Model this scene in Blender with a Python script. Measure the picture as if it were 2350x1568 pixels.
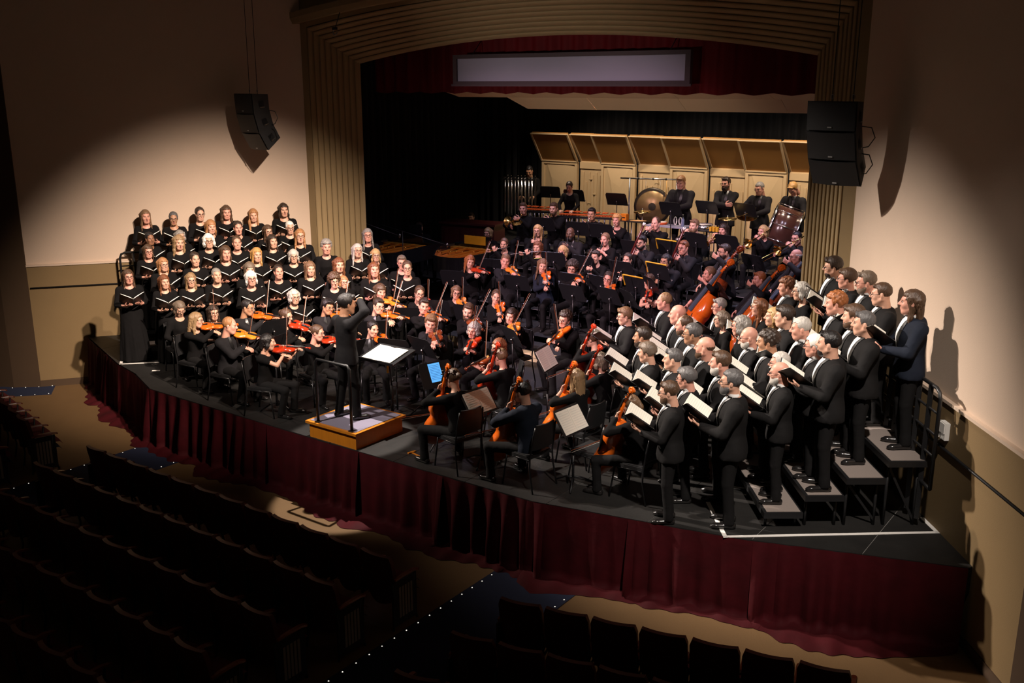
import bpy, math, random
import numpy as np
from mathutils import Vector, Matrix, Euler
for _o in list(bpy.data.objects): bpy.data.objects.remove(_o, do_unlink=True)
SC = bpy.context.scene
COL = SC.collection
PI = math.pi
R = math.radians
random.seed(7); RNG = np.random.default_rng(7)

# ---------------------------------------------------------------- camera, world, light, exposure
cd = bpy.data.cameras.new('camera'); cam = bpy.data.objects.new('camera', cd); COL.objects.link(cam)
cd.sensor_fit = 'HORIZONTAL'; cd.sensor_width = 36.0; cd.lens = 36.0*2234/2350
cd.clip_start = .05; cd.clip_end = 200
CAM = Vector((9.5, -8.71, 4.75))
cam.location = CAM; cam.rotation_euler = (R(90-14.72), 0, R(36.0))
SC.camera = cam
vs = SC.view_settings
vs.view_transform = 'Standard'; vs.look = 'None'; vs.gamma = 1; vs.use_curve_mapping = False
vs.exposure = 0.40
W = bpy.data.worlds.new('house_ambient_fill'); SC.world = W; W.use_nodes = True
W.node_tree.nodes['Background'].inputs[0].default_value = (1.0, .72, .5, 1)
W.node_tree.nodes['Background'].inputs[1].default_value = .012  # even warm ambient added in place of stage spill, lifts the unlit house

def spot(name, loc, aim, power, deg, blend=.5, col=(1, .84, .66), r=.12):
    l = bpy.data.lights.new(name, 'SPOT'); l.energy = power; l.color = col
    l.spot_size = R(deg); l.spot_blend = blend; l.shadow_soft_size = r
    o = bpy.data.objects.new(name, l); COL.objects.link(o); o.location = loc
    o.rotation_euler = (Vector(aim)-Vector(loc)).to_track_quat('-Z', 'Y').to_euler()
    return o
WARM = (1, .80, .65); NEUT = (1, .88, .78); PINK = (1, .66, .76); LILA = (.80, .72, 1)
# front-of-house lamps: each choir is lit from the far side of the house and, more softly, from its own side
spot('house_spot_right_a', (7.6, -1.6, 10.2), (-5.35, 2.75, .55), 15500, 28.5, 1.0, WARM)
spot('house_spot_right_b', (8.3, -2.6, 10.2), (-4.9, 2.3, .2), 4800, 28, 1.0, WARM)
spot('house_spot_left_a', (-7.6, -1.6, 10.2), (5.25, 2.95, .6), 14500, 27.5, 1.0, NEUT)
spot('house_spot_left_b', (-8.3, -2.6, 10.2), (5.0, 2.3, .2), 4800, 28, 1.0, WARM)
spot('own_side_spot_right', (9.2, -4.6, 10.4), (5.3, 1.9, .7), 5000, 29, 1.0, NEUT)
spot('own_side_spot_left', (-9.2, -4.6, 10.4), (-4.4, 2.2, .8), 2200, 25, 1.0, WARM)
# orchestra front light
spot('orchestra_front_left', (-4.6, -8.5, 10.4), (-.6, 5.8, .9), 11500, 27, 1.0, PINK)
spot('orchestra_front_right', (4.2, -8.5, 10.4), (.8, 6.2, 1.0), 7800, 27, 1.0, PINK)
spot('strings_front', (-2.2, -7.6, 10.4), (.2, 1.9, .7), 4200, 27, .9, NEUT)
# fill lamps added at balcony height to brighten screen, valance and ceiling panels
for x in (-3.4, 3.4):
    spot('cloud_fill_spot', (x, -9.6, 3.3), (x*.1, 6.4, 4.7), 800, 22, 1.0, NEUT)
# top light over the conductor
spot('podium_toplight', (.25, 2.3, 9.6), (.14, .42, .3), 5600, 11.0, .25, NEUT, .05)
# stage electrics hung above the ceiling panels
for i, x in enumerate((-3.0, -.4, 2.2, 4.0)):
    spot('stage_electric', (x, 8.15, 5.0), (x*.9, 7.6, 1.0), 260, 120, .8, (LILA, PINK, LILA, LILA)[i], .15)
for i, x in enumerate((-3.4, -1.0, 1.4, 3.4)):
    spot('rear_electric', (x, 11.0, 5.2), (x*.97-.1, 12.9, .9), 300, 95, .8, (1, .80, .62), .15)

# ---------------------------------------------------------------- materials
MATS = {}
def mat(name, col, rough=.6, metal=0., var=.12, scale=12., bump=0., bscale=None, spec=.5, emit=None, coat=0., sheen=0., kind='noise'):
    if name in MATS: return MATS[name]
    m = bpy.data.materials.new(name); m.use_nodes = True; nt = m.node_tree; N = nt.nodes; L = nt.links
    b = N['Principled BSDF']
    b.inputs['Roughness'].default_value = rough; b.inputs['Metallic'].default_value = metal
    b.inputs['Specular IOR Level'].default_value = spec
    if coat: b.inputs['Coat Weight'].default_value = coat; b.inputs['Coat Roughness'].default_value = .15
    if sheen: b.inputs['Sheen Weight'].default_value = sheen
    if emit:
        b.inputs['Emission Color'].default_value = (*emit[0], 1); b.inputs['Emission Strength'].default_value = emit[1]
    tc = N.new('ShaderNodeTexCoord')
    if kind == 'wood':
        mp = N.new('ShaderNodeMapping'); mp.inputs['Scale'].default_value = (1, 1, .12); L.new(tc.outputs['Object'], mp.inputs[0])
        t = N.new('ShaderNodeTexNoise'); t.inputs['Scale'].default_value = scale; t.inputs['Detail'].default_value = 4; t.inputs['Distortion'].default_value = 1.2
        L.new(mp.outputs[0], t.inputs['Vector'])
    else:
        t = N.new('ShaderNodeTexNoise'); t.inputs['Scale'].default_value = scale; t.inputs['Detail'].default_value = 3
        L.new(tc.outputs['Object'], t.inputs['Vector'])
    mx = N.new('ShaderNodeMix'); mx.data_type = 'RGBA'
    c = np.array(col, float)
    mx.inputs[6].default_value = (*np.clip(c*(1-var), 0, 1), 1); mx.inputs[7].default_value = (*np.clip(c*(1+var), 0, 1), 1)
    L.new(t.outputs[0], mx.inputs[0]); L.new(mx.outputs[2], b.inputs['Base Color'])
    if bump:
        t2 = t
        if bscale:
            t2 = N.new('ShaderNodeTexNoise'); t2.inputs['Scale'].default_value = bscale; t2.inputs['Detail'].default_value = 2
            L.new(tc.outputs['Object'], t2.inputs['Vector'])
        bp = N.new('ShaderNodeBump'); bp.inputs['Strength'].default_value = bump; bp.inputs['Distance'].default_value = .02
        L.new(t2.outputs[0], bp.inputs['Height']); L.new(bp.outputs[0], b.inputs['Normal'])
    MATS[name] = m
    return m
def srgb(r, g, b):
    f = lambda c: (c/255/12.92 if c/255 <= .04045 else ((c/255+.055)/1.055)**2.4)
    return (f(r), f(g), f(b))

SKIN = {'fair': mat('skin_fair', (.60, .33, .23), .5, var=.08, scale=40), 'pink': mat('skin_pink', (.62, .30, .22), .5, var=.08, scale=40),
        'tan': mat('skin_tan', (.42, .215, .125), .5, var=.08, scale=40), 'brown': mat('skin_brown', (.26, .12, .065), .5, var=.08, scale=40),
        'dark': mat('skin_dark', (.10, .045, .025), .45, var=.08, scale=40)}
HAIR = {k: mat('hair_'+k, c, .42, var=.45, scale=85, bump=.30, kind='wood') for k, c in dict(
    black=(.010, .008, .008), dark=(.030, .018, .012), brown=(.075, .040, .022), lbrown=(.17, .095, .05), auburn=(.16, .055, .022),
    red=(.30, .10, .03), ginger=(.36, .17, .07), blond=(.48, .30, .13), gold=(.46, .25, .08), dblond=(.27, .17, .085),
    grey=(.24, .22, .20), lgrey=(.46, .43, .39), white=(.72, .69, .64), dgrey=(.09, .085, .085), gbrown=(.15, .11, .08)).items()}
M_LIP = mat('lip', (.34, .085, .075), .45, var=.05)
M_EYEW = mat('eye_white', (.42, .38, .35), .3, var=.02)
M_EYED = mat('eye_iris', (.02, .012, .01), .25, var=.02)
M_MOUTH = mat('mouth_inside', (.06, .012, .012), .6, var=.02)
M_GOWN = mat('black_gown_cloth', (.0040, .0035, .0038), .9, var=.25, scale=7, bump=.35, bscale=7, spec=.18)
M_SUIT = mat('black_suit_cloth', (.0058, .0053, .0056), .85, var=.25, scale=7, bump=.4, bscale=8, spec=.22)
M_CHAR = mat('charcoal_suit_cloth', (.0105, .0098, .0115), .85, var=.25, scale=7, bump=.4, bscale=8, spec=.22)
M_NAVY = mat('navy_suit_cloth', (.0085, .012, .022), .85, var=.25, scale=7, bump=.4, bscale=8, spec=.22)
M_TROU = mat('black_trouser_cloth', (.0062, .0058, .0062), .88, var=.25, scale=7, bump=.4, bscale=8, spec=.2)
M_SHIRT = mat('white_shirt_cloth', (.74, .73, .72), .7, var=.04, scale=20)
M_SHOE = mat('black_shoe_leather', (.012, .011, .011), .22, var=.1, scale=20, coat=.4)
M_BOW = mat('black_satin', (.004, .004, .0045), .38, var=.1)
M_FRAME = mat('black_glasses_frame', (.015, .013, .013), .3, var=.1)
M_FOLDER = mat('black_folder_cover', (.010, .010, .010), .45, var=.15, scale=25)
M_PAPER = mat('music_paper', (.86, .82, .72), .8, var=.03, scale=30)

# ---------------------------------------------------------------- object helpers
def tag(o, label=None, cat=None, group=None, kind=None):
    if label: o['label'] = label
    if cat: o['category'] = cat
    if group: o['group'] = group
    if kind: o['kind'] = kind
    return o
def empty(name, loc=(0, 0, 0), rz=0., s=1.):
    o = bpy.data.objects.new(name, None); COL.objects.link(o); o.empty_display_size = .05
    o.location = loc; o.rotation_euler = (0, 0, rz); o.scale = (s, s, s); return o
def link(name, me, parent=None, mats=None, loc=None, rot=None, scale=None):
    o = bpy.data.objects.new(name, me); COL.objects.link(o)
    if parent is not None: o.parent = parent
    if loc is not None: o.location = loc
    if rot is not None: o.rotation_euler = rot
    if scale is not None: o.scale = scale
    if mats:
        for i, m in enumerate(mats):
            o.material_slots[i].link = 'OBJECT'; o.material_slots[i].material = m
    return o
def copy_tree(o, parent=None):
    c = o.copy(); COL.objects.link(c)
    if parent is not None: c.parent = parent
    for ch in o.children: copy_tree(ch, c)
    return c
def quadmesh(name, v, q, mi=None, mats=(), smooth=True):
    me = bpy.data.meshes.new(name); n = len(q)
    me.vertices.add(len(v)); me.vertices.foreach_set('co', np.asarray(v, np.float32).ravel())
    me.loops.add(4*n); me.loops.foreach_set('vertex_index', np.asarray(q, np.int32).ravel())
    me.polygons.add(n); me.polygons.foreach_set('loop_start', np.arange(0, 4*n, 4, dtype=np.int32))
    try: me.polygons.foreach_set('loop_total', np.full(n, 4, np.int32))
    except Exception: pass
    for m in mats: me.materials.append(m)
    if mi is not None: me.polygons.foreach_set('material_index', np.asarray(mi, np.int32))
    me.polygons.foreach_set('use_smooth', np.full(n, smooth, bool))
    me.update(calc_edges=True); me.validate()
    return me

class MB:
    """collects polygons; build() links them as one mesh object"""
    def __init__(s): s.v = []; s.f = []; s.m = []; s.sm = []
    def add(s, vs_, fs, mi=0, smooth=False):
        o = len(s.v); s.v += [tuple(map(float, p)) for p in vs_]
        for f in fs: s.f.append([o+i for i in f]); s.m.append(mi); s.sm.append(smooth)
        return s
    def box(s, x0, x1, y0, y1, z0, z1, mi=0, M=None):
        p = [Vector((x, y, z)) for z in (z0, z1) for y in (y0, y1) for x in (x0, x1)]
        if M is not None: p = [M @ q for q in p]
        return s.add(p, [(0, 2, 3, 1), (4, 5, 7, 6), (0, 1, 5, 4), (2, 6, 7, 3), (0, 4, 6, 2), (1, 3, 7, 5)], mi)
    def bar(s, a, b, w, h=None, mi=0, up=(0, 0, 1)):
        a = Vector(a); b = Vector(b); d = b-a; L_ = d.length; h = h or w
        z = d.normalized(); x = Vector(up).cross(z)
        if x.length < 1e-4: x = Vector((1, 0, 0))
        x.normalize(); y = z.cross(x)
        M = Matrix((x, y, z)).transposed().to_4x4(); M.translation = a
        return s.box(-w/2, w/2, -h/2, h/2, 0, L_, mi, M)
    def tube(s, pts, r, n=6, mi=0, cap=True, smooth=True):
        P = [Vector(p) for p in pts]; rr = r if hasattr(r, '__len__') else [r]*len(P)
        rings = []; prev = None
        for i, p in enumerate(P):
            t = (P[min(i+1, len(P)-1)]-P[max(i-1, 0)]).normalized()
            if prev is None:
                u = t.cross(Vector((0, 0, 1)))
                if u.length < 1e-3: u = t.cross(Vector((1, 0, 0)))
            else: u = prev - t*prev.dot(t)
            u.normalize(); prev = u; w = t.cross(u)
            rings.append([p+(u*math.cos(2*PI*k/n)+w*math.sin(2*PI*k/n))*rr[i] for k in range(n)])
        vs_ = [q for g in rings for q in g]; fs = []
        for i in range(len(P)-1):
            for k in range(n): fs.append((i*n+k, i*n+(k+1) % n, (i+1)*n+(k+1) % n, (i+1)*n+k))
        s.add(vs_, fs, mi, smooth)
        if cap:
            o = len(s.v)-len(vs_)
            s.f.append([o+k for k in range(n)][::-1]); s.m.append(mi); s.sm.append(False)
            s.f.append([o+(len(P)-1)*n+k for k in range(n)]); s.m.append(mi); s.sm.append(False)
        return s
    def lathe(s, prof, n=16, mi=0, M=None, smooth=True, cap=True):
        vs_ = []; 
        for r, z in prof:
            for k in range(n):
                q = Vector((r*math.cos(2*PI*k/n), r*math.sin(2*PI*k/n), z)); vs_.append(M @ q if M is not None else q)
        fs = [(i*n+k, i*n+(k+1) % n, (i+1)*n+(k+1) % n, (i+1)*n+k) for i in range(len(prof)-1) for k in range(n)]
        s.add(vs_, fs, mi, smooth)
        if cap:
            o = len(s.v)-len(vs_)
            s.f.append([o+k for k in range(n)][::-1]); s.m.append(mi); s.sm.append(False)
            s.f.append([o+(len(prof)-1)*n+k for k in range(n)]); s.m.append(mi); s.sm.append(False)
        return s
    def prism(s, poly, z0, z1, mi=0, M=None, smooth=False):
        n = len(poly)
        p = [Vector((x, y, z)) for z in (z0, z1) for x, y in poly]
        if M is not None: p = [M @ q for q in p]
        o = len(s.v); s.v += [tuple(q) for q in p]
        s.f += [[o+i for i in range(n)][::-1], [o+n+i for i in range(n)]]; s.m += [mi, mi]; s.sm += [False, False]
        for i in range(n): s.f.append([o+i, o+(i+1) % n, o+n+(i+1) % n, o+n+i]); s.m.append(mi); s.sm.append(smooth)
        return s
    def sheet(s, grid, mi=0, smooth=True):
        a = len(grid); b = len(grid[0])
        return s.add([p for row in grid for p in row], [(i*b+j, i*b+j+1, (i+1)*b+j+1, (i+1)*b+j) for i in range(a-1) for j in range(b-1)], mi, smooth)
    def ball(s, c, rx, ry=None, rz=None, n=10, m=7, mi=0):
        ry = ry or rx; rz = rz or rx
        prof = [(math.sin(PI*(i+.02)/(m-1+.04)), -math.cos(PI*(i+.02)/(m-1+.04))) for i in range(m)]
        M = Matrix.Translation(Vector(c)) @ Matrix.Diagonal((rx, ry, rz, 1))
        return s.lathe(prof, n, mi, M)
    def mesh(s, name, mats):
        me = bpy.data.meshes.new(name); me.from_pydata(s.v, [], s.f)
        for m in (mats if isinstance(mats, (list, tuple)) else [mats]): me.materials.append(m)
        me.polygons.foreach_set('material_index', s.m); me.polygons.foreach_set('use_smooth', s.sm); me.update()
        return me
    def build(s, name, mats, parent=None, **kw): return link(name, s.mesh(name, mats), parent, **kw)
def frame(o, ydir, zhint=(0, 0, 1)):
    """matrix with origin o, local +Y along ydir and local +Z near zhint"""
    y = Vector(ydir).normalized(); z = Vector(zhint); z = (z - y*z.dot(y)).normalized(); x = y.cross(z)
    M = Matrix((x, y, z)).transposed().to_4x4(); M.translation = Vector(o); return M
# ---------------------------------------------------------------- distance-field modelling of bodies, clothes, hair
class Fld:
    def __init__(s, lo, hi, h):
        s.h = h; s.lo = np.array(lo, float); n = np.ceil((np.array(hi)-s.lo)/h).astype(int)+1; s.n = n
        s.ax = [(s.lo[i]+h*np.arange(n[i])).astype(np.float32) for i in range(3)]
        s.D = np.full(n, .3, np.float32)
    def sl(s, lo, hi):
        a = [max(0, int((lo[i]-s.lo[i])/s.h)) for i in range(3)]; b = [min(s.n[i], int((hi[i]-s.lo[i])/s.h)+2) for i in range(3)]
        if any(a[i] >= b[i] for i in range(3)): return None, None
        g = (s.ax[0][a[0]:b[0], None, None], s.ax[1][None, a[1]:b[1], None], s.ax[2][None, None, a[2]:b[2]])
        return tuple(slice(a[i], b[i]) for i in range(3)), g
    def put(s, f, lo, hi, k=.02, op='u', m=.06):
        sl, g = s.sl(np.array(lo)-m, np.array(hi)+m)
        if sl is None: return s
        d = f(*g); A = s.D[sl]
        if op == 's': A = -A   # subtract
        h_ = np.clip(.5+.5*(A-d)/k, 0, 1); r = A*(1-h_)+d*h_-k*h_*(1-h_)
        s.D[sl] = -r if op == 's' else r
        return s
    def cone(s, a, b, ra, rb, k=.02, op='u', side=None, ratio=1.):
        a = np.array(a, float); b = np.array(b, float); ab = b-a; L2 = max(ab@ab, 1e-9)
        if side is not None: sd = np.array(side, float); sd /= np.linalg.norm(sd)
        def f(x, y, z):
            px, py, pz = x-a[0], y-a[1], z-a[2]
            t = np.clip((px*ab[0]+py*ab[1]+pz*ab[2])/L2, 0, 1)
            qx, qy, qz = px-t*ab[0], py-t*ab[1], pz-t*ab[2]
            d2 = qx*qx+qy*qy+qz*qz
            if side is not None:
                u = qx*sd[0]+qy*sd[1]+qz*sd[2]; d2 = d2+u*u*(1/ratio**2-1)
            return np.sqrt(np.maximum(d2, 1e-9))-(ra+t*(rb-ra))
        rm = max(ra, rb)*max(1, ratio)
        return s.put(f, np.minimum(a, b)-rm, np.maximum(a, b)+rm, k, op)
    def ell(s, c, r, k=.02, op='u', rot=None):
        c = np.array(c, float); r = np.array(r, float)
        def f(x, y, z):
            px, py, pz = x-c[0], y-c[1], z-c[2]
            q = np.sqrt((px/r[0])**2+(py/r[1])**2+(pz/r[2])**2)+1e-6
            return (q-1)*r.min()*.5+(q-1)*(np.sqrt(px*px+py*py+pz*pz)/q)*.5
        return s.put(f, c-r, c+r, k, op)
    def loft(s, tab, k=.02, op='u', rip=None):
        """tab rows: z, half width, half depth, centre x, centre y"""
        T = np.array(tab, float); T = T[np.argsort(T[:, 0])]
        def f(x, y, z):
            zz = z.ravel(); g = lambda i: np.interp(zz, T[:, 0], T[:, i])[None, None, :].astype(np.float32)
            a, b, cx, cy = g(1), g(2), g(3), g(4); dx = x-cx; dy = y-cy
            q = np.sqrt((dx/a)**2+(dy/b)**2)+1e-6
            m = np.minimum(a, b)
            d = (q-1)*m
            if rip: d = d-rip(np.arctan2(dy, dx), z)
            return np.maximum(d, np.maximum(T[0, 0]-z, z-T[-1, 0]))
        w = T[:, 1].max()+np.abs(T[:, 3]).max(); dd = T[:, 2].max(); 
        return s.put(f, (-w, (T[:, 4]-T[:, 2]).min(), T[0, 0]), (w, (T[:, 4]+T[:, 2]).max(), T[-1, 0]), k, op)
    def mesh(s):
        D = s.D; S = D < 0; n = D.shape
        c = np.zeros(tuple(i-1 for i in n), np.int8)
        for i in (0, 1):
            for j in (0, 1):
                for k in (0, 1): c += S[i:n[0]-1+i, j:n[1]-1+j, k:n[2]-1+k]
        act = (c > 0) & (c < 8); I = np.argwhere(act)
        idx = np.full(c.shape, -1, np.int32); idx[act] = np.arange(len(I))
        P = np.zeros((len(I), 3)); cnt = np.zeros(len(I))
        off = [(i, j, k) for i in (0, 1) for j in (0, 1) for k in (0, 1)]
        V = {o: D[I[:, 0]+o[0], I[:, 1]+o[1], I[:, 2]+o[2]] for o in off}
        for a in off:
            for ax in range(3):
                if a[ax]: continue
                b = list(a); b[ax] = 1; b = tuple(b); va, vb = V[a], V[b]
                m = (va < 0) != (vb < 0); t = va[m]/(va[m]-vb[m])
                q = np.tile(np.array(a, float), (m.sum(), 1)); q[:, ax] = t; P[m] += q; cnt[m] += 1
        P = (P/cnt[:, None]+I)*s.h+s.lo
        Q = []
        for ax in range(3):
            sa = [slice(1, -1)]*3; sa[ax] = slice(0, -1); sb = list(sa); sb[ax] = slice(1, None)
            A = S[tuple(sa)]; B = S[tuple(sb)]
            for pol, m in ((0, A & ~B), (1, ~A & B)):
                E = np.argwhere(m); 
                if not len(E): continue
                for d in range(3):
                    if d != ax: E[:, d] += 1
                u, w = [(1, 2), (2, 0), (0, 1)][ax]
                def at(du, dw):
                    e = E.copy(); e[:, u] -= du; e[:, w] -= dw; return idx[e[:, 0], e[:, 1], e[:, 2]]
                q = np.stack([at(1, 1), at(0, 1), at(0, 0), at(1, 0)], 1)
                Q.append(q if pol == 0 else q[:, ::-1])
        return P, np.concatenate(Q)

def cat(parts):
    """join (v, q, mi) pieces"""
    V = []; Q = []; M = []; o = 0
    for v, q, m in parts:
        V.append(v); Q.append(np.asarray(q)+o); M.append(np.full(len(q), m) if np.isscalar(m) else m); o += len(v)
    return np.concatenate(V), np.concatenate(Q), np.concatenate(M)
def xf(M, v):
    A = np.array(M); return v@A[:3, :3].T+A[:3, 3]
def qsphere(c, r, n=3, mi=0):
    """all-quad ball"""
    V = []; Q = []; g = np.linspace(-1, 1, n+1)
    for ax in range(3):
        for sg in (-1, 1):
            o = len(V)
            for a in g:
                for b in g:
                    p = np.zeros(3); p[ax] = sg; p[(ax+1) % 3] = math.tan(a*PI/4); p[(ax+2) % 3] = math.tan(b*PI/4); V.append(p/np.linalg.norm(p))
            for i in range(n):
                for j in range(n):
                    q = [o+i*(n+1)+j, o+(i+1)*(n+1)+j, o+(i+1)*(n+1)+j+1, o+i*(n+1)+j+1]; Q.append(q if sg > 0 else q[::-1])
    return np.array(V)*np.array(r)+np.array(c), np.array(Q), mi

# ---- heads: local frame, face towards +Y, origin between the ears
def head_field(w, jaw, h=.0085, openm=0, ears=True):
    F = Fld((-.115, -.145, -.215), (.115, .155, .15), h)
    F.ell((0, -.012, .032), (.074*w, .096, .088), .02)
    F.ell((0, .026, -.038), (.060*w, .070, .082), .035)
    F.cone((-.022*jaw, .062, -.098), (.022*jaw, .062, -.098), .024*jaw, .024*jaw, .03)
    for s in (-1, 1):
        F.cone((s*.056*w*jaw, -.005, -.055), (s*.02, .06, -.100), .016, .018, .035)
        F.ell((s*.038, .066, -.028), (.026, .022, .026), .03)
        if ears: F.ell((s*.079*w, -.008, -.012), (.010, .019, .031), .008)
    F.cone((-.036, .080, .026), (.036, .080, .026), .013, .013, .02)
    for s in (-1, 1): F.ell((s*.031, .098, .004), (.017, .018, .011), .014, 's')
    F.cone((0, .090, .018), (0, .117, -.024), .008, .0125, .012)
    F.ell((0, .106, -.030), (.017, .012, .009), .01)
    F.cone((-.017, .093, -.060), (.017, .093, -.060), .007, .007, .012)
    F.cone((-.013, .093, -.073), (.013, .093, -.073), .008, .008, .012)
    if openm: F.ell((0, .104, -.066), (.015, .022, .012), .006, 's')
    F.cone((0, -.025, -.05), (0, -.045, -.20), .053*w*jaw**.5, .056*w*jaw**.5, .03)
    return F
HEADS = {}
def head_arr(kind):
    if kind in HEADS: return HEADS[kind]
    sex, op = kind
    w, jaw = {'f': (.95, .88), 'm': (1.02, 1.1), 'M': (1.10, 1.2), 'g': (1.0, .95)}[sex]
    v, q = head_field(w, jaw, .0093, op).mesh()
    parts = [(v, q, 0)]
    for s in (-1, 1):
        parts.append(qsphere((s*.031, .0835, .004), (.0125, .0105, .0068), 2, 2))
        parts.append(qsphere((s*.031, .0905, .004), (.0072, .0055, .0072), 2, 3))
        # brow
        parts.append(qsphere((s*.031, .0885, .0225), (.018, .0075, .0042), 2, 4))
    if op: parts.append(qsphere((0, .088, -.066), (.0145, .012, .012), 2, 5)); lz = ((-.0525, .0045), (-.0805, .0055))
    else: lz = ((-.0605, .0045), (-.0705, .0055))
    for z, t in lz:
        parts.append(qsphere((0, .0955, z), (.021, .0080, t), 2, 1))
    HEADS[kind] = cat(parts); return HEADS[kind]

HAIRS = {}
def hair_mesh(style):
    """hair as a closed volume around the skull; shared by everyone who wears that style"""
    if style in HAIRS: return HAIRS[style]
    long_ = style in ('long', 'wavy', 'longfall', 'straight')
    F = Fld((-.20, -.26, -.44 if long_ else -.30), (.20, .16, .20), .0125 if long_ else .011)
    t = {'short': .010, 'crop': .005, 'thick': .022, 'curly': .02, 'afro': .035, 'bald': .004, 'recede': .008, 'slick': .010}.get(style, .009)
    F.ell((0, -.014, .034), (.077+t, .098+t, .090+t), .01)
    face = lambda z0=.062, y0=.0: F.put(lambda x, y, z: np.maximum(np.maximum(y0-y, z-z0-.02*np.clip(1-np.abs(x)/.05, 0, 1)), np.abs(x)-.2), (-.2, -.2, -.3), (.2, .2, .2), .012, 's')
    low = lambda z0: F.put(lambda x, y, z: z-z0+0*x+0*y, (-.2, -.2, -.3), (.2, .2, .0), .012, 's')
    wave = 0; amp = .0035
    if style in ('short', 'crop', 'thick', 'slick', 'curly', 'afro', 'bald', 'recede'):
        if style == 'afro':
            for i in range(90):
                u = np.array([math.sin(2.4*i)*math.sqrt(1-(1-2*(i+.5)/90)**2), math.cos(2.4*i)*math.sqrt(1-(1-2*(i+.5)/90)**2), 1-2*(i+.5)/90])
                if u[2] < -.3: continue
                F.ell(np.array([0, -.014, .034])+u*np.array([.1, .115, .115]), (.024, .024, .024), .01)
            face(.058, .045); low(-.06); amp = .006
        else:
            if style in ('thick', 'short'):
                F.cone((-.04, .075, .095), (.045, .072, .105), .020 if style == 'thick' else .013, .022 if style == 'thick' else .013, .02)
            if style == 'curly':
                for i in range(70):
                    u = np.array([math.sin(2.4*i)*math.sqrt(max(0, 1-(1-1.5*(i+.5)/70)**2)), math.cos(2.4*i)*math.sqrt(max(0, 1-(1-1.5*(i+.5)/70)**2)), 1-1.5*(i+.5)/70])
                    F.ell(np.array([0, -.014, .034])+u*np.array([.086, .106, .1]), (.02, .02, .02), .008)
            # cut the face and the ears free, sideburns stay
            F.put(lambda x, y, z: np.maximum(np.maximum(.042-y+.25*np.clip(z-.05, -.2, 0), z-.068), -1+0*x), (-.2, -.2, -.3), (.2, .2, .2), .012, 's')
            for s in (-1, 1): F.ell((s*.09, .0, -.02), (.03, .028, .038), .008, 's')
            F.put(lambda x, y, z: np.maximum(z+.045+.35*np.clip(y+.02, -.1, .1), -1+0*x), (-.2, -.2, -.3), (.2, .2, .05), .012, 's')
            if style == 'bald': F.put(lambda x, y, z: .045-z+.15*y+0*x, (-.2, -.2, .0), (.2, .2, .2), .012, 's')
            if style == 'recede': F.put(lambda x, y, z: np.maximum(.07-z+0*x, .02-y+.9*np.abs(x)-.015), (-.2, -.2, .0), (.2, .2, .2), .015, 's')
    else:
        fz = .040 if style in ('bangs', 'bobbangs') else .062
        if style in ('bun', 'tail', 'updo'):
            face(.066, .048)
            for s in (-1, 1): F.ell((s*.095, .012, -.02), (.03, .03, .036), .008, 's')
            F.put(lambda x, y, z: np.maximum(z+.05+.5*np.clip(y+.02, -.1, .1), -1+0*x), (-.2, -.2, -.3), (.2, .2, .05), .012, 's')
            if style == 'bun': F.ell((0, -.125, .045), (.040, .036, .038), .012)
            if style == 'updo': F.ell((0, -.105, .065), (.058, .045, .05), .02)
            if style == 'tail': F.cone((0, -.110, .04), (0, -.135, -.02), .026, .032, .015).cone((0, -.135, -.02), (0.01, -.105, -.20), .032, .015, .015)
        else:
            zl = {'long': -.29, 'wavy': -.27, 'straight': -.27, 'longfall': -.30, 'shoulder': -.19, 'bangs': -.18, 'bob': -.11, 'bobbangs': -.11, 'fluffy': -.10}[style]
            wide = {'wavy': .026, 'fluffy': .030, 'long': .018, 'bob': .020, 'bobbangs': .020}.get(style, .016)
            for s in (-1, 1):
                F.cone((s*.067, .006, .05), (s*.080, .002, zl*.55), wide, wide*1.05, .02, side=(0, 1, 0), ratio=1.5)
                F.cone((s*.082, .004, zl*.55), (s*(.088 if zl > -.2 else .095), .035 if zl < -.2 else -.005, zl), wide*1.05, wide*.55, .02, side=(0, 1, 0), ratio=1.4)
            F.cone((0, -.07, .03), (0, -.085, zl*.9), .055, .04, .03, side=(1, 0, 0), ratio=1.9)
            if style == 'longfall': F.cone((.08, .03, -.12), (.075, .085, -.36), .036, .024, .02)
            # open the face
            F.ell((0, .115, -.035), (.058 if style != 'fluffy' else .062, .085, fz+.04), .012, 's')
            F.put(lambda x, y, z: np.maximum(np.maximum(np.abs(x)-.056, .03-y), np.maximum(z-fz*.9, -.5-z)), (-.06, .0, -.4), (.06, .2, .1), .015, 's')
            # free the neck in front
            F.put(lambda x, y, z: np.maximum(np.maximum(np.abs(x)-.055, -.045-y), z+.075), (-.06, -.05, -.45), (.06, .2, -.07), .015, 's')
            amp = .0045
            if style in ('wavy', 'fluffy'): wave = 1
    # strands
    x, y, z = F.ax[0][:, None, None], F.ax[1][None, :, None], F.ax[2][None, None, :]
    th = np.arctan2(x, y+.02)
    F.D = F.D+(amp*np.sin(th*26+18*z+3*np.sin(z*22))*(np.abs(F.D) < .05)).astype(np.float32)
    if wave or style in ('curly', 'afro'): F.D = F.D+(.006*np.sin(x*95+1.3)*np.sin(y*90)*np.sin(z*80+.6)).astype(np.float32)
    v, q = F.mesh(); HAIRS[style] = quadmesh('hair', v, q, None, [HAIR['brown']]); return HAIRS[style]
BEARDS = {}
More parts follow.
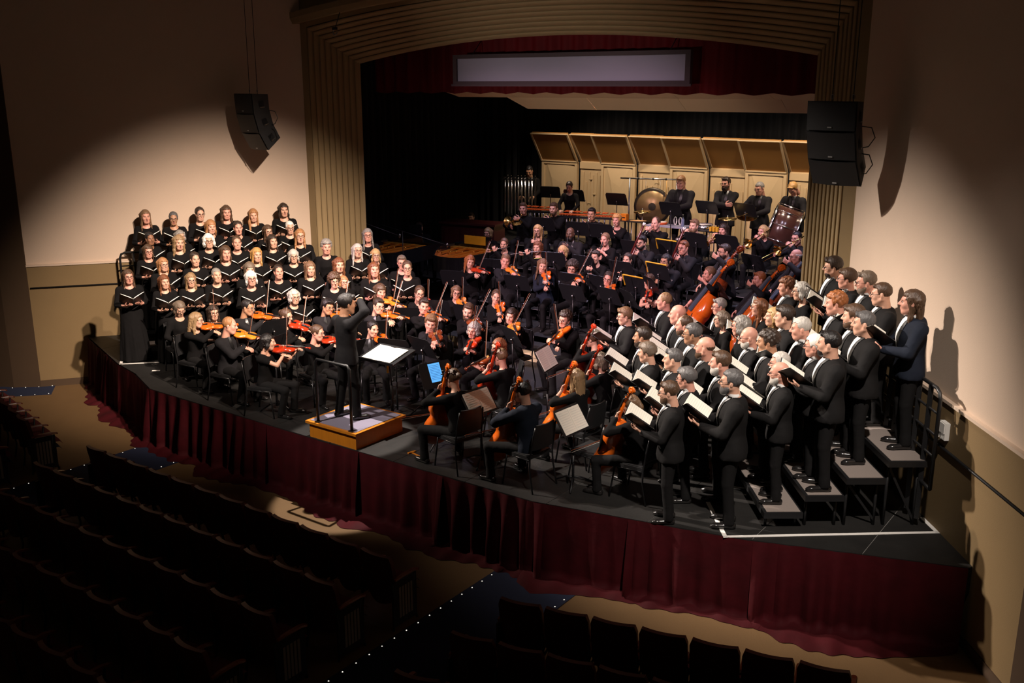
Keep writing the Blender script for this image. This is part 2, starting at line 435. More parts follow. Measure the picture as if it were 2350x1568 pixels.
def beard_mesh(full):
    if full in BEARDS: return BEARDS[full]
    F = Fld((-.1, -.05, -.16), (.1, .13, .02), .0085)
    t = .008 if full else .004
    F.ell((0, .026, -.038), (.060+t, .071+t, .084+t), .02)
    F.cone((-.024, .064, -.098), (.024, .064, -.098), .027+t, .027+t, .03)
    for s in (-1, 1): F.cone((s*.060, -.002, -.052), (s*.022, .062, -.102), .018+t, .020+t, .03)
    F.put(lambda x, y, z: .0+np.maximum(-(z+.040+.45*np.clip(.075-y, 0, .1)*0+.012*0), -1+0*x+0*y), (-.1, -.1, -.1), (.1, .2, .1), .01, 's')
    F.put(lambda x, y, z: -.008-y+0*x+0*z, (-.1, -.1, -.2), (.1, .2, .1), .01, 's') if False else None
    F.ell((0, .108, -.066), (.024, .03, .010), .006, 's')
    F.put(lambda x, y, z: np.maximum(np.maximum(y-.005, -1+0*z), -1+0*x), (-.1, -.1, -.2), (.1, .005, .1), .01, 's')
    v, q = F.mesh(); BEARDS[full] = quadmesh('beard', v, q, None, [HAIR['brown']]); return BEARDS[full]
def mask_mesh():
    if 'mask' in BEARDS: return BEARDS['mask']
    F = Fld((-.1, -.05, -.16), (.1, .15, .04), .0085)
    F.ell((0, .028, -.040), (.066, .076, .088), .02); F.cone((-.024, .066, -.098), (.024, .066, -.098), .031, .031, .03); F.cone((0, .09, -.02), (0, .105, -.04), .02, .024, .02)
    F.put(lambda x, y, z: -.020-z+.25*np.abs(x)+0*y, (-.1, -.1, -.1), (.1, .2, .1), .006, 's'); F.put(lambda x, y, z: y-.015+0*x+0*z, (-.1, -.1, -.2), (.1, .03, .1), .006, 's')
    v, q = F.mesh(); BEARDS['mask'] = quadmesh('face_mask', v, q, None, [M_BOW]); return BEARDS['mask']
M_SCARF = mat('patterned_scarf', (.22, .20, .21), .8, var=.95, scale=55)
def glasses_mesh():
    if 'g' in MATS: return MATS['g']
    b = MB()
    for s in (-1, 1):
        c = Vector((s*.033, .112, .002)); n = 12
        ring = [c+Vector((.0235*math.cos(2*PI*k/n), -.006*abs(math.cos(2*PI*k/n))**3, .0185*math.sin(2*PI*k/n))) for k in range(n+1)]
        b.tube(ring, .0028, 4, cap=False)
        b.tube([(s*.056, .106, .006), (s*.077, .08, .008), (s*.082, -.01, .004)], .0025, 4)
    b.tube([(-.0095, .112, .005), (0, .116, .008), (.0095, .112, .005)], .0025, 4)
    MATS['g'] = b.mesh('glasses', M_FRAME); return MATS['g']

# ---- hands: wrist at origin, fingers along +Y, palm towards -Z, thumb on +X (left hand seen from above)
HANDS = {}
def hand_arr(curl, mirror):
    key = (curl, mirror)
    if key in HANDS: return HANDS[key]
    F = Fld((-.075, -.05, -.10), (.085, .205, .06), .0080)
    F.cone((0, -.04, 0), (0, .02, 0), .025, .026, .015, side=(0, 0, 1), ratio=.85)
    F.cone((.0, .025, 0), (.0, .075, 0), .036, .040, .015, side=(0, 0, 1), ratio=.38)
    for i, (x, L_) in enumerate(((.031, .072), (.010, .082), (-.011, .076), (-.031, .060))):
        p = np.array([x, .086, .002]); a = curl*.35
        d = np.array([.10*(1.2-i*.8), 1, 0])
        for j, f in enumerate((.45, .32, .25)):
            a += curl*(.15 if j == 0 else .75)
            e = p+np.array([d[0], math.cos(a), -math.sin(a)])*L_*f
            F.cone(p, e, .0098-.0007*j, .0092-.0009*j, .006); p = e
    p0 = np.array([.030, .022, -.004]); p1 = p0+np.array([.036, .028, -.014]); p2 = p1+np.array([.006, .034, -.012-.02*curl])
    F.cone(p0, p1, .015, .0115, .012); F.cone(p1, p2, .0112, .009, .006)
    v, q = F.mesh()
    if mirror: v = v*np.array([-1, 1, 1]); q = q[:, ::-1]
    HANDS[key] = (v, q); return v, q

def ik(S, Wp, l1, l2, hint):
    S = np.array(S, float); Wp = np.array(Wp, float); d = Wp-S; L_ = np.linalg.norm(d); mx_ = (l1+l2)*.995
    if L_ > mx_: Wp = S+d/L_*mx_; d = Wp-S; L_ = mx_
    u = d/L_; a = (l1*l1-l2*l2+L_*L_)/(2*L_); hh = math.sqrt(max(0, l1*l1-a*a))
    h = np.array(hint, float); h = h-u*(h@u); h /= np.linalg.norm(h)
    return S+u*a+h*hh, Wp

FIGS = {}
def figure(key, P):
    """P: seated, wide, female, arms {L,R: (wrist, hint, fingerdir, palmnormal, curl)}, sleeve, bottom, lean, open_v, spread, hem
    returns arrays in metres for a 1.72 m tall person, forward +Y"""
    if key in FIGS: return FIGS[key]
    g = lambda k, d=None: P.get(k, d)
    st = not g('seated', False); fem = g('female', False); wd = g('wide', 1.0); ln = g('lean', 0.0); tl = g('tilt', 0.0)
    zo = 0. if st else -.385                                  # torso drop when seated
    pel = np.array([0, 0 if st else -.02, .93+zo]); nb = np.array([tl, ln+.0, 1.445+zo])
    sp = lambda z: (np.clip((z-pel[2])/(nb[2]-pel[2]), 0, 1.1))
    cx = lambda z: pel[0]+(nb[0]-pel[0])*sp(z); cy = lambda z: pel[1]+(nb[1]-pel[1])*sp(z)
    shw = (.165 if fem else .19)*wd**.5; shz = 1.362+zo
    sh = {'L': np.array([-shw+tl*.9, ln*.92-.015, shz]), 'R': np.array([shw+tl*.9, ln*.92-.015, shz])}
    arms = {}
    for s in 'LR':
        wv, hint, fd, pn, curl = P['arms'][s]
        el, wr = ik(sh[s], wv, .285, .255, hint); arms[s] = (el, wr, np.array(fd, float), np.array(pn, float), curl)
    # skin underneath: neck, chest, arms
    lo = np.minimum.reduce([sh['L'], sh['R'], pel]+[a[i] for a in arms.values() for i in (0, 1)])-.2
    hi = np.maximum.reduce([sh['L'], sh['R'], nb+[0, 0, .1]]+[a[i] for a in arms.values() for i in (0, 1)])+.2
    F = Fld(lo, hi, .0245)
    ft = (.98 if fem else 1.0)*wd
    F.loft([(z+zo, a*ft*.90, b*ft*.88, cx(z+zo), cy(z+zo)+o) for z, a, b, o in
            ((.86, .15, .10, 0), (1.05, .135, .09, 0), (1.24, .155, .11, .01), (1.36, .15, .085, 0), (1.42, .10, .068, -.012), (1.455, .058, .056, -.014))], .02)
    F.cone(nb+[0, -.02, -.06], nb+[0, .0, .05], .055, .052, .03)
    for s in 'LR':
        el, wr = arms[s][:2]; k_ = 1.0 if fem else 1.12
        F.cone(sh[s], el, .046*k_, .038*k_, .02); F.cone(el, wr, .038*k_, .0265*k_, .012)
    body = [F.mesh()+(0,)]
    hf = {}
    for s in 'LR':
        el, wr, fd, pn, curl = arms[s]
        M = frame(wr, fd, -pn); v, q = hand_arr(curl, s == 'R'); hs = .95 if fem else 1.05
        body.append((xf(M @ Matrix.Scale(hs, 4), v), q, 0)); hf[s] = M
    # garment on the torso
    out = {'hands': hf, 'nb': nb, 'sh': sh}
    hem = g('hem', .80 if not fem else .86)+zo
    jac = g('jacket', False); A = []
    tab = [(1.46, .062, .066, -.012), (1.435, .10, .080, -.012), (1.40, .152, .098, -.008), (1.33, .172, .118, .004), (1.24, .172, .130, .012), (1.14, .158, .118, .008), (1.05, .148, .112, .004), (.97, .165, .122, 0), (.90, .182, .132, 0), (.80, .19, .138, 0), (.70, .195, .142, 0)]
    if fem: tab = [(z, a*(.93 if z > 1.0 else 1.0), b*(1.02 if 1.15 < z < 1.3 else .95), o+(.012 if 1.15 < z < 1.32 else 0)) for z, a, b, o in tab]
    if jac: tab = [(z, a*1.06+.004, b*1.05+.006, o) for z, a, b, o in tab]
    tt = [(z+zo, a*wd, b*wd, cx(z+zo), cy(z+zo)+o) for z, a, b, o in tab if z+zo >= hem-.05]
    bottom = g('bottom', 'trousers')
    gown = bottom == 'gown' and st
    if gown:
        tt = [t for t in tt if t[0] > .88]+[(.80, .185*wd, .145*wd, 0, 0), (.55, .20*wd, .17*wd, 0, .01), (.25, .225*wd, .20*wd, 0, .01), (.015, .245*wd, .225*wd, 0, .015)]
    zb = .0 if gown else hem
    lo2 = np.minimum(lo, [-.33, -.32, zb-.05]); hi2 = np.maximum(hi, [.33, .32, nb[2]+.1])
    F = Fld(lo2, hi2, .0235)
    rp = (lambda th, z: .016*np.sin(th*9+1.3)*np.clip((.85-z)/.7, 0, 1)+.006*np.sin(th*17+z*5)*np.clip((.9-z)/.5, 0, 1)) if gown else (lambda th, z: .004*np.sin(th*5+z*16+.7))
    F.loft(tt, .02, rip=rp)
    sl = g('sleeve', 'long'); k_ = (1.0 if fem else 1.15)*(1.06 if jac else 1.0)*wd**.5
    for s in 'LR':
        el, wr = arms[s][:2]
        F.cone(sh[s]+[0, 0, -.008], sh[s]*.9+el*.1, .060*k_, .060*k_, .05)
        if sl == 'short':
            F.cone(sh[s], sh[s]+(el-sh[s])*.45, .062*k_, .056*k_, .03)
        else:
            F.cone(sh[s], el, .059*k_, .050*k_, .03)
            e = {'long': .97, 'three': .42, 'elbow': .1}[sl]
            F.cone(el, el+(wr-el)*e, .052*k_, (.038 if sl == 'long' else .046)*k_, .02)
    # neck opening
    if fem and not jac: F.ell(nb+[0, .055, .005], (.098, .115, .085), .012, 's')
    else: F.cone(nb+[0, -.004, -.03], nb+[0, .02, .12], .058, .062, .01, 's')
    v, q = F.mesh(); out['top'] = [(v, q, 0)]
    out['tab'] = tt; out['cyf'] = cy
    # lower body
    out['bottom'] = None; out['shoes'] = []
    sprd = g('spread', .10)
    if not gown:
        if st:
            hips = [np.array([s*.09, 0, .90]) for s in (-1, 1)]; kn = [np.array([s*(.06+sprd*.4), .025+s*g('stride', 0)*.5, .50]) for s in (-1, 1)]
            an = [np.array([s*(.03+sprd*.7), -.005+s*g('stride', 0), .075]) for s in (-1, 1)]
        else:
            kz = .475; hips = [np.array([s*.09, -.01, .505]) for s in (-1, 1)]
            kn = [np.array([s*(.07+sprd), .43, kz]) for s in (-1, 1)]; an = [np.array([s*(.06+sprd), .44-g('tuck', .0)*(1 if s > 0 else .4), .075]) for s in (-1, 1)]
        F = Fld((-.45, -.30, -.02), (.45, .72, 1.05 if st else .72), .0235)
        F.ell((0, -.005 if st else -.03, .93 if st else .525), (.165*wd, .118*wd, .12), .03)
        skirt = bottom in ('skirt', 'gown')
        for i in (0, 1):
            F.cone(hips[i], kn[i], .088*wd, .066, .03); F.cone(kn[i], an[i]+[0, -.01, 0], .064, .056, .02)
            if not skirt: F.cone(an[i]+[0, 0, .06], an[i]+[0, -.008, -.035], .058, .062, .015)
        if skirt and not st:
            m = (kn[0]+kn[1])/2; w_ = abs(kn[1][0])+.07
            F.cone((0, 0, .50), m+[0, 0, -.01], .085, .075, .03, side=(1, 0, 0), ratio=w_/.085)
            F.cone(m+[0, .0, 0], (0, .40, .10), .075, .085, .03, side=(1, 0, 0), ratio=w_/.075*1.05)
            x, z = F.ax[0][:, None, None], F.ax[2][None, None, :]
            F.D = F.D+(.010*np.sin(x*55+1)*np.clip((.48-z)/.3, 0, 1)).astype(np.float32)
        F.put(lambda x, y, z: z-.045+0*x+0*y, (-.45, -.3, -.05), (.45, .72, .05), .004, 's', 0)
        v, q = F.mesh(); out['bottom'] = (v, q, 0)
        for i in (0, 1): out['shoes'].append(an[i]*[1, 1, 0])
    out['body'] = body; out['arms'] = arms
    out['topmesh'] = quadmesh('garment', out['top'][0][0], out['top'][0][1], None, [M_SUIT])
    if out['bottom']: out['botmesh'] = quadmesh('trousers', out['bottom'][0], out['bottom'][1], None, [M_TROU])
    FIGS[key] = out
    return out

_shoe = {}
def shoe_mesh():
    if 's' in _shoe: return _shoe['s']
    F = Fld((-.07, -.12, -.01), (.07, .22, .13), .0125)
    F.cone((0, -.045, .035), (0, .13, .032), .042, .040, .02, side=(0, 0, 1), ratio=.8); F.cone((0, -.04, .04), (0, .0, .085), .040, .042, .02)
    F.cone((0, .13, .03), (0, .165, .026), .040, .030, .015, side=(0, 0, 1), ratio=.75)
    F.put(lambda x, y, z: z-.0+0*x+0*y, (-.1, -.2, -.05), (.1, .3, .0), .004, 's', .02)
    v, q = F.mesh(); _shoe['s'] = quadmesh('shoe', v, q, None, [M_SHOE]); return _shoe['s']
def front_y(out, x, z):
    T = np.array(out['tab']); T = T[np.argsort(T[:, 0])]; g = lambda i: float(np.interp(z, T[:, 0], T[:, i]))
    a, b, c0, c1 = g(1), g(2), g(3), g(4); return c1+b*math.sqrt(max(.05, 1-((x-c0)/a)**2)), c0
def shirt_mesh(key, out):
    k = 'shirt'+key
    if k in _shoe: return _shoe[k]
    nb = out['nb']; b = MB(); ztop = nb[2]+.012; zbot = nb[2]-.37; G = []
    for i in range(9):
        z = ztop+(zbot-ztop)*i/8; w = .052*(1-i/8)**.8+.012*(i < 8)+.0; row = []
        if i == 0: w = .05
        for j in range(7):
            u = (j/3-1)*w; yy, c0 = front_y(out, u, z); row.append((c0+u, yy+(.009 if i > 1 else .012), z))
        G.append(row)
    b.sheet(G[::-1], 0)
    # standing collar round the neck
    n = 14; rows = []
    for z, r in ((-.03, .070), (.028, .0685), (.046, .064)):
        rows.append([(nb[0]+r*math.cos(2*PI*k_/n), nb[1]-.004+.02*(z+.03)/.08+r*math.sin(2*PI*k_/n), nb[2]+z) for k_ in range(n+1)])
    b.sheet(rows, 0); _shoe[k] = b.mesh('dress_shirt', M_SHIRT); return _shoe[k]
def bowtie_mesh(key, out):
    k = 'bow'+key
    if k in _shoe: return _shoe[k]
    nb = out['nb']; b = MB(); y = nb[1]+.075; z = nb[2]+.002; x0 = nb[0]
    for s in (-1, 1):
        b.add([(x0, y, z+.008), (x0, y+.012, z), (x0, y, z-.008), (x0+s*.05, y-.012, z+.024), (x0+s*.05, y+.004, z), (x0+s*.05, y-.012, z-.024)],
              [(0, 1, 4, 3), (1, 2, 5, 4), (3, 4, 5), (0, 3, 5, 2)], 0, False)
    b.ball((x0, y+.006, z), .010, .010, .012, 6, 5); _shoe[k] = b.mesh('bow_tie', M_BOW); return _shoe[k]
def lapel_mesh(key, out):
    k = 'lap'+key
    if k in _shoe: return _shoe[k]
    nb = out['nb']; b = MB()
    for s in (-1, 1):
        rows = []
        for i in range(8):
            z = nb[2]+.02-.40*i/7; w0 = .050*(1-i/7)**.8+.006; w1 = w0+.006+.05*math.sin(PI*min(1, (i+.7)/7.6))
            r = []
            for w in (w0, (w0+w1)/2, w1):
                yy, c0 = front_y(out, s*w, z); r.append((c0+s*w, yy+.014, z))
            rows.append(r if s > 0 else r[::-1])
        b.sheet(rows[::-1], 0)
    _shoe[k] = b.mesh('lapel', M_BOW); return _shoe[k]

OUTFIT = {'gown': (M_GOWN, M_GOWN), 'tux': (M_SUIT, M_TROU), 'navytux': (M_NAVY, M_TROU), 'suit': (M_CHAR, M_TROU), 'navy': (M_NAVY, M_TROU), 'black': (M_GOWN, M_TROU), 'shirt': (M_GOWN, M_TROU)}
def person(label, loc, rz, fig, key, outfit, height=1.72, skin='fair', head=('f', 0), hair=None, hcol='brown', beard=None, glasses=False,
           turn=0., nod=0., roll=0., group=None, hscale=1.0, seated=False, bcol=None):
    s = height/1.72
    nb = fig['nb']; HM = Matrix.Translation(Vector(nb)+Vector((0, .048, .165))) @ Euler((R(-nod), R(roll), R(turn)), 'YXZ').to_matrix().to_4x4() @ Matrix.Scale(hscale*1.06, 4)
    hv, hq, hm = head_arr(head)
    V, Q, MI = cat(fig['body']+[(xf(HM, hv), hq, hm)])
    hmat = HAIR[hcol]
    me = quadmesh('person', V, Q, MI, [SKIN[skin], M_LIP if skin in ('fair', 'pink', 'tan') else SKIN['brown'], M_EYEW, M_EYED, HAIR[bcol or ('brown' if hcol in ('white', 'lgrey', 'blond', 'grey', 'gold') else hcol)], M_MOUTH])
    o = link('person', me, None, None, loc, (0, 0, rz), (s, s, s))
    tag(o, label, 'person', group)
    top, bot = OUTFIT[outfit]
    jac = outfit in ('tux', 'suit', 'navy', 'navytux')
    link('suit_jacket' if jac else ('gown' if outfit == 'gown' else 'black_top'), fig['topmesh'], o, [top])
    if fig['bottom']:
        link('trousers', fig['botmesh'], o, [bot])
        for i, a in enumerate(fig['shoes']): link('shoe', shoe_mesh(), o, None, a, (0, 0, R(-10 if i else 10)))
    if outfit in ('tux', 'navytux'):
        link('dress_shirt', shirt_mesh(key, fig), o); link('bow_tie', bowtie_mesh(key, fig), o)
    if jac: link('lapel', lapel_mesh(key, fig), o)
    def onhead(name, m, mats):
        c = link(name, m, o, mats); c.matrix_local = HM; return c
    if hair: onhead('hair', hair_mesh(hair), [hmat])
    if beard: onhead('beard', beard_mesh(beard == 'full'), [HAIR[bcol or hcol]])
    if glasses: onhead('glasses', glasses_mesh(), None)
    return o
# ---------------------------------------------------------------- poses (local metres of a 1.72 m person, forward +Y, right +X)
ZS = -.385
def arms(L, R_): return {'L': L, 'R': R_}
def vn(v): v = np.array(v, float); return v/np.linalg.norm(v)
def violin_axes(var=0, big=1.0):
    chin = np.array([-.075, .10, 1.445+ZS+.045])
    v = vn([(-.62, .76, -.10), (-.50, .84, -.22), (-.72, .66, -.02)][var % 3])
    n = np.array([.40, .0, .90]); n = vn(n-v*(n@v)); b = np.cross(n, v)   # b points to the player's left and back
    return chin, v, n, b
def pose(name, var=0):
    rnd = random.Random(name+str(var)); j = lambda a: rnd.uniform(-a, a)
    fem = name.endswith('_f'); base = name.replace('_f', '')
    P = {'female': fem}
    U = (0, -.35, .93)
    if base in ('choir', 'choirlow'):
        z = 1.10 if fem else 1.14; z += j(.03); y = .31+j(.02)
        P['arms'] = arms(((-.125, y, z), (-.7, -.5, -.7), (.45, .75, .25), (0.2, -.3, .93), .35), ((.125+j(.03), y, z+j(.02)), (.7, -.5, -.7), (-.45, .75, .25), (-.2, -.3, .93), .35))
        P['sleeve'] = 'three' if fem else 'long'; P['bottom'] = 'gown' if fem else 'trousers'
        P['jacket'] = not fem; P['hem'] = .78
    elif base == 'nofolder':
        P['arms'] = arms(((-.08, .20, .92), (-.9, -.3, -.3), (.8, .5, -.2), (.2, -.8, .2), .5), ((.08, .22, .93), (.9, -.3, -.3), (-.8, .5, -.2), (-.2, -.8, .2), .5))
        P['sleeve'] = 'long'; P['bottom'] = 'gown'; P['hem'] = .78
    elif base in ('violin', 'viola'):
        chin, v, n, b = violin_axes(var); k = 1.0 if base == 'violin' else 1.1
        Lp = chin+v*(.47*k)-n*.035+b*.02
        bt = bow_dir(var, b, n); fr = chin+v*(.245*k)+n*.045-bt*(.17+.1*(var % 2))
        P['arms'] = arms((tuple(Lp-v*.04-n*.03), (-.25, .25, -1), tuple(vn(v*.25+n*.7-b*.6)), tuple(-b), .75), (tuple(fr+np.array([.03, -.05, .02])), (1, -.1, -.5), tuple(vn([-.35, .85, -.25])), (-.25, .05, -.95), .55))
        P.update(seated=True, sleeve='long', bottom='trousers', spread=.10, hem=.86, lean=.03, tuck=.1)
    elif base == 'cello':
        P['arms'] = arms(((-.16, .22, 1.03+j(.04)), (-1, .1, -.5), (.7, .1, .5), (.2, -.9, 0), .75), ((.27, .43, .62), (.9, -.2, .3), (-.4, .8, -.4), (-.5, -.1, -.8), .55))
        P.update(seated=True, sleeve='long', bottom='trousers', spread=.22, hem=.86, lean=.05, tuck=.08)
    elif base == 'bass':
        P['arms'] = arms(((-.20, .30, 1.52), (-1, .1, -.3), (.6, .5, .4), (.4, -.8, 0), .75), ((.30, .42, .92), (.9, -.3, .2), (-.3, .8, -.5), (-.6, -.1, -.7), .5))
        P.update(sleeve='long', bottom='trousers', hem=.78, lean=.05)
    elif base == 'flute':
        P['arms'] = arms(((.16, .25, 1.07), (-.6, .2, -1), (.3, .1, .9), (.2, -.9, .1), .8), ((.35, .21, 1.05), (.9, .2, -.7), (-.3, .5, .7), (-.2, .9, -.1), .8))
        P.update(seated=True, sleeve='long', bottom='trousers', spread=.06, hem=.86, lean=.02)
    elif base == 'reed':      # clarinet and oboe
        P['arms'] = arms(((-.045, .26, .98), (-.9, -.1, -.8), (.6, .5, .3), (.8, -.2, 0), .7), ((.035, .32, .84), (.9, -.1, -.8), (-.6, .5, .3), (-.8, -.2, 0), .7))
        P.update(seated=True, sleeve='long', bottom='trousers', spread=.10, hem=.86, lean=.02)
    elif base == 'bassoon':
        P['arms'] = arms(((-.06, .24, 1.02), (-.9, -.1, -.8), (.6, .5, .3), (.8, -.2, 0), .7), ((.17, .22, .74), (.9, -.2, -.4), (-.2, .8, .1), (-.9, 0, 0), .7))
        P.update(seated=True, sleeve='long', bottom='trousers', spread=.10, hem=.86, lean=.02)
    elif base == 'horn':
        P['arms'] = arms(((.03, .28, 1.00), (-.8, .0, -.8), (.6, .6, .2), (.3, -.8, 0), .8), ((.24, .26, .82), (.9, -.3, -.3), (-.2, .8, .0), (-.9, 0, .2), .4))
        P.update(seated=True, sleeve='long', bottom='trousers', spread=.10, hem=.86, lean=.02)
    elif base == 'trumpet':
        P['arms'] = arms(((-.04, .33, 1.08), (-.8, .1, -.8), (.5, .5, .6), (.9, 0, 0), .8), ((.05, .35, 1.09), (.8, .1, -.8), (-.5, .5, .6), (-.9, 0, 0), .8))
        P.update(seated=True, sleeve='long', bottom='trousers', spread=.10, hem=.86, lean=.02)
    elif base == 'trombone':
        P['arms'] = arms(((-.05, .22, 1.07), (-.9, .0, -.7), (.5, .5, .6), (.9, 0, 0), .8), ((.10, .50, .93), (.8, -.1, -.5), (-.3, .8, .2), (-.8, 0, 0), .8))
        P.update(seated=True, sleeve='long', bottom='trousers', spread=.12, hem=.86, lean=.02)
    elif base == 'lap':       # seated singer with a folder on the lap
        P['arms'] = arms(((-.12, .28, .64), (-.8, -.3, -.4), (.4, .9, 0), (.2, 0, -.9), .4), ((.12, .28, .64), (.8, -.3, -.4), (-.4, .9, 0), (-.2, 0, -.9), .4))
        P.update(seated=True, sleeve='three', bottom='skirt', spread=.05, hem=.86, lean=.03)
    elif base == 'seatfolder':
        P['arms'] = arms(((-.125, .33, .78), (-.7, -.5, -.7), (.45, .75, .25), (0, -.3, .93), .35), ((.125, .33, .78), (.7, -.5, -.7), (-.45, .75, .25), (0, -.3, .93), .35))
        P.update(seated=True, sleeve='three', bottom='skirt', spread=.05, hem=.86)
    elif base == 'piano':
        P['arms'] = arms(((-.2, .42, .72), (-.8, -.3, -.5), (.1, 1, -.1), (0, 0, -1), .4), ((.2, .42, .72), (.8, -.3, -.5), (-.1, 1, -.1), (0, 0, -1), .4))
        P.update(seated=True, sleeve='long', bottom='trousers', spread=.06, hem=.86, lean=.05)
    elif base == 'crossed':
        P['arms'] = arms(((.10, .20, 1.13), (-.9, .3, -.5), (1, .1, .1), (0, -.9, 0), .3), ((-.10, .235, 1.17), (.9, .3, -.5), (-1, .1, .15), (0, -.9, .2), .3))
        P.update(sleeve='long', bottom='trousers', hem=.74, jacket=True, wide=1.06)
    elif base == 'mallets':
        P['arms'] = arms(((-.17, .36, 1.0), (-.8, -.4, -.4), (.2, .95, -.15), (.2, 0, -.95), .75), ((.17, .36, 1.0), (.8, -.4, -.4), (-.2, .95, -.15), (-.2, 0, -.95), .75))
        P.update(sleeve='long', bottom='trousers', hem=.78, lean=.05)
    elif base == 'device':
        P['arms'] = arms(((-.07, .34, 1.10), (-.9, -.3, -.3), (.5, .8, .2), (.1, -.5, .8), .6), ((.07, .34, 1.10), (.9, -.3, -.3), (-.5, .8, .2), (-.1, -.5, .8), .6))
        P.update(sleeve='long', bottom='trousers', hem=.74, jacket=True, wide=1.22)
    elif base == 'cymbals':
        P['arms'] = arms(((-.10, .38, 1.08), (-.9, -.3, -.2), (.5, .8, .2), (.3, .1, -.9), .8), ((.20, .33, 1.06), (.9, -.3, -.2), (-.5, .8, .2), (-.3, .1, -.9), .8))
        P.update(sleeve='long', bottom='trousers', hem=.74, jacket=True, wide=1.08, lean=.06)
    elif base == 'lean':
        P['arms'] = arms(((-.30, .30, .90), (-.9, -.4, .2), (.1, .5, -.9), (.9, 0, 0), .5), ((.30, .30, .90), (.9, -.4, .2), (-.1, .5, -.9), (-.9, 0, 0), .5))
        P.update(sleeve='long', bottom='trousers', hem=.74, jacket=True, lean=.10, wide=1.05)
    elif base == 'conduct':
        P['arms'] = arms(((-.30, .22, 1.10), (-1, -.3, -.4), (.3, .9, .1), (.3, 0, -.9), .5), ((.13, .17, 1.66), (1, -.15, -.35), (-.85, .40, .1), (-.2, .3, -.9), .7))
        P.update(sleeve='long', bottom='trousers', hem=.76, jacket=True, spread=.16, stride=.06)
    if base in ('violin', 'viola', 'cello', 'reed', 'horn', 'trumpet', 'trombone', 'bassoon'): P['jacket'] = False
    return P
def bow_dir(var, b, n):
    a = (1.05, 1.22, .80)[var % 3]
    return vn(b*math.cos(a)+n*math.sin(a))
def fig_of(name, var, **kw):
    P = pose(name, var); P.update(kw)
    key = name+str(var)+''.join(f'{k}{v}' for k, v in sorted(kw.items()))
    return figure(key, P), key
# ---------------------------------------------------------------- the hall
def WP(s, w, z, side):
    """point on the splayed side wall: s along it from the house, w in front of it"""
    x = -8.61+.595*s+.804*w; y = .587+.804*s-.595*w
    return Vector((x if side < 0 else -x, y, z))
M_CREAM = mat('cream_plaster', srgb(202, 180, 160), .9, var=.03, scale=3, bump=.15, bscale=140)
M_OLIVE = mat('olive_wainscot_paint', srgb(122, 100, 66), .75, var=.05, scale=3, bump=.12, bscale=120)
M_PROS = mat('proscenium_paint', srgb(150, 128, 92), .8, var=.05, scale=4, bump=.1, bscale=90)
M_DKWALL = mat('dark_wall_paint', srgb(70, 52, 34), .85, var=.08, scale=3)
M_DECK = mat('black_stage_paint', (.0135, .0128, .0122), .55, var=.5, scale=3.5, bump=.12, bscale=35)
M_SEAM = mat('worn_deck_edge', (.22, .21, .20), .8, var=.5, scale=5)
M_BEIGE = mat('beige_step_paint', srgb(188, 170, 135), .8, var=.06, scale=4)
M_RED = mat('dark_red_velvet', (.050, .0018, .0045), .8, var=.45, scale=4, bump=.2, bscale=10, spec=.2)
M_VRED = mat('valance_red_velvet', (.11, .0035, .006), .75, var=.25, scale=3, spec=.2)
M_BLKDRAPE = mat('black_drape', (.0045, .0045, .0055), .95, var=.3, scale=3)
M_FLOOR = mat('tan_house_floor', srgb(106, 80, 48), .7, var=.12, scale=2.5, bump=.1, bscale=60)
M_CARPET = mat('navy_aisle_carpet', srgb(20, 30, 58), .95, var=.25, scale=60)
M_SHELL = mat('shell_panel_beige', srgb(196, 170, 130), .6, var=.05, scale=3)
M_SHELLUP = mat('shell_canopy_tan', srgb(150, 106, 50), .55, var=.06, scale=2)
M_CLOUD = mat('ceiling_cloud_cream', srgb(232, 204, 160), .6, var=.03, scale=2)
M_SCREEN = mat('surtitle_screen_cloth', srgb(150, 145, 165), .9, var=.02, scale=5)
M_SCRFR = mat('surtitle_frame', srgb(60, 42, 48), .6, var=.05)
M_TAPE = mat('white_gaffer_tape', (.80, .78, .74), .7, var=.06, scale=30)
M_BLKMET = mat('black_powdercoat_metal', (.011, .011, .012), .4, var=.15, scale=20)
M_RISER = mat('grey_riser_carpet', srgb(128, 118, 112), .95, var=.12, scale=80)
def struct(name, mb, mats, parent=None, label=None):
    o = mb.build(name, mats, parent)
    if parent is None: o['kind'] = 'structure'
    return o
# house floor and carpets
b = MB(); b.box(-13, 13, -14, 6, -1.05, -.93); FLOOR = struct('floor', b, M_FLOOR)
for side in (-1, 1):
    b = MB(); x0, x1 = sorted((side*3.05, side*4.15)); b.box(x0, x1, -12, .4, -.932, -.924)
    struct('floor_carpet', b, M_CARPET, FLOOR)
    b = MB(); q = [WP(.25, .62, 0, side), WP(.25, .02, 0, side), WP(-1.6, -.35, 0, side), WP(-1.6, .42, 0, side)]
    b.prism([(p.x, p.y) for p in q] if side < 0 else [(p.x, p.y) for p in q][::-1], -.932, -.922); struct('floor_carpet', b, M_CARPET, FLOOR)
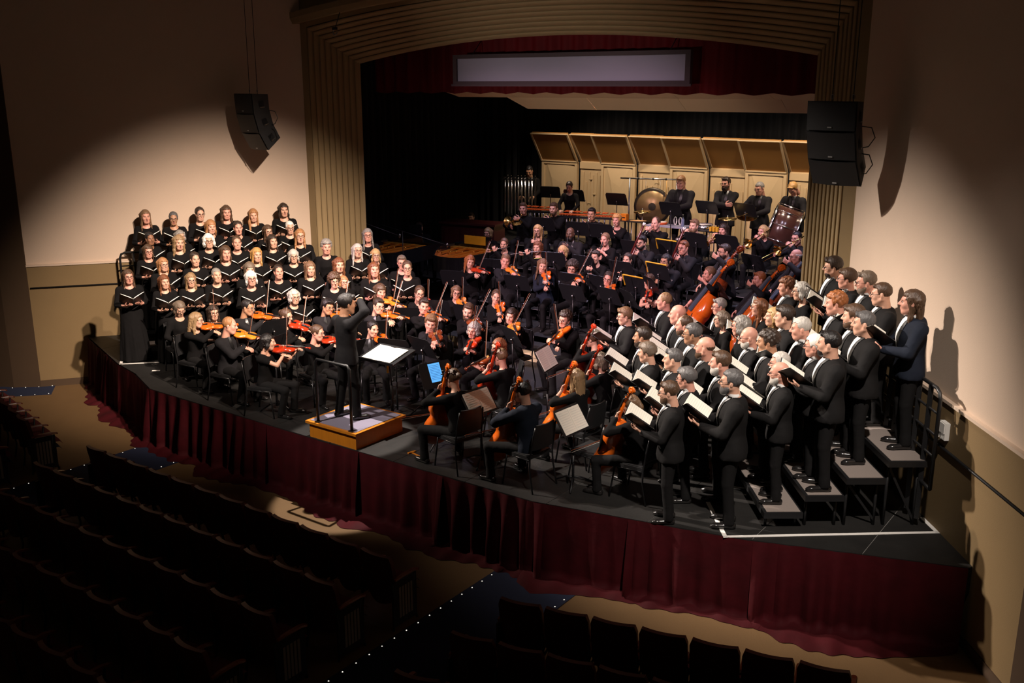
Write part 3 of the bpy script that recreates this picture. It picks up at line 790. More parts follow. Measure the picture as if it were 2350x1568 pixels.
# side walls
for side, nm in ((-1, 'left'), (1, 'right')):
    b = MB(); P = [WP(-.0, 0, 0, side), WP(5.33, 0, 0, side), WP(5.33, -.3, 0, side), WP(0, -.3, 0, side)]
    pl = [(p.x, p.y) for p in P]; pl = pl if side > 0 else pl[::-1]
    b.prism(pl, 1.40, 9.5); struct('wall_'+nm, b, M_CREAM)
    b = MB(); P = [WP(-.0, .035, 0, side), WP(5.33, .035, 0, side), WP(5.33, -.3, 0, side), WP(0, -.3, 0, side)]
    pl = [(p.x, p.y) for p in P]; pl = pl if side > 0 else pl[::-1]
    b.prism(pl, -1.0, 1.44); struct('wall_'+nm, b, M_OLIVE)
    b = MB(); P = [WP(-.0, .055, 0, side), WP(5.33, .055, 0, side), WP(5.33, 0, 0, side), WP(0, 0, 0, side)]
    pl = [(p.x, p.y) for p in P]; pl = pl if side > 0 else pl[::-1]
    b.prism(pl, 1.44, 1.475); struct('trim_1' if side < 0 else 'trim_2', b, M_CREAM)
    b = MB(); b.tube([WP(.03, .05, 1.03 if side < 0 else .945, side), WP(4.9, .05, 1.03 if side < 0 else .945, side)], .016, 6)
    struct('trim_3' if side < 0 else 'trim_4', b, M_BLKMET)
    b = MB(); P = [WP(0, .05, 0, side), WP(1.1, .05, 0, side), WP(1.1, 0, 0, side), WP(0, 0, 0, side)]
    pl = [(p.x, p.y) for p in P]; pl = pl if side > 0 else pl[::-1]
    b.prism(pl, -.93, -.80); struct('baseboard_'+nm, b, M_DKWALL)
    # corner pilaster and side wall of the house
    a = WP(0, .06, 0, side); c = WP(0, -.35, 0, side); d = Vector((side*9.35, .05, 0)); e = Vector((side*12.6, -14, 0)); f = Vector((side*13, -14, 0)); g2 = Vector((side*9.6, .9, 0))
    pl = [(p.x, p.y) for p in (a, Vector((side*8.95, .22, 0)), d, e, f, g2, c)]; pl = pl if side < 0 else pl[::-1]
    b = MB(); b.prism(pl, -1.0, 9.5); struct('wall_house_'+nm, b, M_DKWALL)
# proscenium: stepped and reeded surround swept up the jambs and over the arch
def arch_z(x, o): return 5.17+o*.92+.40*(1-(x/(4.53+o))**2)
prof = []
NF = 9; W0 = .91; D0 = .67
for k in range(NF):
    for t in np.linspace(0, 1, 6)[:-1]:
        u = (k+t)/NF; bulge = .035*math.sin(PI*t) if t > 0 else -.012
        prof.append((u*W0*.80, 5.54-u*D0-bulge))
prof += [(W0*.80, 4.90), (W0*.80+.005, 4.87), (W0, 4.87), (W0, 4.98)]
path = [('v', -1, z) for z in (-.2, 5.1)]
b = MB(); rows = []
xs = np.linspace(-1, 1, 33)
for o, y in prof:
    row = [(-4.53-o, y, -.2)]
    for u in xs: x = u*(4.53+o); row.append((x, y, arch_z(x, o)))
    row.append((4.53+o, y, -.2)); rows.append(row)
b.sheet(rows, 0, False); PROS = struct('proscenium_arch', b, M_PROS)
# hood moulding over the arch
b = MB(); rows = []
for o, y in ((.80, 4.88), (.80, 4.76), (.90, 4.72), (1.0, 4.72), (1.02, 4.88)):
    rows.append([(u*5.56, y, arch_z(u*5.56*.97, o)) for u in np.linspace(-1, 1, 41)])
b.sheet(rows, 0, False)
for k in (0, -1): b.add([r[k] for r in rows], [tuple(range(5)) if k else tuple(range(5))[::-1]])
struct('trim_5', b, M_PROS)
b = MB(); rows = [[(u*5.5, 4.885, arch_z(u*5.5*.97, .9)) for u in np.linspace(-1, 1, 41)], [(u*5.5, 4.885, 9.5) for u in np.linspace(-1, 1, 41)]]
b.sheet(rows, 0, False); struct('wall_above_arch', b, M_PROS)
# apron: plywood deck panels on a frame, joints left open
FR = [(-7.97, 1.31), (-5.86, .58), (-5.06, .40), (-4.1, .03), (0, 0), (3.45, .05), (5.06, .40), (5.86, .58), (7.97, 1.31)]
def fy(x): return float(np.interp(x, [p[0] for p in FR], [p[1] for p in FR]))
def clip(poly, ax, lim, keep_less):
    out = []; n = len(poly)
    for i in range(n):
        p, q = poly[i], poly[(i+1) % n]; ip = (p[ax] <= lim) == keep_less; iq = (q[ax] <= lim) == keep_less
        if ip: out.append(p)
        if ip != iq: t_ = (lim-p[ax])/(q[ax]-p[ax]); out.append((p[0]+(q[0]-p[0])*t_, p[1]+(q[1]-p[1])*t_))
    return out
AP = FR+[(8.0, 1.36), (5.28, 5.03), (-5.28, 5.03), (-8.0, 1.36)]
b = MB(); b.prism(AP, -.30, -.03, 0); b.prism([(x*.995, y+.02) for x, y in AP], -.03, -.006, 1); APR = struct('floor_stage_apron', b, [M_DECK, M_SEAM])
cuts = [-8.4]+[-7.0, -5.9, -4.7, -3.5, -2.3, -1.1, .07, 1.245, 2.42, 3.61, 4.8, 5.93, 7.0]+[8.4]
for i in range(len(cuts)-1):
    for y0, y1 in ((-1, 2.44), (2.448, 5.03)):
        pl = clip(clip(clip(clip(AP, 0, cuts[i]+.004, False), 0, cuts[i+1]-.004, True), 1, y0, False), 1, y1, True)
        if len(pl) < 3: continue
        b = MB(); b.prism(pl, -.02, 0); link('deck_panel', b.mesh('deck_panel', M_DECK), APR)
# raised main stage with its beige riser, then the orchestra platforms
b = MB(); b.box(-4.6, 4.6, 5.0, 5.9, -.3, .2); b.box(-7.6, 7.6, 5.56, 14.6, -.3, .2); MAIN = struct('floor_main_stage', b, M_DECK)
b = MB(); b.box(-4.56, 4.56, 4.985, 5.0, .0, .19); b.box(-4.56, 4.56, 4.97, 5.0, .075, .095); struct('stage_step_face', b, M_BEIGE, MAIN)
TIERS = [(6.98, 7.84, .4), (7.84, 8.75, .6), (8.75, 10.35, .8), (10.35, 12.3, 1.0)]
for k, (y0, y1, z) in enumerate(TIERS):
    xa, xb = (-2.95, 1.95) if k < 2 else (-4.3, 3.9)
    if k == 3: xa, xb = -5.9, 3.9
    n = int((xb-xa)/1.22+.5)
    t = empty('orchestra_platform', ((xa+xb)/2, y0, .2))
    tag(t, ['low black platform under the flutes and oboes', 'black platform under the clarinets and bassoons', 'black platform under the horns and brass', 'tallest black platform under the percussion'][k], 'platform', None)
    for i in range(n):
        w = (xb-xa)/n; b = MB(); b.box(xa+i*w+.004-(xa+xb)/2, xa+(i+1)*w-.004-(xa+xb)/2, 0, y1-y0, z-.2-.08, z-.2); b.build('deck_panel', M_DECK, t)
    b = MB(); b.box(xa-(xa+xb)/2, xb-(xa+xb)/2, 0.0, .015, z-.28, z-.195); b.build('edge_strip', M_SEAM, t)
    b = MB(); b.box(xa-(xa+xb)/2, xb-(xa+xb)/2, .02, y1-y0-.01, 0, z-.28); b.build('skirt', M_BLKDRAPE, t)
# black drapes
def drape(name, x0, x1, y, z0, z1, m, amp=.06, per=.22, axis='x', parent=None, seed=1, nz=6, hem=0):
    rr = random.Random(seed); n = max(8, int(abs(x1-x0)/per*6)); b = MB(); ph = [rr.uniform(0, 6) for _ in range(3)]; rows = []
    for i in range(nz+1):
        z = z0+(z1-z0)*i/nz; row = []
        for j in range(n+1):
            u = x0+(x1-x0)*j/n; a = u/per*2*PI
            d = amp*(math.sin(a+ph[0]+.6*math.sin(a*.21+ph[1]))+.35*math.sin(a*.47+ph[2]))*(1 if i < nz else .6)
            zz = z+(hem*math.sin(a*.5+ph[1]) if i == 0 else 0)
            row.append((u, y+d, zz) if axis == 'x' else (y+d, u, zz))
        rows.append(row)
    b.sheet(rows, 0, True); return b.build(name, m, parent)
def bdrape(*a, **k):
    lab = k.pop('label'); o = drape(*a, **k); tag(o, lab, 'curtain'); return o
bdrape('stage_curtain', -7.4, 7.4, 13.9, .2, 8, M_BLKDRAPE, label='black drape hanging behind the acoustic shell', seed=2)
bdrape('stage_curtain', 5.6, 13.8, -7.2, .2, 8, M_BLKDRAPE, axis='y', label='black drape closing the wing beside the grand pianos', seed=3)
bdrape('stage_curtain', 5.6, 13.8, 7.2, .2, 8, M_BLKDRAPE, axis='y', label='black drape closing the wing beside the bass drum', seed=4)
bdrape('stage_curtain', -7.2, -5.75, 12.6, .2, 8, M_BLKDRAPE, label='black leg curtain beside the tubular bells', seed=5)
bdrape('stage_curtain', -7.3, 7.3, 9.4, 4.9, 8, M_BLKDRAPE, label='black border drape above the ceiling panels', seed=6)
# red valance and the surtitle screen
VAL = bdrape('valance_curtain', -4.75, 4.75, 6.15, 4.62, 5.95, M_VRED, amp=.045, per=.30, label='red velvet valance hanging under the proscenium arch', seed=7, nz=4, hem=.018)
t = empty('surtitle_screen', (.05, 5.80, 4.76)); tag(t, 'long narrow grey surtitle screen hung on the valance', 'screen')
b = MB(); b.box(-2.31, 2.31, -.03, .0, .07, .47); b.build('screen_cloth', M_SCREEN, t)
b = MB(); b.box(-2.40, 2.40, -.06, .03, 0, .07); b.box(-2.40, 2.40, -.06, .03, .47, .54); b.box(-2.40, -2.31, -.06, .03, .07, .47); b.box(2.31, 2.40, -.06, .03, .07, .47)
b.box(-2.43, 2.43, -.075, -.06, -.02, .02); b.build('frame', M_SCRFR, t)
for x in (-2.0, 2.0): b = MB(); b.tube([(x, 0, .52), (x, .30, .80)], .008, 5); b.build('hanging_cable', M_BLKMET, t)
# ceiling clouds
for row, (y0, z0, y1, z1, xa, xb, lab) in enumerate(((6.35, 4.82, 7.30, 4.53, -3.75, 5.0, 'front row of cream ceiling panels above the orchestra'), (7.42, 4.56, 7.85, 4.30, -2.42, 5.2, 'rear row of cream ceiling panels above the orchestra'))):
    t = empty('ceiling_cloud', (0, (y0+y1)/2, (z0+z1)/2)); tag(t, lab, 'ceiling panel'); n = 5 if row == 0 else 4; w = (xb-xa)/n
    for i in range(n):
        s_ = .28 if i == 0 else 0
        b = MB(); c = Vector((0, (y0+y1)/2, (z0+z1)/2))
        A = [Vector((xa+i*w+.003, y0, z0))-c, Vector((xa+(i+1)*w-.003, y0, z0))-c, Vector((xa+(i+1)*w-.003, y1, z1))-c, Vector((xa+i*w+.003+s_, y1, z1))-c]
        up = Vector((0, .0, .05)); b.add(A+[p+up for p in A], [(3, 2, 1, 0), (4, 5, 6, 7), (0, 1, 5, 4), (1, 2, 6, 5), (2, 3, 7, 6), (3, 0, 4, 7)])
        b.build('panel', M_CLOUD, t)
    b = MB(); b.bar((xa, y0-c.y+.1, z0-c.z+.1), (xb, y0-c.y+.1, z0-c.z+.1), .05); b.build('hanging_pipe', M_BLKMET, t)
# acoustic shell
SB = [-5.25, -4.12, -3.42, -2.41, -1.48, -.47, .46, 1.47, 2.40, 3.40, 4.33]
for i in range(len(SB)-1):
    x0, x1 = SB[i], SB[i+1]; A = i % 2 == 0; yb = 12.95 if A else 13.05; cx_ = (x0+x1)/2; h = (x1-x0)/2-.012
    t = empty('acoustic_shell_panel', (cx_, yb, .2)); tag(t, 'wide tan shell tower with a faceted raised panel' if A else 'narrow tan shell tower with reeded vertical strips', 'acoustic panel', 'wide shell towers behind the percussion' if A else 'narrow shell towers behind the percussion')
    zl = 2.64
    b = MB(); b.box(-h, h, 0, .06, 0, zl); b.build('lower_panel', M_SHELL, t)
    if A:
        b = MB(); f = .07
        for q in ((-h, -h+f, .55, zl), (h-f, h, .55, zl), (-h+f, h-f, .55, .55+f*1.4), (-h+f, h-f, zl-f, zl)): b.box(q[0], q[1], -.035, 0, q[2], q[3])
        b.build('panel_frame', M_SHELL, t)
        b = MB(); zc = 1.75; px, pz = h-f-.03, (zl-.65)/2-.06
        C4 = [(-px, 0, zc-pz), (px, 0, zc-pz), (px, 0, zc+pz), (-px, 0, zc+pz)]; T4 = [(-px*.2, -.055, zc-pz*.25), (px*.55, -.04, zc-pz*.45), (px*.2, -.05, zc+pz*.35), (-px*.5, -.045, zc+pz*.5)]
        b.add(C4+T4, [(0, 1, 5, 4), (1, 2, 6, 5), (2, 3, 7, 6), (3, 0, 4, 7), (4, 5, 6, 7)]); b.build('raised_panel', M_SHELL, t)
        b = MB(); b.box(-h, h, -.03, 0, .0, .5); b.build('kick_panel', M_SHELL, t)
    else:
        rr = random.Random(i)
        for k in range(6):
            xx = -h+.09+k*(2*h-.18)/5; z1 = zl-rr.choice((.25, .32, .5)); b = MB(); b.box(xx-.028, xx+.028, -.022, 0, .45, z1); b.build('strip', M_SHELL, t)
        for k in range(3):
            xx = rr.uniform(-h+.12, h-.12); z1 = rr.uniform(1.4, 2.3); b = MB(); b.box(xx-.05, xx+.05, -.032, 0, z1, z1+.03); b.build('cross_strip', M_SHELL, t)
        b = MB(); b.box(-h, h, -.03, .0, zl-.16, zl); b.build('header', M_SHELL, t)
    # canopy leaning forward
    za, zb2, ya, yt = zl+.01, 3.36, -.02 if A else .05, -.50
    b = MB(); P4 = [Vector((-h, ya, za)), Vector((h, ya, za)), Vector((h-.02, yt, zb2)), Vector((-h-.02, yt, zb2))]; nrm = Vector((0, .05, .04))
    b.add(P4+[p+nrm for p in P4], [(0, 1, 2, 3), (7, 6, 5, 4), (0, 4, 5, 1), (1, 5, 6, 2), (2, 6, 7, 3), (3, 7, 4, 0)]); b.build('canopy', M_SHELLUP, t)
    b = MB(); 
    for a_, c_ in ((P4[0], P4[3]), (P4[1], P4[2]), (P4[3], P4[2]), (P4[0], P4[1])): b.bar(a_+Vector((0, -.012, 0)), c_+Vector((0, -.012, 0)), .05, .03)
    b.build('canopy_frame', M_SHELL, t)
# tape on the deck
def tape(pts, lab):
    b = MB()
    for i in range(len(pts)-1):
        a_, c_ = Vector((*pts[i], 0)), Vector((*pts[i+1], 0)); d = (c_-a_).normalized()*.022; b.bar(a_-d, c_+d, .048, .003, up=(0, 0, 1))
    o = b.build('floor_tape', M_TAPE); o.location.z = .002; tag(o, lab, 'tape')
tape([(5.14, 1.22), (5.67, .51), (7.51, 1.98), (7.29, 2.26)], 'white tape outline on the deck round the men\'s risers')
tape([(-4.96, .68), (-4.89, .735)], 'short scrap of white tape on the deck near the women\'s tape corner')
tape([(-6.36, 1.02), (-5.79, .59), (-5.25, 1.15)], 'white tape corner on the deck below the women\'s risers')
# velvet stage skirt, hung in panels that puddle on the house floor
SK = [(-7.97, -6.6), (-6.7, -5.5), (-5.55, -4.05), (-4.1, -2.6), (-2.65, -1.3), (-1.35, .55), (.5, 2.0), (1.95, 3.5), (3.45, 4.75), (4.7, 6.1), (6.05, 7.97)]
for k, (xa, xb) in enumerate([(a_-.10 if a_ > -7.9 else a_, c_+.10 if c_ < 7.9 else c_) for a_, c_ in SK]):
    rr = random.Random(40+k); n = int((xb-xa)/.035); rows = []; pud = rr.uniform(.18, .42); ph = [rr.uniform(0, 6) for _ in range(4)]
    for i in range(15):
        t_ = i/14; row = []
        for j in range(n+1):
            x = xa+(xb-xa)*j/n; e = .02; y = fy(x); ny = (fy(x+e)-fy(x-e))/(2*e); nx_, ny_ = ny, -1.0; L_ = math.hypot(nx_, ny_); nx_, ny_ = nx_/L_, ny_/L_
            a_ = x*2*PI/.26
            fold = (math.sin(a_+ph[0]+1.2*math.sin(x*3.1+ph[1]))+.6*math.sin(a_*.43+ph[2]))*(.006+.062*min(1, t_*1.6))*(.75+.5*math.sin(x*1.7+ph[1]))
            edge = min(1, (j+.0)/n*6, (1-j/n)*6)**.5
            if t_ < .8: off = .03+.004*(k % 2)+fold+.05*t_; z = .005-t_/.8*.90
            else: q = (t_-.8)/.2; off = .03+.004*(k % 2)+fold*(1-.65*q)+.04+pud*q*edge*(1+.45*math.sin(x*2.6+ph[3])); z = -.895-.028*q+.02*math.sin(q*PI)*(1+math.sin(a_*.7))
            off = max(off, .014+.004*(k % 2)); row.append((x+nx_*off, y+ny_*off, max(z, -.926)))
        rows.append(row)
    b = MB(); b.sheet(rows[::-1], 0, True); o = b.build('stage_skirt', M_RED)
    tag(o, 'gathered dark red velvet panel skirting the stage front', 'curtain', 'velvet panels along the stage front')
# choir risers
def riser(side, s0, s1, lab, tiers=(0, 1, 2, 3)):
    o = WP(s0, .2, 0, side); t = empty('choir_riser', o); tag(t, lab, 'riser')
    for k in tiers:
        z = .2*(k+1); w1 = 1.95-.44*k; w0 = w1-.43
        P4 = [WP(s0, w1, z, side)-o, WP(s1, w1, z, side)-o, WP(s1, w0, z, side)-o, WP(s0, w0, z, side)-o]
        if side > 0: P4 = P4[::-1]
        cen = sum(P4, Vector())/4
        b = MB(); b.prism([(p.x, p.y) for p in P4], z-.07, z-.004); fr = b.build('tier_frame', M_BLKMET, t)
        b = MB(); b.prism([((p.x-cen.x)*(1-.05/(s1-s0))+cen.x-0*(p.y), (p.y-cen.y)*(1-.05/(s1-s0))+cen.y) for p in P4], z-.004, z)
        ins = []
        for s_, w_ in ((s0+.035, w1-.035), (s1-.035, w1-.035), (s1-.035, w0+.02), (s0+.035, w0+.02)): p = WP(s_, w_, 0, side)-o; ins.append((p.x, p.y))
        if side > 0: ins = ins[::-1]
        b = MB(); b.prism(ins, z-.004, z); b.build('tier_carpet', M_RISER, fr)
        for s_ in (s0+.12, (s0+s1)/2, s1-.12):
            for w_ in (w0+.05, w1-.05):
                p = WP(s_, w_, 0, side)-o; b = MB(); b.tube([p, p+Vector((0, 0, z-.06))], .018, 6); b.build('leg', M_BLKMET, t)
        if k >= 2:
            for s_ in (s0+.12, s1-.12):
                b = MB(); b.bar(WP(s_, w0+.05, .06, side)-o, WP(s_, w1-.05, z-.1, side)-o, .025); b.build('brace', M_BLKMET, t)
    if 3 in tiers:
        # guard rail along the back, reaching past the house end
        sa = s0-.22 if s0 < 2 else s0; zt = 1.66
        tops = [WP(sa+.04, .235, .55, side)-o, WP(sa+.04, .235, zt-.10, side)-o, WP(sa+.07, .235, zt-.03, side)-o, WP(sa+.14, .235, zt, side)-o, WP(s1-.12, .235, zt, side)-o, WP(s1-.04, .235, zt-.08, side)-o, WP(s1-.04, .235, .5, side)-o]
        b = MB(); b.tube(tops, .021, 8); b.tube([WP(sa+.04, .235, .55, side)-o, WP(s0+.2, .235, .55, side)-o], .021, 8); gr = b.build('guard_rail', M_BLKMET, t)
        for z in (.92, 1.16, 1.40):
            b = MB(); b.tube([WP(sa+.04, .235, z, side)-o, WP(s1-.04, .235, z, side)-o], .014, 6); b.build('cross_bar', M_BLKMET, gr)
        for s_ in [s0+.06, s0+.34]+list(np.linspace(s0+.9, s1-.45, 3)):
            b = MB(); b.bar(WP(s_, .235, .1, side)-o, WP(s_, .235, zt, side)-o, .05, .03); b.build('upright', M_BLKMET, gr)
riser(1, 1.86, 3.66, 'black choir riser with grey carpet, nearest the white wall box')
riser(1, 3.68, 5.48, 'black choir riser with grey carpet beside the bass drum pilaster')
riser(-1, 1.86, 3.66, 'black choir riser with grey carpet under the women\'s outer half')
riser(-1, 3.68, 5.30, 'black choir riser with grey carpet under the women\'s inner half')
riser(-1, 5.32, 7.0, 'low black choir riser with grey carpet before the fluted pilaster', (0, 1))
# aisle lights
M_LED = mat('aisle_light_lens', (.9, .9, .85), .4, emit=((1, .95, .85), .9))
M_LEDB = mat('aisle_light_base', (.2, .2, .2), .5)
def aisle_light(p):
    t = empty('aisle_light', p); tag(t, 'tiny white aisle light set in the carpet edge', 'light', 'aisle lights along the navy carpets')
    if 'led' not in MATS:
        b = MB(); b.lathe([(.014, 0), (.014, .004)], 8); MATS['led'] = b.mesh('base', M_LEDB)
        b = MB(); b.lathe([(.007, .004), (.005, .009)], 8); MATS['led2'] = b.mesh('lens', M_LED)
    link('base', MATS['led'], t); link('lens', MATS['led2'], t)
for i in range(22):
    y = -.30-.19*i
    aisle_light((3.09, y, -.924))
    if i < 5 or i > 9: aisle_light((4.11, y+.02, -.924))
for i in range(14):
    y = -.12-.22*i; aisle_light((-4.11, y, -.924)); 
    if i < 7: aisle_light((-3.09, y, -.924))
for i in range(7):
    for side in (-1, 1):
        for w0 in (.06, .58): aisle_light(WP(.20-.24*i, w0-.1*max(0, i-1)*.4*(1 if w0 < .1 else .4), -.922, side))
# wall alarm on the right
p = WP(1.87, .037, 1.06, 1); t = empty('wall_alarm', p, math.atan2(-.804, -.595)+PI/2*0); t.rotation_euler = (0, 0, math.atan2(.804, .595)+PI)
t.rotation_euler = (0, 0, math.atan2(-.595, -.804)+PI/2)
tag(t, 'white wall alarm box with a small chrome lamp below', 'alarm')
M_WPL = mat('white_plastic', (.8, .78, .74), .4, var=.03); M_CHR = mat('chrome', (.8, .8, .8), .12, 1., var=.03)
b = MB(); b.box(-.07, .07, -.05, .0, .0, .19); b.box(-.06, .06, -.06, -.05, .07, .18); b.build('housing', M_WPL, t)
b = MB(); b.lathe([(.035, -.058), (.035, -.062), (.028, -.066)], 14, M=Matrix.Rotation(R(90), 4, 'X') @ Matrix.Scale(-1, 4, (0, 0, 1)) @ Matrix.Translation((0, .13, 0)) if False else Matrix.Translation((0, -.0, .13)) @ Matrix.Rotation(R(-90), 4, 'X') @ Matrix.Scale(-1, 4, (0, 0, 1))); b.build('sounder', M_WPL, t)
b = MB(); b.ball((0, -.085, .015), .035); b.build('lamp', M_CHR, t)
# ---------------------------------------------------------------- props built once, then copied part by part
PROTO = {}
def inst(key, name, label, cat, M, group=None, mats=None):
    """M: 4x4 placement. PROTO[key]: list of (part name, mesh, index of parent part or -1)"""
    t = bpy.data.objects.new(name, None); COL.objects.link(t); t.empty_display_size = .05; t.matrix_world = M
    tag(t, label, cat, group); made = []
    for pn, me, par in PROTO[key]:
        o = link(pn, me, t if par < 0 else made[par])
        if mats and pn in mats: o.material_slots[0].link = 'OBJECT'; o.material_slots[0].material = mats[pn]
        made.append(o)
    return t
def place(loc, rz=0., s=1.): return Matrix.Translation(Vector(loc)) @ Matrix.Rotation(rz, 4, 'Z') @ Matrix.Scale(s, 4)
M_CHAIRPAD = mat('black_chair_pad', (.012, .012, .013), .5, var=.2, scale=20)
M_CHAIRMET = mat('black_chair_tube', (.010, .010, .011), .3, var=.1)
M_STAND = mat('black_stand_metal', (.0085, .0085, .010), .42, var=.15, scale=15)
M_STEEL = mat('steel_tube', (.35, .35, .36), .3, 1., var=.05)
M_VAR = [mat('varnish_orange', srgb(214, 98, 24), .22, var=.25, scale=18, coat=.5, kind='wood'), mat('varnish_red', srgb(176, 48, 18), .22, var=.25, scale=18, coat=.5, kind='wood'), mat('varnish_amber', srgb(226, 130, 40), .22, var=.2, scale=18, coat=.5, kind='wood'), mat('varnish_brown', srgb(120, 52, 22), .25, var=.25, scale=18, coat=.5, kind='wood')]
M_EBONY = mat('ebony', (.012, .011, .011), .35, var=.1)
M_FBOARD = mat('bass_fingerboard', (.06, .085, .12), .3, var=.1)
M_BOWST = mat('bow_stick_wood', srgb(120, 62, 34), .4, var=.15)
M_BOWHAIR = mat('bow_hair', (.75, .68, .58), .6, var=.05)
M_MAPLE = mat('bridge_maple', srgb(216, 170, 100), .5, var=.1)
M_SILVER = mat('silver_plate', (.82, .80, .78), .18, 1., var=.04)
M_BRASS = mat('lacquered_brass', (.78, .52, .16), .2, 1., var=.05)
M_GRENA = mat('grenadilla_black', (.012, .011, .011), .25, var=.1)
M_BASSN = mat('bassoon_maple', (.085, .012, .010), .25, var=.2, coat=.4)
M_IVORY = mat('ivory_ring', (.8, .78, .72), .4, var=.03)
M_YFOLD = mat('yellow_folder_edge', srgb(214, 160, 30), .6, var=.1)
# chair
b = MB(); n = 6
seat = [(-.21, -.20), (.21, -.20), (.225, .05), (.21, .21), (-.21, .21), (-.225, .05)]
b.prism(seat, .435, .475); b.prism([(x*.94, y*.94) for x, y in seat], .475, .485); pc = [('seat', b.mesh('seat', M_CHAIRPAD), -1)]
b = MB(); rows = []
for i in range(7):
    z = .56+.34*i/6; w = .20*(1-.25*(i/6)**6) if i < 6 else .165; rows.append([(u*w, -.235-.05*i/6-.035*(1-u*u), z) for u in np.linspace(-1, 1, 7)])
b.sheet(rows, 0); b.sheet([[(x, y+.022, z) for x, y, z in r][::-1] for r in rows], 0)
b.sheet([rows[-1], [(x, y+.022, z) for x, y, z in rows[-1]]], 0)
pc.append(('backrest', b.mesh('backrest', M_CHAIRPAD), -1))
for s in (-1, 1):
    b = MB(); b.tube([(s*.235, -.28, .0), (s*.225, -.22, .30), (s*.215, -.215, .46), (s*.205, -.262, .75), (s*.19, -.285, .88)], .0115, 6); pc.append(('rear_leg', b.mesh('rear_leg', M_CHAIRMET), -1))
    b = MB(); b.tube([(s*.235, .24, .0), (s*.215, .18, .43)], .0115, 6); pc.append(('front_leg', b.mesh('front_leg', M_CHAIRMET), -1))
    b = MB(); b.tube([(s*.215, .18, .425), (s*.215, -.2, .425)], .0105, 6); pc.append(('seat_rail', b.mesh('seat_rail', M_CHAIRMET), -1))
PROTO['chair'] = pc
# stool for the basses and piano
b = MB(); b.lathe([(.17, .60), (.18, .62), (.17, .66), (.12, .675)], 14); pc = [('seat', b.mesh('seat', M_CHAIRPAD), -1)]
for k in range(4):
    a = PI/4+k*PI/2; b = MB(); b.tube([(.12*math.cos(a), .12*math.sin(a), .6), (.20*math.cos(a), .20*math.sin(a), 0)], .012, 6); pc.append(('leg', b.mesh('leg', M_CHAIRMET), -1))
b = MB(); b.tube([(.17*math.cos(k*PI/8), .17*math.sin(k*PI/8), .25) for k in range(17)], .008, 5); pc.append(('foot_ring', b.mesh('foot_ring', M_CHAIRMET), -1)); PROTO['stool'] = pc
# music stand; player on the -Y side
def stand_parts(h, tilt, key, sheet=False, edge=None):
    c = Vector((0, 0, h)); a = R(tilt); u = Vector((0, math.cos(a), math.sin(a))); nn = Vector((0, -math.sin(a), math.cos(a)))
    b = MB(); w = .255
    q = lambda x, t, d: c+Vector((x, 0, 0))+u*t+nn*d
    out = [(-w, -.02), (w, -.02), (w, .28), (w-.03, .33), (-w+.03, .33), (-w, .28)]
    b.add([q(x, t, 0) for x, t in out]+[q(x, t, -.006) for x, t in out], [(0, 1, 2, 3, 4, 5), (11, 10, 9, 8, 7, 6)]+[(i, i+6, (i+1) % 6+6, (i+1) % 6) for i in range(6)])
    pc = [('desk', b.mesh('desk', M_STAND), -1)]
    b = MB(); b.add([q(-w, -.02, 0), q(w, -.02, 0), q(w, -.02, .055), q(-w, -.02, .055), q(-w, -.026, 0), q(w, -.026, 0), q(w, -.026, .055), q(-w, -.026, .055)], [(3, 2, 1, 0), (4, 5, 6, 7), (2, 3, 7, 6), (0, 1, 5, 4), (1, 2, 6, 5), (3, 0, 4, 7)]); pc.append(('ledge', b.mesh('ledge', M_STAND), -1))
    b = MB(); b.tube([(0, .05, .05), (0, .05, h*.55)], .016, 8); b.tube([(0, .05, h*.55), (0, .055, h+.02)], .010, 8); pc.append(('shaft', b.mesh('shaft', M_STAND), -1))
    b = MB(); b.ball(q(0, .10, -.028), .022, n=8, m=5); b.tube([(0, .055, h), q(0, .10, -.02)], .010, 5); pc.append(('tilt_knob', b.mesh('tilt_knob', M_STEEL), -1))
    for k in range(3):
        t = PI/2+k*2*PI/3; b = MB(); b.tube([(0, .05, .11), (.10*math.cos(t), .05+.10*math.sin(t), .10), (.27*math.cos(t), .05+.27*math.sin(t), .012)], .011, 6); pc.append(('base_leg', b.mesh('base_leg', M_STAND), -1))
    if sheet:
        for s in (-1, 1):
            b = MB(); x0, x1 = (-.225, -.003) if s < 0 else (.003, .225)
            if sheet == 'lit': pass
            b.add([q(x0, 0, .004), q(x1, 0, .004), q(x1, .30, .004), q(x0, .30, .004), q(x0, 0, .010), q(x1, 0, .012), q(x1, .30, .012), q(x0, .30, .010)], [(4, 5, 6, 7), (3, 2, 1, 0), (0, 1, 5, 4), (2, 3, 7, 6), (1, 2, 6, 5), (3, 0, 4, 7)])
            pc.append(('score_page', b.mesh('score_page', M_PAPER), -1)); pi = len(pc)-1
            b = MB()
            for r_ in range(9):
                for l in range(1):
                    z_ = .27-.029*r_; b.add([q(x0+.02, z_-.006, .0128), q(x1-.015, z_-.006, .0138), q(x1-.015, z_+.004, .0138), q(x0+.02, z_+.004, .0128)], [(0, 1, 2, 3)])
            pc.append(('staves', b.mesh('staves', mat('printed_staves', (.76, .73, .65), .8, var=.2, scale=120)), pi))
    if edge:
        b = MB(); e = .255
        for p0, p1 in (((-e, .33), (e, .33)), ((e, .33), (e+.02, .10))): b.bar(q(p0[0], p0[1], -.004), q(p1[0], p1[1], -.004), .014, .02, up=nn)
        pc.append(('folder_edge', b.mesh('folder_edge', M_YFOLD), -1))
    PROTO[key] = pc
stand_parts(.88, 62, 'stand'); stand_parts(.88, 60, 'stand_sheet', True); stand_parts(.92, 66, 'stand_folder', False, True); stand_parts(1.05, 58, 'stand_tall'); stand_parts(.72, 55, 'stand_low', True)
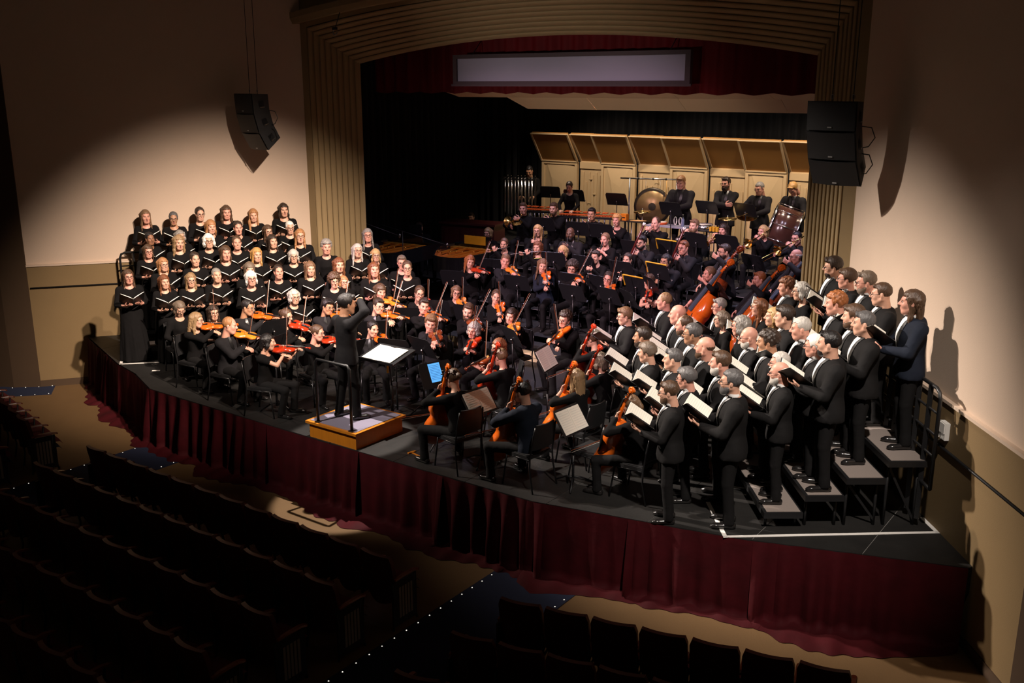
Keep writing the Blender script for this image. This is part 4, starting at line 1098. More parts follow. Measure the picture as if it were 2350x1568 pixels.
# singer's folder: spine along Y (bottom edge towards the singer), covers rising to both sides
pc = []
for s in (-1, 1):
    a = R(31); d = Vector((s*math.cos(a), 0, math.sin(a))); nz = Vector((-s*math.sin(a), 0, math.cos(a)))
    def pl(x0, x1, y0, y1, t0, t1):
        P8 = [d*x+Vector((0, y, 0))+nz*t for t in (t0, t1) for x, y in ((x0, y0), (x1, y0), (x1, y1), (x0, y1))]
        F_ = [(3, 2, 1, 0), (4, 5, 6, 7), (0, 1, 5, 4), (1, 2, 6, 5), (2, 3, 7, 6), (3, 0, 4, 7)]
        return P8, (F_ if s > 0 else [f[::-1] for f in F_])
    b = MB(); b.add(*pl(.004, .235, -.16, .16, -.004, .0)); pc.append(('cover', b.mesh('cover', M_FOLDER), -1))
    b = MB(); rows = []
    for y in (-.15, .15): rows.append([d*x+Vector((0, y, 0))+nz*(.004+.018*math.sin(min(1, x/.10)*PI/2)*(1-.55*x/.22)) for x in np.linspace(.006, .222, 9)])
    rows2 = [[p-nz*(.003+.012*(1-abs(i-4)/8)) for i, p in enumerate(r)] for r in rows]
    b.sheet(rows if s < 0 else rows[::-1], 0); b.sheet([rows[1], rows2[1]] if s < 0 else [rows2[1], rows[1]], 0); b.sheet([rows2[0], rows[0]] if s < 0 else [rows[0], rows2[0]], 0)
    pc.append(('pages', b.mesh('pages', M_PAPER), -1)); pi = len(pc)-1
    b = MB()
    for r_ in range(10):
        y0 = .125-.027*r_; b.add([d*x+Vector((0, y, 0))+nz*(.0246 if x < .15 else .0170) for x, y in ((.035, y0), (.20, y0), (.20, y0-.009), (.035, y0-.009))], [(3, 2, 1, 0) if s > 0 else (0, 1, 2, 3)])
    pc.append(('staves', b.mesh('staves', mat('printed_staves', (.76, .73, .65))), pi))
b = MB(); b.tube([(0, -.16, -.004), (0, .16, -.004)], .008, 6); pc.append(('spine', b.mesh('spine', M_FOLDER), -1)); PROTO['folder'] = pc
# violin family: origin at the tail, +Y towards the scroll, +Z out of the belly
def fiddle(key, k, rib, bass=False, varn=0, spike=0):
    S_ = [0, .02, .06, .10, .14, .165, .18, .20, .225, .24, .26, .30, .335, .352, .356]; H_ = [.03, .074, .100, .103, .088, .083, .064, .056, .060, .074, .078, .083, .070, .045, .03]
    if bass: H_ = [.03, .078, .104, .106, .088, .082, .064, .056, .058, .070, .070, .060, .040, .026, .022]
    sd = np.concatenate([[0, .004, .012], np.linspace(.02, .345, 34 if k > 1.5 else 18), [.350, .3545, .356]]); hd_ = np.interp(sd, S_, H_)
    for _ in range(2): hd_[3:-3] = hd_[2:-4]*.25+hd_[3:-3]*.5+hd_[4:-2]*.25
    ss = sd*k; hh = hd_*k
    out = [(h, s) for s, h in zip(ss, hh)]+[(-h, s) for s, h in list(zip(ss, hh))[::-1]]
    b = MB(); b.prism(out, -rib, 0, smooth=True)
    N_ = len(out); c = (0, .178*k); lv = [(1.0, 0), (.86, .010*k), (.5, .017*k), (.12, .018*k)]
    for sg, z0 in ((1, 0), (-1, -rib)):
        rings = [[(c[0]+(x-c[0])*f*(1 if f == 1 else 1), c[1]+(y-c[1])*f, z0+sg*zz) for x, y in out] for f, zz in lv]
        fs = []
        for i in range(len(lv)-1):
            for j in range(N_): q = (i*N_+j, i*N_+(j+1) % N_, (i+1)*N_+(j+1) % N_, (i+1)*N_+j); fs.append(q if sg > 0 else q[::-1])
        fs.append(tuple((len(lv)-1)*N_+j for j in range(N_)) if sg > 0 else tuple((len(lv)-1)*N_+j for j in range(N_))[::-1])
        b.add([p for r in rings for p in r], fs, 0, True)
    pc = [('body', b.mesh('body', M_VAR[varn]), -1)]
    L_ = .595*k if not bass else .57*k
    b = MB(); b.tube([(0, .345*k, -.004*k), (0, .49*k if not bass else .47*k, .004*k)], [.013*k, .010*k], 6)
    b.tube([(0, (.49 if not bass else .47)*k, .002*k), (0, L_-.045*k, -.006*k), (0, L_-.012*k, -.020*k)], [.010*k, .010*k, .008*k], 6)
    sc = Vector((0, L_-.018*k, -.012*k)); b.tube([sc+Vector((0, .017*k*math.cos(t)*(1-t/14), .017*k*math.sin(t)*(1-t/14))) for t in np.linspace(-1.6, 7.5, 18)], .0075*k, 5)
    b.tube([sc+Vector((-.017*k, 0, 0)), sc+Vector((.017*k, 0, 0))], .009*k, 6); pc.append(('neck', b.mesh('neck', M_VAR[varn]), -1))
    b = MB()
    for i, yy in enumerate((.075, .062, .050, .038)): s = -1 if i % 2 else 1; b.tube([(-s*.012*k, L_-yy*k, -.004*k), (s*.035*k, L_-yy*k, -.002*k)], .0035*k, 5)
    pc.append(('peg', b.mesh('peg', M_EBONY), 1))
    b = MB(); P8 = [(-.020*k, .222*k, .030*k), (.020*k, .222*k, .030*k), (.012*k, L_-.085*k, .013*k), (-.012*k, L_-.085*k, .013*k)]
    b.add(P8+[(x, y, z-.008*k) for x, y, z in P8], [(0, 1, 2, 3), (7, 6, 5, 4), (0, 4, 5, 1), (1, 5, 6, 2), (2, 6, 7, 3), (3, 7, 4, 0)]); pc.append(('fingerboard', b.mesh('fingerboard', M_FBOARD if bass else M_EBONY), -1))
    b = MB(); b.box(-.021*k, .021*k, .178*k, .183*k, .012*k, .042*k); pc.append(('bridge', b.mesh('bridge', M_MAPLE), -1))
    b = MB(); P8 = [(-.008*k, .005*k, .016*k), (.008*k, .005*k, .016*k), (.020*k, .115*k, .032*k), (-.020*k, .115*k, .032*k)]
    b.add(P8+[(x, y, z-.006*k) for x, y, z in P8], [(0, 1, 2, 3), (7, 6, 5, 4), (0, 4, 5, 1), (1, 5, 6, 2), (2, 6, 7, 3), (3, 7, 4, 0)]); pc.append(('tailpiece', b.mesh('tailpiece', M_EBONY), -1))
    b = MB()
    for i in range(4): x = (i-1.5)*.0105*k; b.tube([(x*.6, .11*k, .033*k), (x, .18*k, .043*k), (x*.5, L_-.085*k, .016*k)], .0009*max(1, k*.6), 3, cap=False)
    pc.append(('strings', b.mesh('strings', M_STEEL), -1))
    b = MB()
    for s in (-1, 1):
        b.tube([(s*.030*k+s*.012*k*math.sin(t*2.6), (.145+.075*t)*k, .0125*k+.004*k) for t in np.linspace(0, 1, 7)], .0028*k, 4)
    pc.append(('f_hole', b.mesh('f_hole', M_EBONY), 0))
    if not spike:
        b = MB(); b.ball((-.045*k, .03*k, .028*k), .034*k, .026*k, .010*k, 10, 5); pc.append(('chin_rest', b.mesh('chin_rest', M_EBONY), -1))
    else:
        b = MB(); b.tube([(0, .01, -rib/2), (0, -spike, -rib/2)], .006, 6); pc.append(('endpin', b.mesh('endpin', M_STEEL), -1))
    PROTO[key] = pc
for i in range(4): fiddle('violin%d' % i, 1.0, .034, varn=i); fiddle('viola%d' % i, 1.13, .040, varn=i)
fiddle('cello', 2.12, .115, varn=0, spike=.32); fiddle('cello_red', 2.12, .115, varn=1, spike=.32); fiddle('bass', 3.10, .19, True, 0, .16); fiddle('bass_dark', 3.10, .19, True, 3, .16)
# bow: frog at origin, tip along +Y, hair on -Z
b = MB(); b.tube([(0, -.03, .0), (0, .35, -.008), (0, .69, .004), (0, .715, .0)], [.0048, .0045, .0035, .003], 5); b.add([(-.003, .70, 0), (.003, .70, 0), (.003, .715, -.02), (-.003, .715, -.02)], [(0, 1, 2, 3), (3, 2, 1, 0)]); pc = [('stick', b.mesh('stick', M_BOWST), -1)]
b = MB(); b.box(-.004, .004, .02, .708, -.021, -.0195); pc.append(('hair_ribbon', b.mesh('hair_ribbon', M_BOWHAIR), -1))
b = MB(); b.box(-.007, .007, -.02, .03, -.024, -.004); pc.append(('frog', b.mesh('frog', M_EBONY), -1)); PROTO['bow'] = pc
PROTO['baton'] = [('shaft', MB().tube([(0, 0, 0), (0, .38, 0)], [.0035, .0016], 5).mesh('shaft', M_IVORY), -1), ('grip', MB().ball((0, -.01, 0), .009, .02, .009, 8, 6).mesh('grip', M_MAPLE), -1)]
# winds: mouthpiece at the origin, tube along +Y
def wind(key, L_, r, mt, keys=10, bell=0, ring=None, mp=None, kmat=None):
    b = MB(); prof = [(r*.55, -.06), (r*.9, .0), (r, .04), (r, L_-.07), (r+bell*.35, L_-.03), (r+bell, L_)]
    Mx = Matrix.Rotation(R(-90), 4, 'X'); b.lathe(prof, 10, 0, Mx); pc = [('tube', b.mesh('tube', mt), -1)]
    b = MB()
    for i in range(keys):
        y = .09+(L_-.18)*i/(keys-1); a = (i % 3)*.7-.4; b.ball((math.sin(a)*(r+.003), y, math.cos(a)*(r+.003)), .007, .007, .004, 6, 4)
    b.tube([(r+.004, .1, .002), (r+.004, L_-.1, .002)], .002, 4)
    pc.append(('keys', b.mesh('keys', kmat or M_SILVER), -1))
    b = MB(); b.lathe([(r+.003, L_*.5-.012), (r+.003, L_*.5+.012)], 10, 0, Mx)
    if bell: b.lathe([(r+bell+.002, L_-.008), (r+bell+.002, L_+.002)], 10, 0, Mx)
    pc.append(('rings', b.mesh('rings', ring or M_SILVER), -1)); PROTO[key] = pc
wind('clarinet', .60, .0135, M_GRENA, 11, .022); wind('oboe', .56, .0105, M_GRENA, 11, .012); wind('flute', .60, .0095, M_SILVER, 12, 0); wind('gold_flute', .62, .0105, M_BRASS, 12, 0); wind('piccolo', .32, .009, M_GRENA, 8, 0)
# bassoon: bocal tip at the origin, body upright along +Z
b = MB(); b.tube([(.02, .02, -.72), (.02, .02, .55)], .021, 10); b.tube([(-.02, .03, -.72), (-.02, .03, .05)], .018, 10); b.ball((0, .025, -.73), .045, .028, .05); pc = [('joint', b.mesh('joint', M_BASSN), -1)]
b = MB(); b.lathe([(.024, .55), (.028, .57), (.027, .60), (.020, .605)], 12, 0, Matrix.Translation((.02, .02, 0))); pc.append(('bell_ring', b.mesh('bell_ring', M_IVORY), -1)); pc.append(('bore', MB().lathe([(.014, .6), (.014, .607)], 10, 0, Matrix.Translation((.02, .02, 0))).mesh('bore', M_EBONY), 1))
b = MB(); b.tube([(0, -.12, .02), (-.01, -.06, .06), (-.018, .0, .10), (-.02, .03, .05)], .004, 5)
for i in range(12): b.ball((.02+.022*math.sin(i), -.003, -.6+.09*i), .009, .007, .009, 6, 4)
b.tube([(.022, -.004, -.62), (.022, -.004, .42)], .004, 4); pc.append(('keywork', b.mesh('keywork', M_SILVER), -1)); PROTO['bassoon'] = pc
# brass
def bell_prof(L_, r0, r1): return [(r0+(r1-r0)*(t**4), L_*t) for t in np.linspace(0, 1, 10)]
Mx = Matrix.Rotation(R(-90), 4, 'X')
def trumpet(key, m):
    b = MB(); b.tube([(0, 0, 0), (0, .30, 0)], .006, 6); b.lathe(bell_prof(.24, .007, .060), 16, 0, Matrix.Translation((0, .26, -.055)) @ Mx, cap=False)
    b.tube([(0, .26, -.055), (0, .10, -.055), (0, .05, -.03), (0, .10, 0)], .007, 6); b.tube([(0, .30, 0), (0, .36, -.03), (0, .30, -.06), (0, .12, -.06)], .007, 6); pc = [('tubing', b.mesh('tubing', m), -1)]
    b = MB()
    for i in range(3): b.tube([(.008, .15+.026*i, -.09), (.008, .15+.026*i, .045)], .0105, 8); b.tube([(.008, .15+.026*i, .045), (.008, .15+.026*i, .065)], .005, 6)
    pc.append(('valves', b.mesh('valves', m), -1)); b = MB(); b.lathe([(.013, -.02), (.008, 0), (.005, .05)], 8, 0, Mx); pc.append(('mouthpiece', b.mesh('mouthpiece', M_SILVER), -1)); PROTO[key] = pc
trumpet('trumpet', M_SILVER); trumpet('cornet', M_BRASS)
def horn(key, m):
    b = MB()
    for k_, rr_ in enumerate((.125, .105, .085)): b.tube([(.10+rr_*math.cos(t), .22+rr_*math.sin(t), -.10+.012*k_) for t in np.linspace(0, 2*PI, 21)], .008, 6, cap=False)
    b.tube([(0, 0, 0), (.02, .10, -.05), (.05, .12, -.10)], .006, 6); pc = [('coil', b.mesh('coil', m), -1)]
    b = MB(); d = Vector((.75, -.35, -.55)); Mb = frame((.14, .17, -.10), d) @ Mx; b.lathe(bell_prof(.24, .012, .145), 20, 0, Mb, cap=False); pc.append(('bell', b.mesh('bell', m), -1))
    b = MB()
    for i in range(3): b.lathe([(.017, -.03), (.017, .03)], 8, 0, Matrix.Translation((.06+.04*i, .2, -.08)))
    pc.append(('valves', b.mesh('valves', m), -1)); b = MB(); b.lathe([(.010, -.01), (.006, .04)], 8, 0, Mx); pc.append(('mouthpiece', b.mesh('mouthpiece', M_SILVER), -1)); PROTO[key] = pc
horn('horn', M_SILVER); horn('horn_brass', M_BRASS)
b = MB(); b.tube([(0, 0, 0), (0, .72, 0), (0, .76, -.02), (0, .72, -.085*0-.075), (0, .10, -.075)], .006, 6); b.tube([(0, .1, -.0375), (0, .1, .0), (0, .1, -.075)], .004, 5); pc = [('slide', b.mesh('slide', M_BRASS), -1)]
b = MB(); b.tube([(0, .10, -.075), (-.03, .02, -.04), (-.06, -.22, .02), (-.08, -.27, .04), (-.10, -.22, .05), (-.11, .1, .05)], .008, 6); b.lathe(bell_prof(.36, .009, .105), 18, 0, Matrix.Translation((-.11, .08, .05)) @ Mx, cap=False); pc.append(('bell', b.mesh('bell', M_BRASS), -1))
b = MB(); b.lathe([(.015, -.02), (.007, .04)], 8, 0, Mx); pc.append(('mouthpiece', b.mesh('mouthpiece', M_SILVER), -1)); PROTO['trombone'] = pc
PROTO['mallet'] = [('stick', MB().tube([(0, -.05, 0), (0, .34, 0)], .004, 5).mesh('stick', M_MAPLE), -1), ('head', MB().ball((0, .35, 0), .016, n=8, m=6).mesh('head', M_IVORY), -1)]
# theatre seat facing +Y
M_SEATW = mat('seat_back_wood', srgb(86, 36, 26), .45, var=.25, scale=9, kind='wood'); M_SEATU = mat('seat_upholstery', srgb(96, 26, 28), .9, var=.2, scale=30)
M_SEATB = mat('seat_back_navy', srgb(26, 34, 58), .8, var=.2, scale=20); M_ARM = mat('seat_arm_wood', srgb(128, 62, 36), .35, var=.2, scale=12, kind='wood'); M_IRON = mat('seat_standard_iron', (.018, .016, .016), .5, var=.15); M_GRILL = mat('aisle_end_grille', srgb(150, 140, 125), .5, var=.1)
b = MB(); rows = []
for i in range(9):
    z = .30+.55*i/8; wv = .225*(1-.55*max(0, (.38-z)/.10)**1.5*.4-(.10 if i == 8 else 0)); rows.append([(u*wv, -.20-.10*(i/8)+.05*u*u, z+(.012*(1-u*u) if i == 8 else (-.06*(1-u*u) if i == 0 else 0))) for u in np.linspace(-1, 1, 9)])
b.sheet(rows, 0); b.sheet([[(x, y+.05, z) for x, y, z in r][::-1] for r in rows], 1); b.sheet([rows[-1], [(x, y+.05, z) for x, y, z in rows[-1]]], 0)
for e_ in (0, -1): b.sheet([[r[e_] for r in rows], [(r[e_][0], r[e_][1]+.05, r[e_][2]) for r in rows]][::(1 if e_ else -1)], 0)
pc = [('backrest', b.mesh('backrest', [M_SEATW, M_SEATU]), -1)]
b = MB(); rows = []
for i, (y, z) in enumerate(((-.17, .40), (-.05, .44), (.10, .455), (.20, .445), (.24, .40))): rows.append([(u*.215, y, z-.02*u*u) for u in np.linspace(-1, 1, 7)])
b.sheet(rows[::-1], 0); b.sheet([[(x, y*.92, z-.09) for x, y, z in r] for r in rows], 1); pc.append(('seat', b.mesh('seat', [M_SEATU, M_SEATB]), -1))
def standard(x, end):
    b = MB(); b.tube([(x, -.24, 0), (x, -.20, .22), (x, -.24, .55)], .014, 6); b.tube([(x, .14, 0), (x, .06, .22), (x, .10, .56)], .014, 6); b.bar((x, -.21, .3), (x, .07, .3), .02); r_ = [('standard', b.mesh('standard', M_IRON), -1)]
    b = MB(); rows_ = []
    for y, w_, z in ((-.20, .018, .585), (-.1, .026, .60), (.08, .030, .60), (.15, .030, .585), (.175, .018, .575)): rows_.append([(x-w_, y, z-.012), (x-w_*.7, y, z+.006), (x+w_*.7, y, z+.006), (x+w_, y, z-.012), (x, y, z-.022), (x-w_, y, z-.012)])
    b.sheet(rows_, 0, False); b.add(rows_[0][:5], [(0, 1, 2, 3, 4)]); b.add(rows_[-1][:5], [(4, 3, 2, 1, 0)]); r_.append(('armrest', b.mesh('armrest', M_ARM), -1))
    if end:
        b = MB(); b.box(x-.012, x+.012, -.24, .13, .04, .56); r_.append(('end_panel', b.mesh('end_panel', M_IRON), -1)); pi = len(r_)-1
        for i in range(5):
            for s in (-1, 1): b = MB() if s < 0 else b; y = -.15+.045*i; b.box(x+s*.012-.003, x+s*.012+.003, y, y+.030, .12, .48)
            r_.append(('grille_bar', b.mesh('grille_bar', M_GRILL), pi))
    return r_
def with_std(base, st):
    o = len(base); return base+[(n_, m_, p_ if p_ < 0 else p_+o) for n_, m_, p_ in st]
sR = standard(.238, False); sRe = standard(.238, True); sLe = standard(-.238, True)
PROTO['seat'] = with_std(pc, sR); PROTO['seat_endR'] = with_std(pc, sRe); PROTO['seat_endL'] = with_std(with_std(pc, sR), sLe)
# ---------------------------------------------------------------- single objects
M_POD = mat('podium_oak', srgb(196, 120, 30), .4, var=.2, scale=14, kind='wood', coat=.2); M_PODC = mat('podium_carpet', srgb(128, 122, 140), .95, var=.1, scale=70)
M_POLISH = mat('piano_black_lacquer', (.010, .010, .011), .12, var=.05, coat=.6); M_GOLDPL = mat('piano_iron_plate_gold', srgb(200, 140, 50), .35, .6, var=.15, scale=10); M_SPRUCE = mat('piano_soundboard', srgb(196, 104, 40), .3, var=.15, scale=14, kind='wood', coat=.3)
# podium
t = empty('conductor_podium', (.11, .485, 0)); tag(t, 'low oak podium with grey carpet top and black back rail', 'podium')
b = MB(); b.box(-.45, .45, -.46, .46, 0, .20); b.build('base', M_POD, t)
b = MB(); b.box(-.49, .49, -.50, .50, .205, .24); b.box(-.47, .47, -.48, .48, .195, .205); tp = b.build('top_frame', M_POD, t)
b = MB(); b.box(-.44, .44, -.45, .45, .24, .247); b.build('carpet_pad', M_PODC, tp)
b = MB(); b.tube([(-.29, -.44, .24), (-.29, -.44, 1.10), (-.26, -.44, 1.15), (.33, -.44, 1.15), (.36, -.44, 1.10), (.36, -.44, .24)], .021, 8); rl = b.build('back_rail', M_BLKMET, t)
for x in (-.29, .36): b = MB(); b.box(x-.035, x+.035, -.475, -.405, .24, .255); b.build('foot_plate', M_BLKMET, rl)
# conductor's desk with the score
t = empty('score_stand', (.27, 1.08, 0)); tag(t, 'conductor\'s wide flat music desk with open white score', 'music stand')
u = Vector((0, math.cos(R(14)), math.sin(R(14)))); nn = Vector((0, -math.sin(R(14)), math.cos(R(14)))); c = Vector((0, -.13, 1.08))
def slab(b, x0, x1, t0, t1, d0, d1):
    P8 = [c+Vector((x, 0, 0))+u*tt+nn*d for d in (d0, d1) for x, tt in ((x0, t0), (x1, t0), (x1, t1), (x0, t1))]
    b.add(P8, [(3, 2, 1, 0), (4, 5, 6, 7), (0, 1, 5, 4), (1, 2, 6, 5), (2, 3, 7, 6), (3, 0, 4, 7)]); return b
slab(MB(), -.34, .34, -.22, .27, -.012, 0).build('desk', M_STAND, t); slab(MB(), -.34, .34, -.235, -.22, -.012, .03).build('ledge', M_STAND, t)
for s in (-1, 1):
    b = MB(); rows = []
    for tt in (-.20, .20): rows.append([c+Vector((s*x, 0, 0))+u*tt+nn*(.006+.014*math.sin(min(1, x/.12)*PI*.6)) for x in np.linspace(.0, .27, 8)])
    b.sheet(rows if s < 0 else rows[::-1], 0); b.sheet([[p-nn*.008 for p in r] for r in (rows[::-1] if s < 0 else rows)], 0); b.build('score_page', M_PAPER, t)
b = MB(); b.tube([(0, -.02, .06), (0, -.02, .6)], .02, 8); b.tube([(0, -.02, .6), (0, -.08, 1.09)], .013, 8); b.build('shaft', M_STAND, t)
b = MB(); b.box(-.012, .012, -.10, -.085, .80, 1.05); b.build('yellow_marker_strip', M_YFOLD, t)
for k in range(3):
    a = PI/2+k*2*PI/3; b = MB(); b.tube([(0, -.02, .12), (.30*math.cos(a), -.02+.30*math.sin(a), .012)], .013, 6); b.build('base_leg', M_STAND, t)
# loudspeaker arrays
M_SPK = mat('black_speaker_cabinet', (.0075, .0075, .008), .55, var=.2, scale=30, bump=.2, bscale=150); M_GRL = mat('speaker_grille', (.005, .005, .006), .6, var=.3, scale=200); M_BADGE = mat('speaker_badge', (.35, .34, .33), .4, .5)
def array(loc, rz, lab):
    t = empty('loudspeaker_array', loc, R(rz)); tag(t, lab, 'loudspeaker'); y = 0; z = .55; ang = 0; p = Vector((0, -.22, 1.10-.55))
    front = Vector((0, -.23, .55)); 
    for k, a in enumerate((3, 14, 28)):
        A = R(a); dn = Vector((0, math.sin(A), -math.cos(A))); bk = Vector((0, math.cos(A), math.sin(A))); h = .36
        f0 = front; f1 = front+dn*h; w = .33
        b = MB(); wb = .20
        P8 = [f0+Vector((-w, 0, 0)), f0+Vector((w, 0, 0)), f1+Vector((w, 0, 0)), f1+Vector((-w, 0, 0)), f0+bk*.40+dn*.03+Vector((-wb, 0, 0)), f0+bk*.40+dn*.03+Vector((wb, 0, 0)), f1+bk*.40-dn*.03+Vector((wb, 0, 0)), f1+bk*.40-dn*.03+Vector((-wb, 0, 0))]
        b.add(P8, [(3, 2, 1, 0), (4, 5, 6, 7), (0, 1, 5, 4), (2, 3, 7, 6), (1, 2, 6, 5), (3, 0, 4, 7)]); cab = b.build('cabinet', M_SPK, t)
        b = MB(); o_ = -bk*.012
        rows = [[f0+dn*(h*i/4+.012*(1-2*i/4))+Vector((x, 0, 0))+o_*(1+2*(1-(x/w)**2)) for x in np.linspace(-w+.015, w-.015, 7)] for i in range(5)]; b.sheet(rows[::-1], 0)
        b.sheet([rows[0], [q-o_*.8 for q in rows[0]]], 0); b.sheet([[q-o_*.8 for q in rows[-1]], rows[-1]], 0); b.build('grille', M_GRL, cab)
        b = MB(); q = f0+dn*(h-.05)+o_*3.3; b.box(q.x-.028, q.x+.028, q.y-.004, q.y, q.z-.008, q.z+.008); b.build('badge', M_BADGE, cab)
        for s in (-1, 1):
            b = MB(); ce = (f0+f1)/2+bk*.2+Vector((s*(w+wb)/2, 0, 0)); sd = Vector((s*.95, .30, 0)).normalized(); b.add([ce+bk*x+dn*y_+sd*.012-Vector((s*(x+0)*.32, 0, 0)) for x, y_ in ((-.06, -.04), (.06, -.04), (.06, .06), (-.06, .06))], [(0, 1, 2, 3), (3, 2, 1, 0)]); b.build('handle_recess', M_GRL, cab)
            b = MB(); b.bar(ce+bk*-.05+dn*.075+sd*.02+Vector((s*.016, 0, 0)), ce+bk*.06+dn*.075+sd*.02-Vector((s*.02, 0, 0)), .012); b.build('rigging_bar', M_STEEL, cab)
        front = f1
    for x in (-.12, .16):
        b = MB(); b.tube([(x, -.02, .50), (x, -.02, .62), (x+.01, -.0, 5.5)], .006, 5); b.build('suspension_cable', M_BLKMET, t)
        b = MB(); b.tube([(x+.018*math.cos(k), -.02, .60+.03*math.sin(k)) for k in np.linspace(0, 2*PI, 9)], .006, 5); b.build('shackle', M_STEEL, t)
    for k in range(2):
        b = MB(); z0 = .25-.33*k; b.tube([(.19, .16, z0), (.30, .24, z0-.02), (.34, .27, z0-.14), (.28, .24, z0-.25), (.20, .20, z0-.27)], .007, 5); b.build('jumper_cable', M_BLKMET, t)
array((-5.42, 3.63, 4.06), -10, 'black loudspeaker array hanging before the wall above the women')
array((5.53, 3.66, 4.02), -10, 'black loudspeaker array hanging before the men\'s pilaster')
# grand pianos: keyboard end at +Y, pianist faces -Y
def piano(loc, rz, lab, folder=False):
    t = empty('grand_piano', loc, R(rz)); tag(t, lab, 'piano')
    out = [(.74, 1.0), (-.74, 1.0), (-.74, .15)]+[(-.74+.62*(k/8)**1.6, .15-1.05*k/8+.10*math.sin(PI*k/8)) for k in range(1, 9)]+[(-.02, -1.03), (.20, -1.10), (.45, -1.10), (.66, -1.02), (.74, -.85)]
    out = out[::-1]; n = len(out); inn = []
    cx_, cy_ = .08, .0
    inn = [(cx_+(x-cx_)*.925, cy_+(y-cy_)*.945) for x, y in out]; inn = [(x, min(y, .62)) for x, y in inn]
    b = MB(); 
    for (A, B, z0, z1) in ((out, out, .66, .98), ): b.add([(x, y, z) for z in (z0, z1) for x, y in A], [((i+1) % n, i, n+i, n+(i+1) % n) for i in range(n)], 0, True)
    b.add([(x, y, .98) for x, y in out]+[(x, y, .98) for x, y in inn], [(i, (i+1) % n, n+(i+1) % n, n+i)[::-1] for i in range(n)])
    b.add([(x, y, z) for z in (.84, .98) for x, y in inn], [(i, (i+1) % n, n+(i+1) % n, n+i) for i in range(n)], 0, True)
    b.add([(x, y, .66) for x, y in out], [tuple(range(n))]); b.box(-.735, .735, .62, .97, .86, .985); b.build('case', M_POLISH, t)
    b = MB(); b.add([(x, y, .86) for x, y in inn], [tuple(range(n))[::-1]]); sb = b.build('soundboard', M_SPRUCE, t)
    b = MB()
    for x0, x1 in ((-.5, -.62), (-.2, -.25), (.15, .25), (.45, .60)): b.bar((x0, .58, .92), (x1*.5, -.35 if x0 < 0 else -.95, .92), .03, .04)
    b.box(-.66, .70, .42, .60, .885, .93)
    for k in range(10): b.lathe([(.022, .90), (.022, .935)], 8, 0, Matrix.Translation((.60-.12*k, .30-.06*k, 0)))
    b.build('iron_plate', M_GOLDPL, t)
    b = MB()
    for k in range(24): x = -.62+1.28*k/23; b.tube([(x, .5, .935), (x*.6+.12, -.15-.75*(k/23), .915)], .0022, 3, cap=False)
    b.build('strings', M_BRASS, sb)
    b = MB(); b.box(-.70, .70, .99, 1.13, .70, .735); b.build('white_keys', M_IVORY, t); b = MB(); b.box(-.74, .74, .96, 1.16, .62, .70); b.build('keybed', M_POLISH, t)
    for x, y in ((-.6, .75), (.6, .75), (.35, -.85)): b = MB(); b.lathe([(.03, 0), (.04, .05), (.035, .1), (.065, .5), (.08, .66)], 10, 0, Matrix.Translation((x, y, 0))); b.build('leg', M_POLISH, t)
    b = MB(); b.bar((-.08, .75, .08), (-.08, .75, .66), .03); b.bar((.08, .75, .08), (.08, .75, .66), .03); b.box(-.13, .13, .70, .80, .06, .12); b.build('pedal_lyre', M_POLISH, t)
    b = MB(); b.box(-.36, .36, .62, .64, .985, 1.20); md = b.build('music_desk', M_POLISH, t)
    if folder: b = MB(); b.box(-.38, .22, .605, .612, 1.0, 1.20); b.build('yellow_folder', M_YFOLD, md)
    return t
piano((-5.88, 7.8, .2), 4, 'black grand piano with the lid off, nearest the wing curtain'); piano((-4.22, 8.25, .2), 2, 'black grand piano with the lid off and yellow folder on its desk', True)
# organ console
M_ORG = mat('organ_mahogany', (.10, .022, .020), .3, var=.25, scale=12, kind='wood', coat=.3)
t = empty('organ_console', (-5.75, 10.6, .2), R(10)); tag(t, 'dark red wooden organ console in the shadows behind the pianos', 'organ')
b = MB(); b.box(-.75, .75, -.3, .3, 0, 1.18); b.build('body', M_ORG, t); b = MB(); b.box(-.80, .80, -.35, .33, 1.18, 1.23); b.build('top', M_ORG, t)
for k in range(3): b = MB(); b.box(-.66+.46*k, -.66+.46*k+.40, -.32, -.3, .2, 1.05); b.build('front_panel', M_ORG, t)
# tablet glow stand by the far pianist
M_TAB = mat('tablet_screen_blue', (.05, .2, .4), .3, emit=((.10, .38, .85), .9)); M_DIMTAB = mat('tablet_screen_dim', (.1, .12, .15), .3, emit=((.35, .45, .6), .10))
def tablet(loc, rz, tilt, w, h, m, lab):
    t = empty('tablet', loc, R(rz)); tag(t, lab, 'tablet'); Mt = Matrix.Rotation(R(tilt), 4, 'X')
    b = MB(); b.box(-w/2, w/2, 0, h, -.006, 0, 0, Mt); bd = b.build('body', M_BLKMET, t)
    b = MB(); b.box(-w/2+.01, w/2-.01, .012, h-.012, 0, .0015, 0, Mt); sc = b.build('screen', m, bd)
    b = MB()
    for k in range(10): y = h-.04-(h-.07)*k/10; b.box(-w/2+.025, w/2-.025, y-.006, y, .0015, .002, 0, Mt)
    b.build('staves', mat('tablet_print', (.03, .1, .25), .5, emit=((.05, .2, .5), .5)), sc)
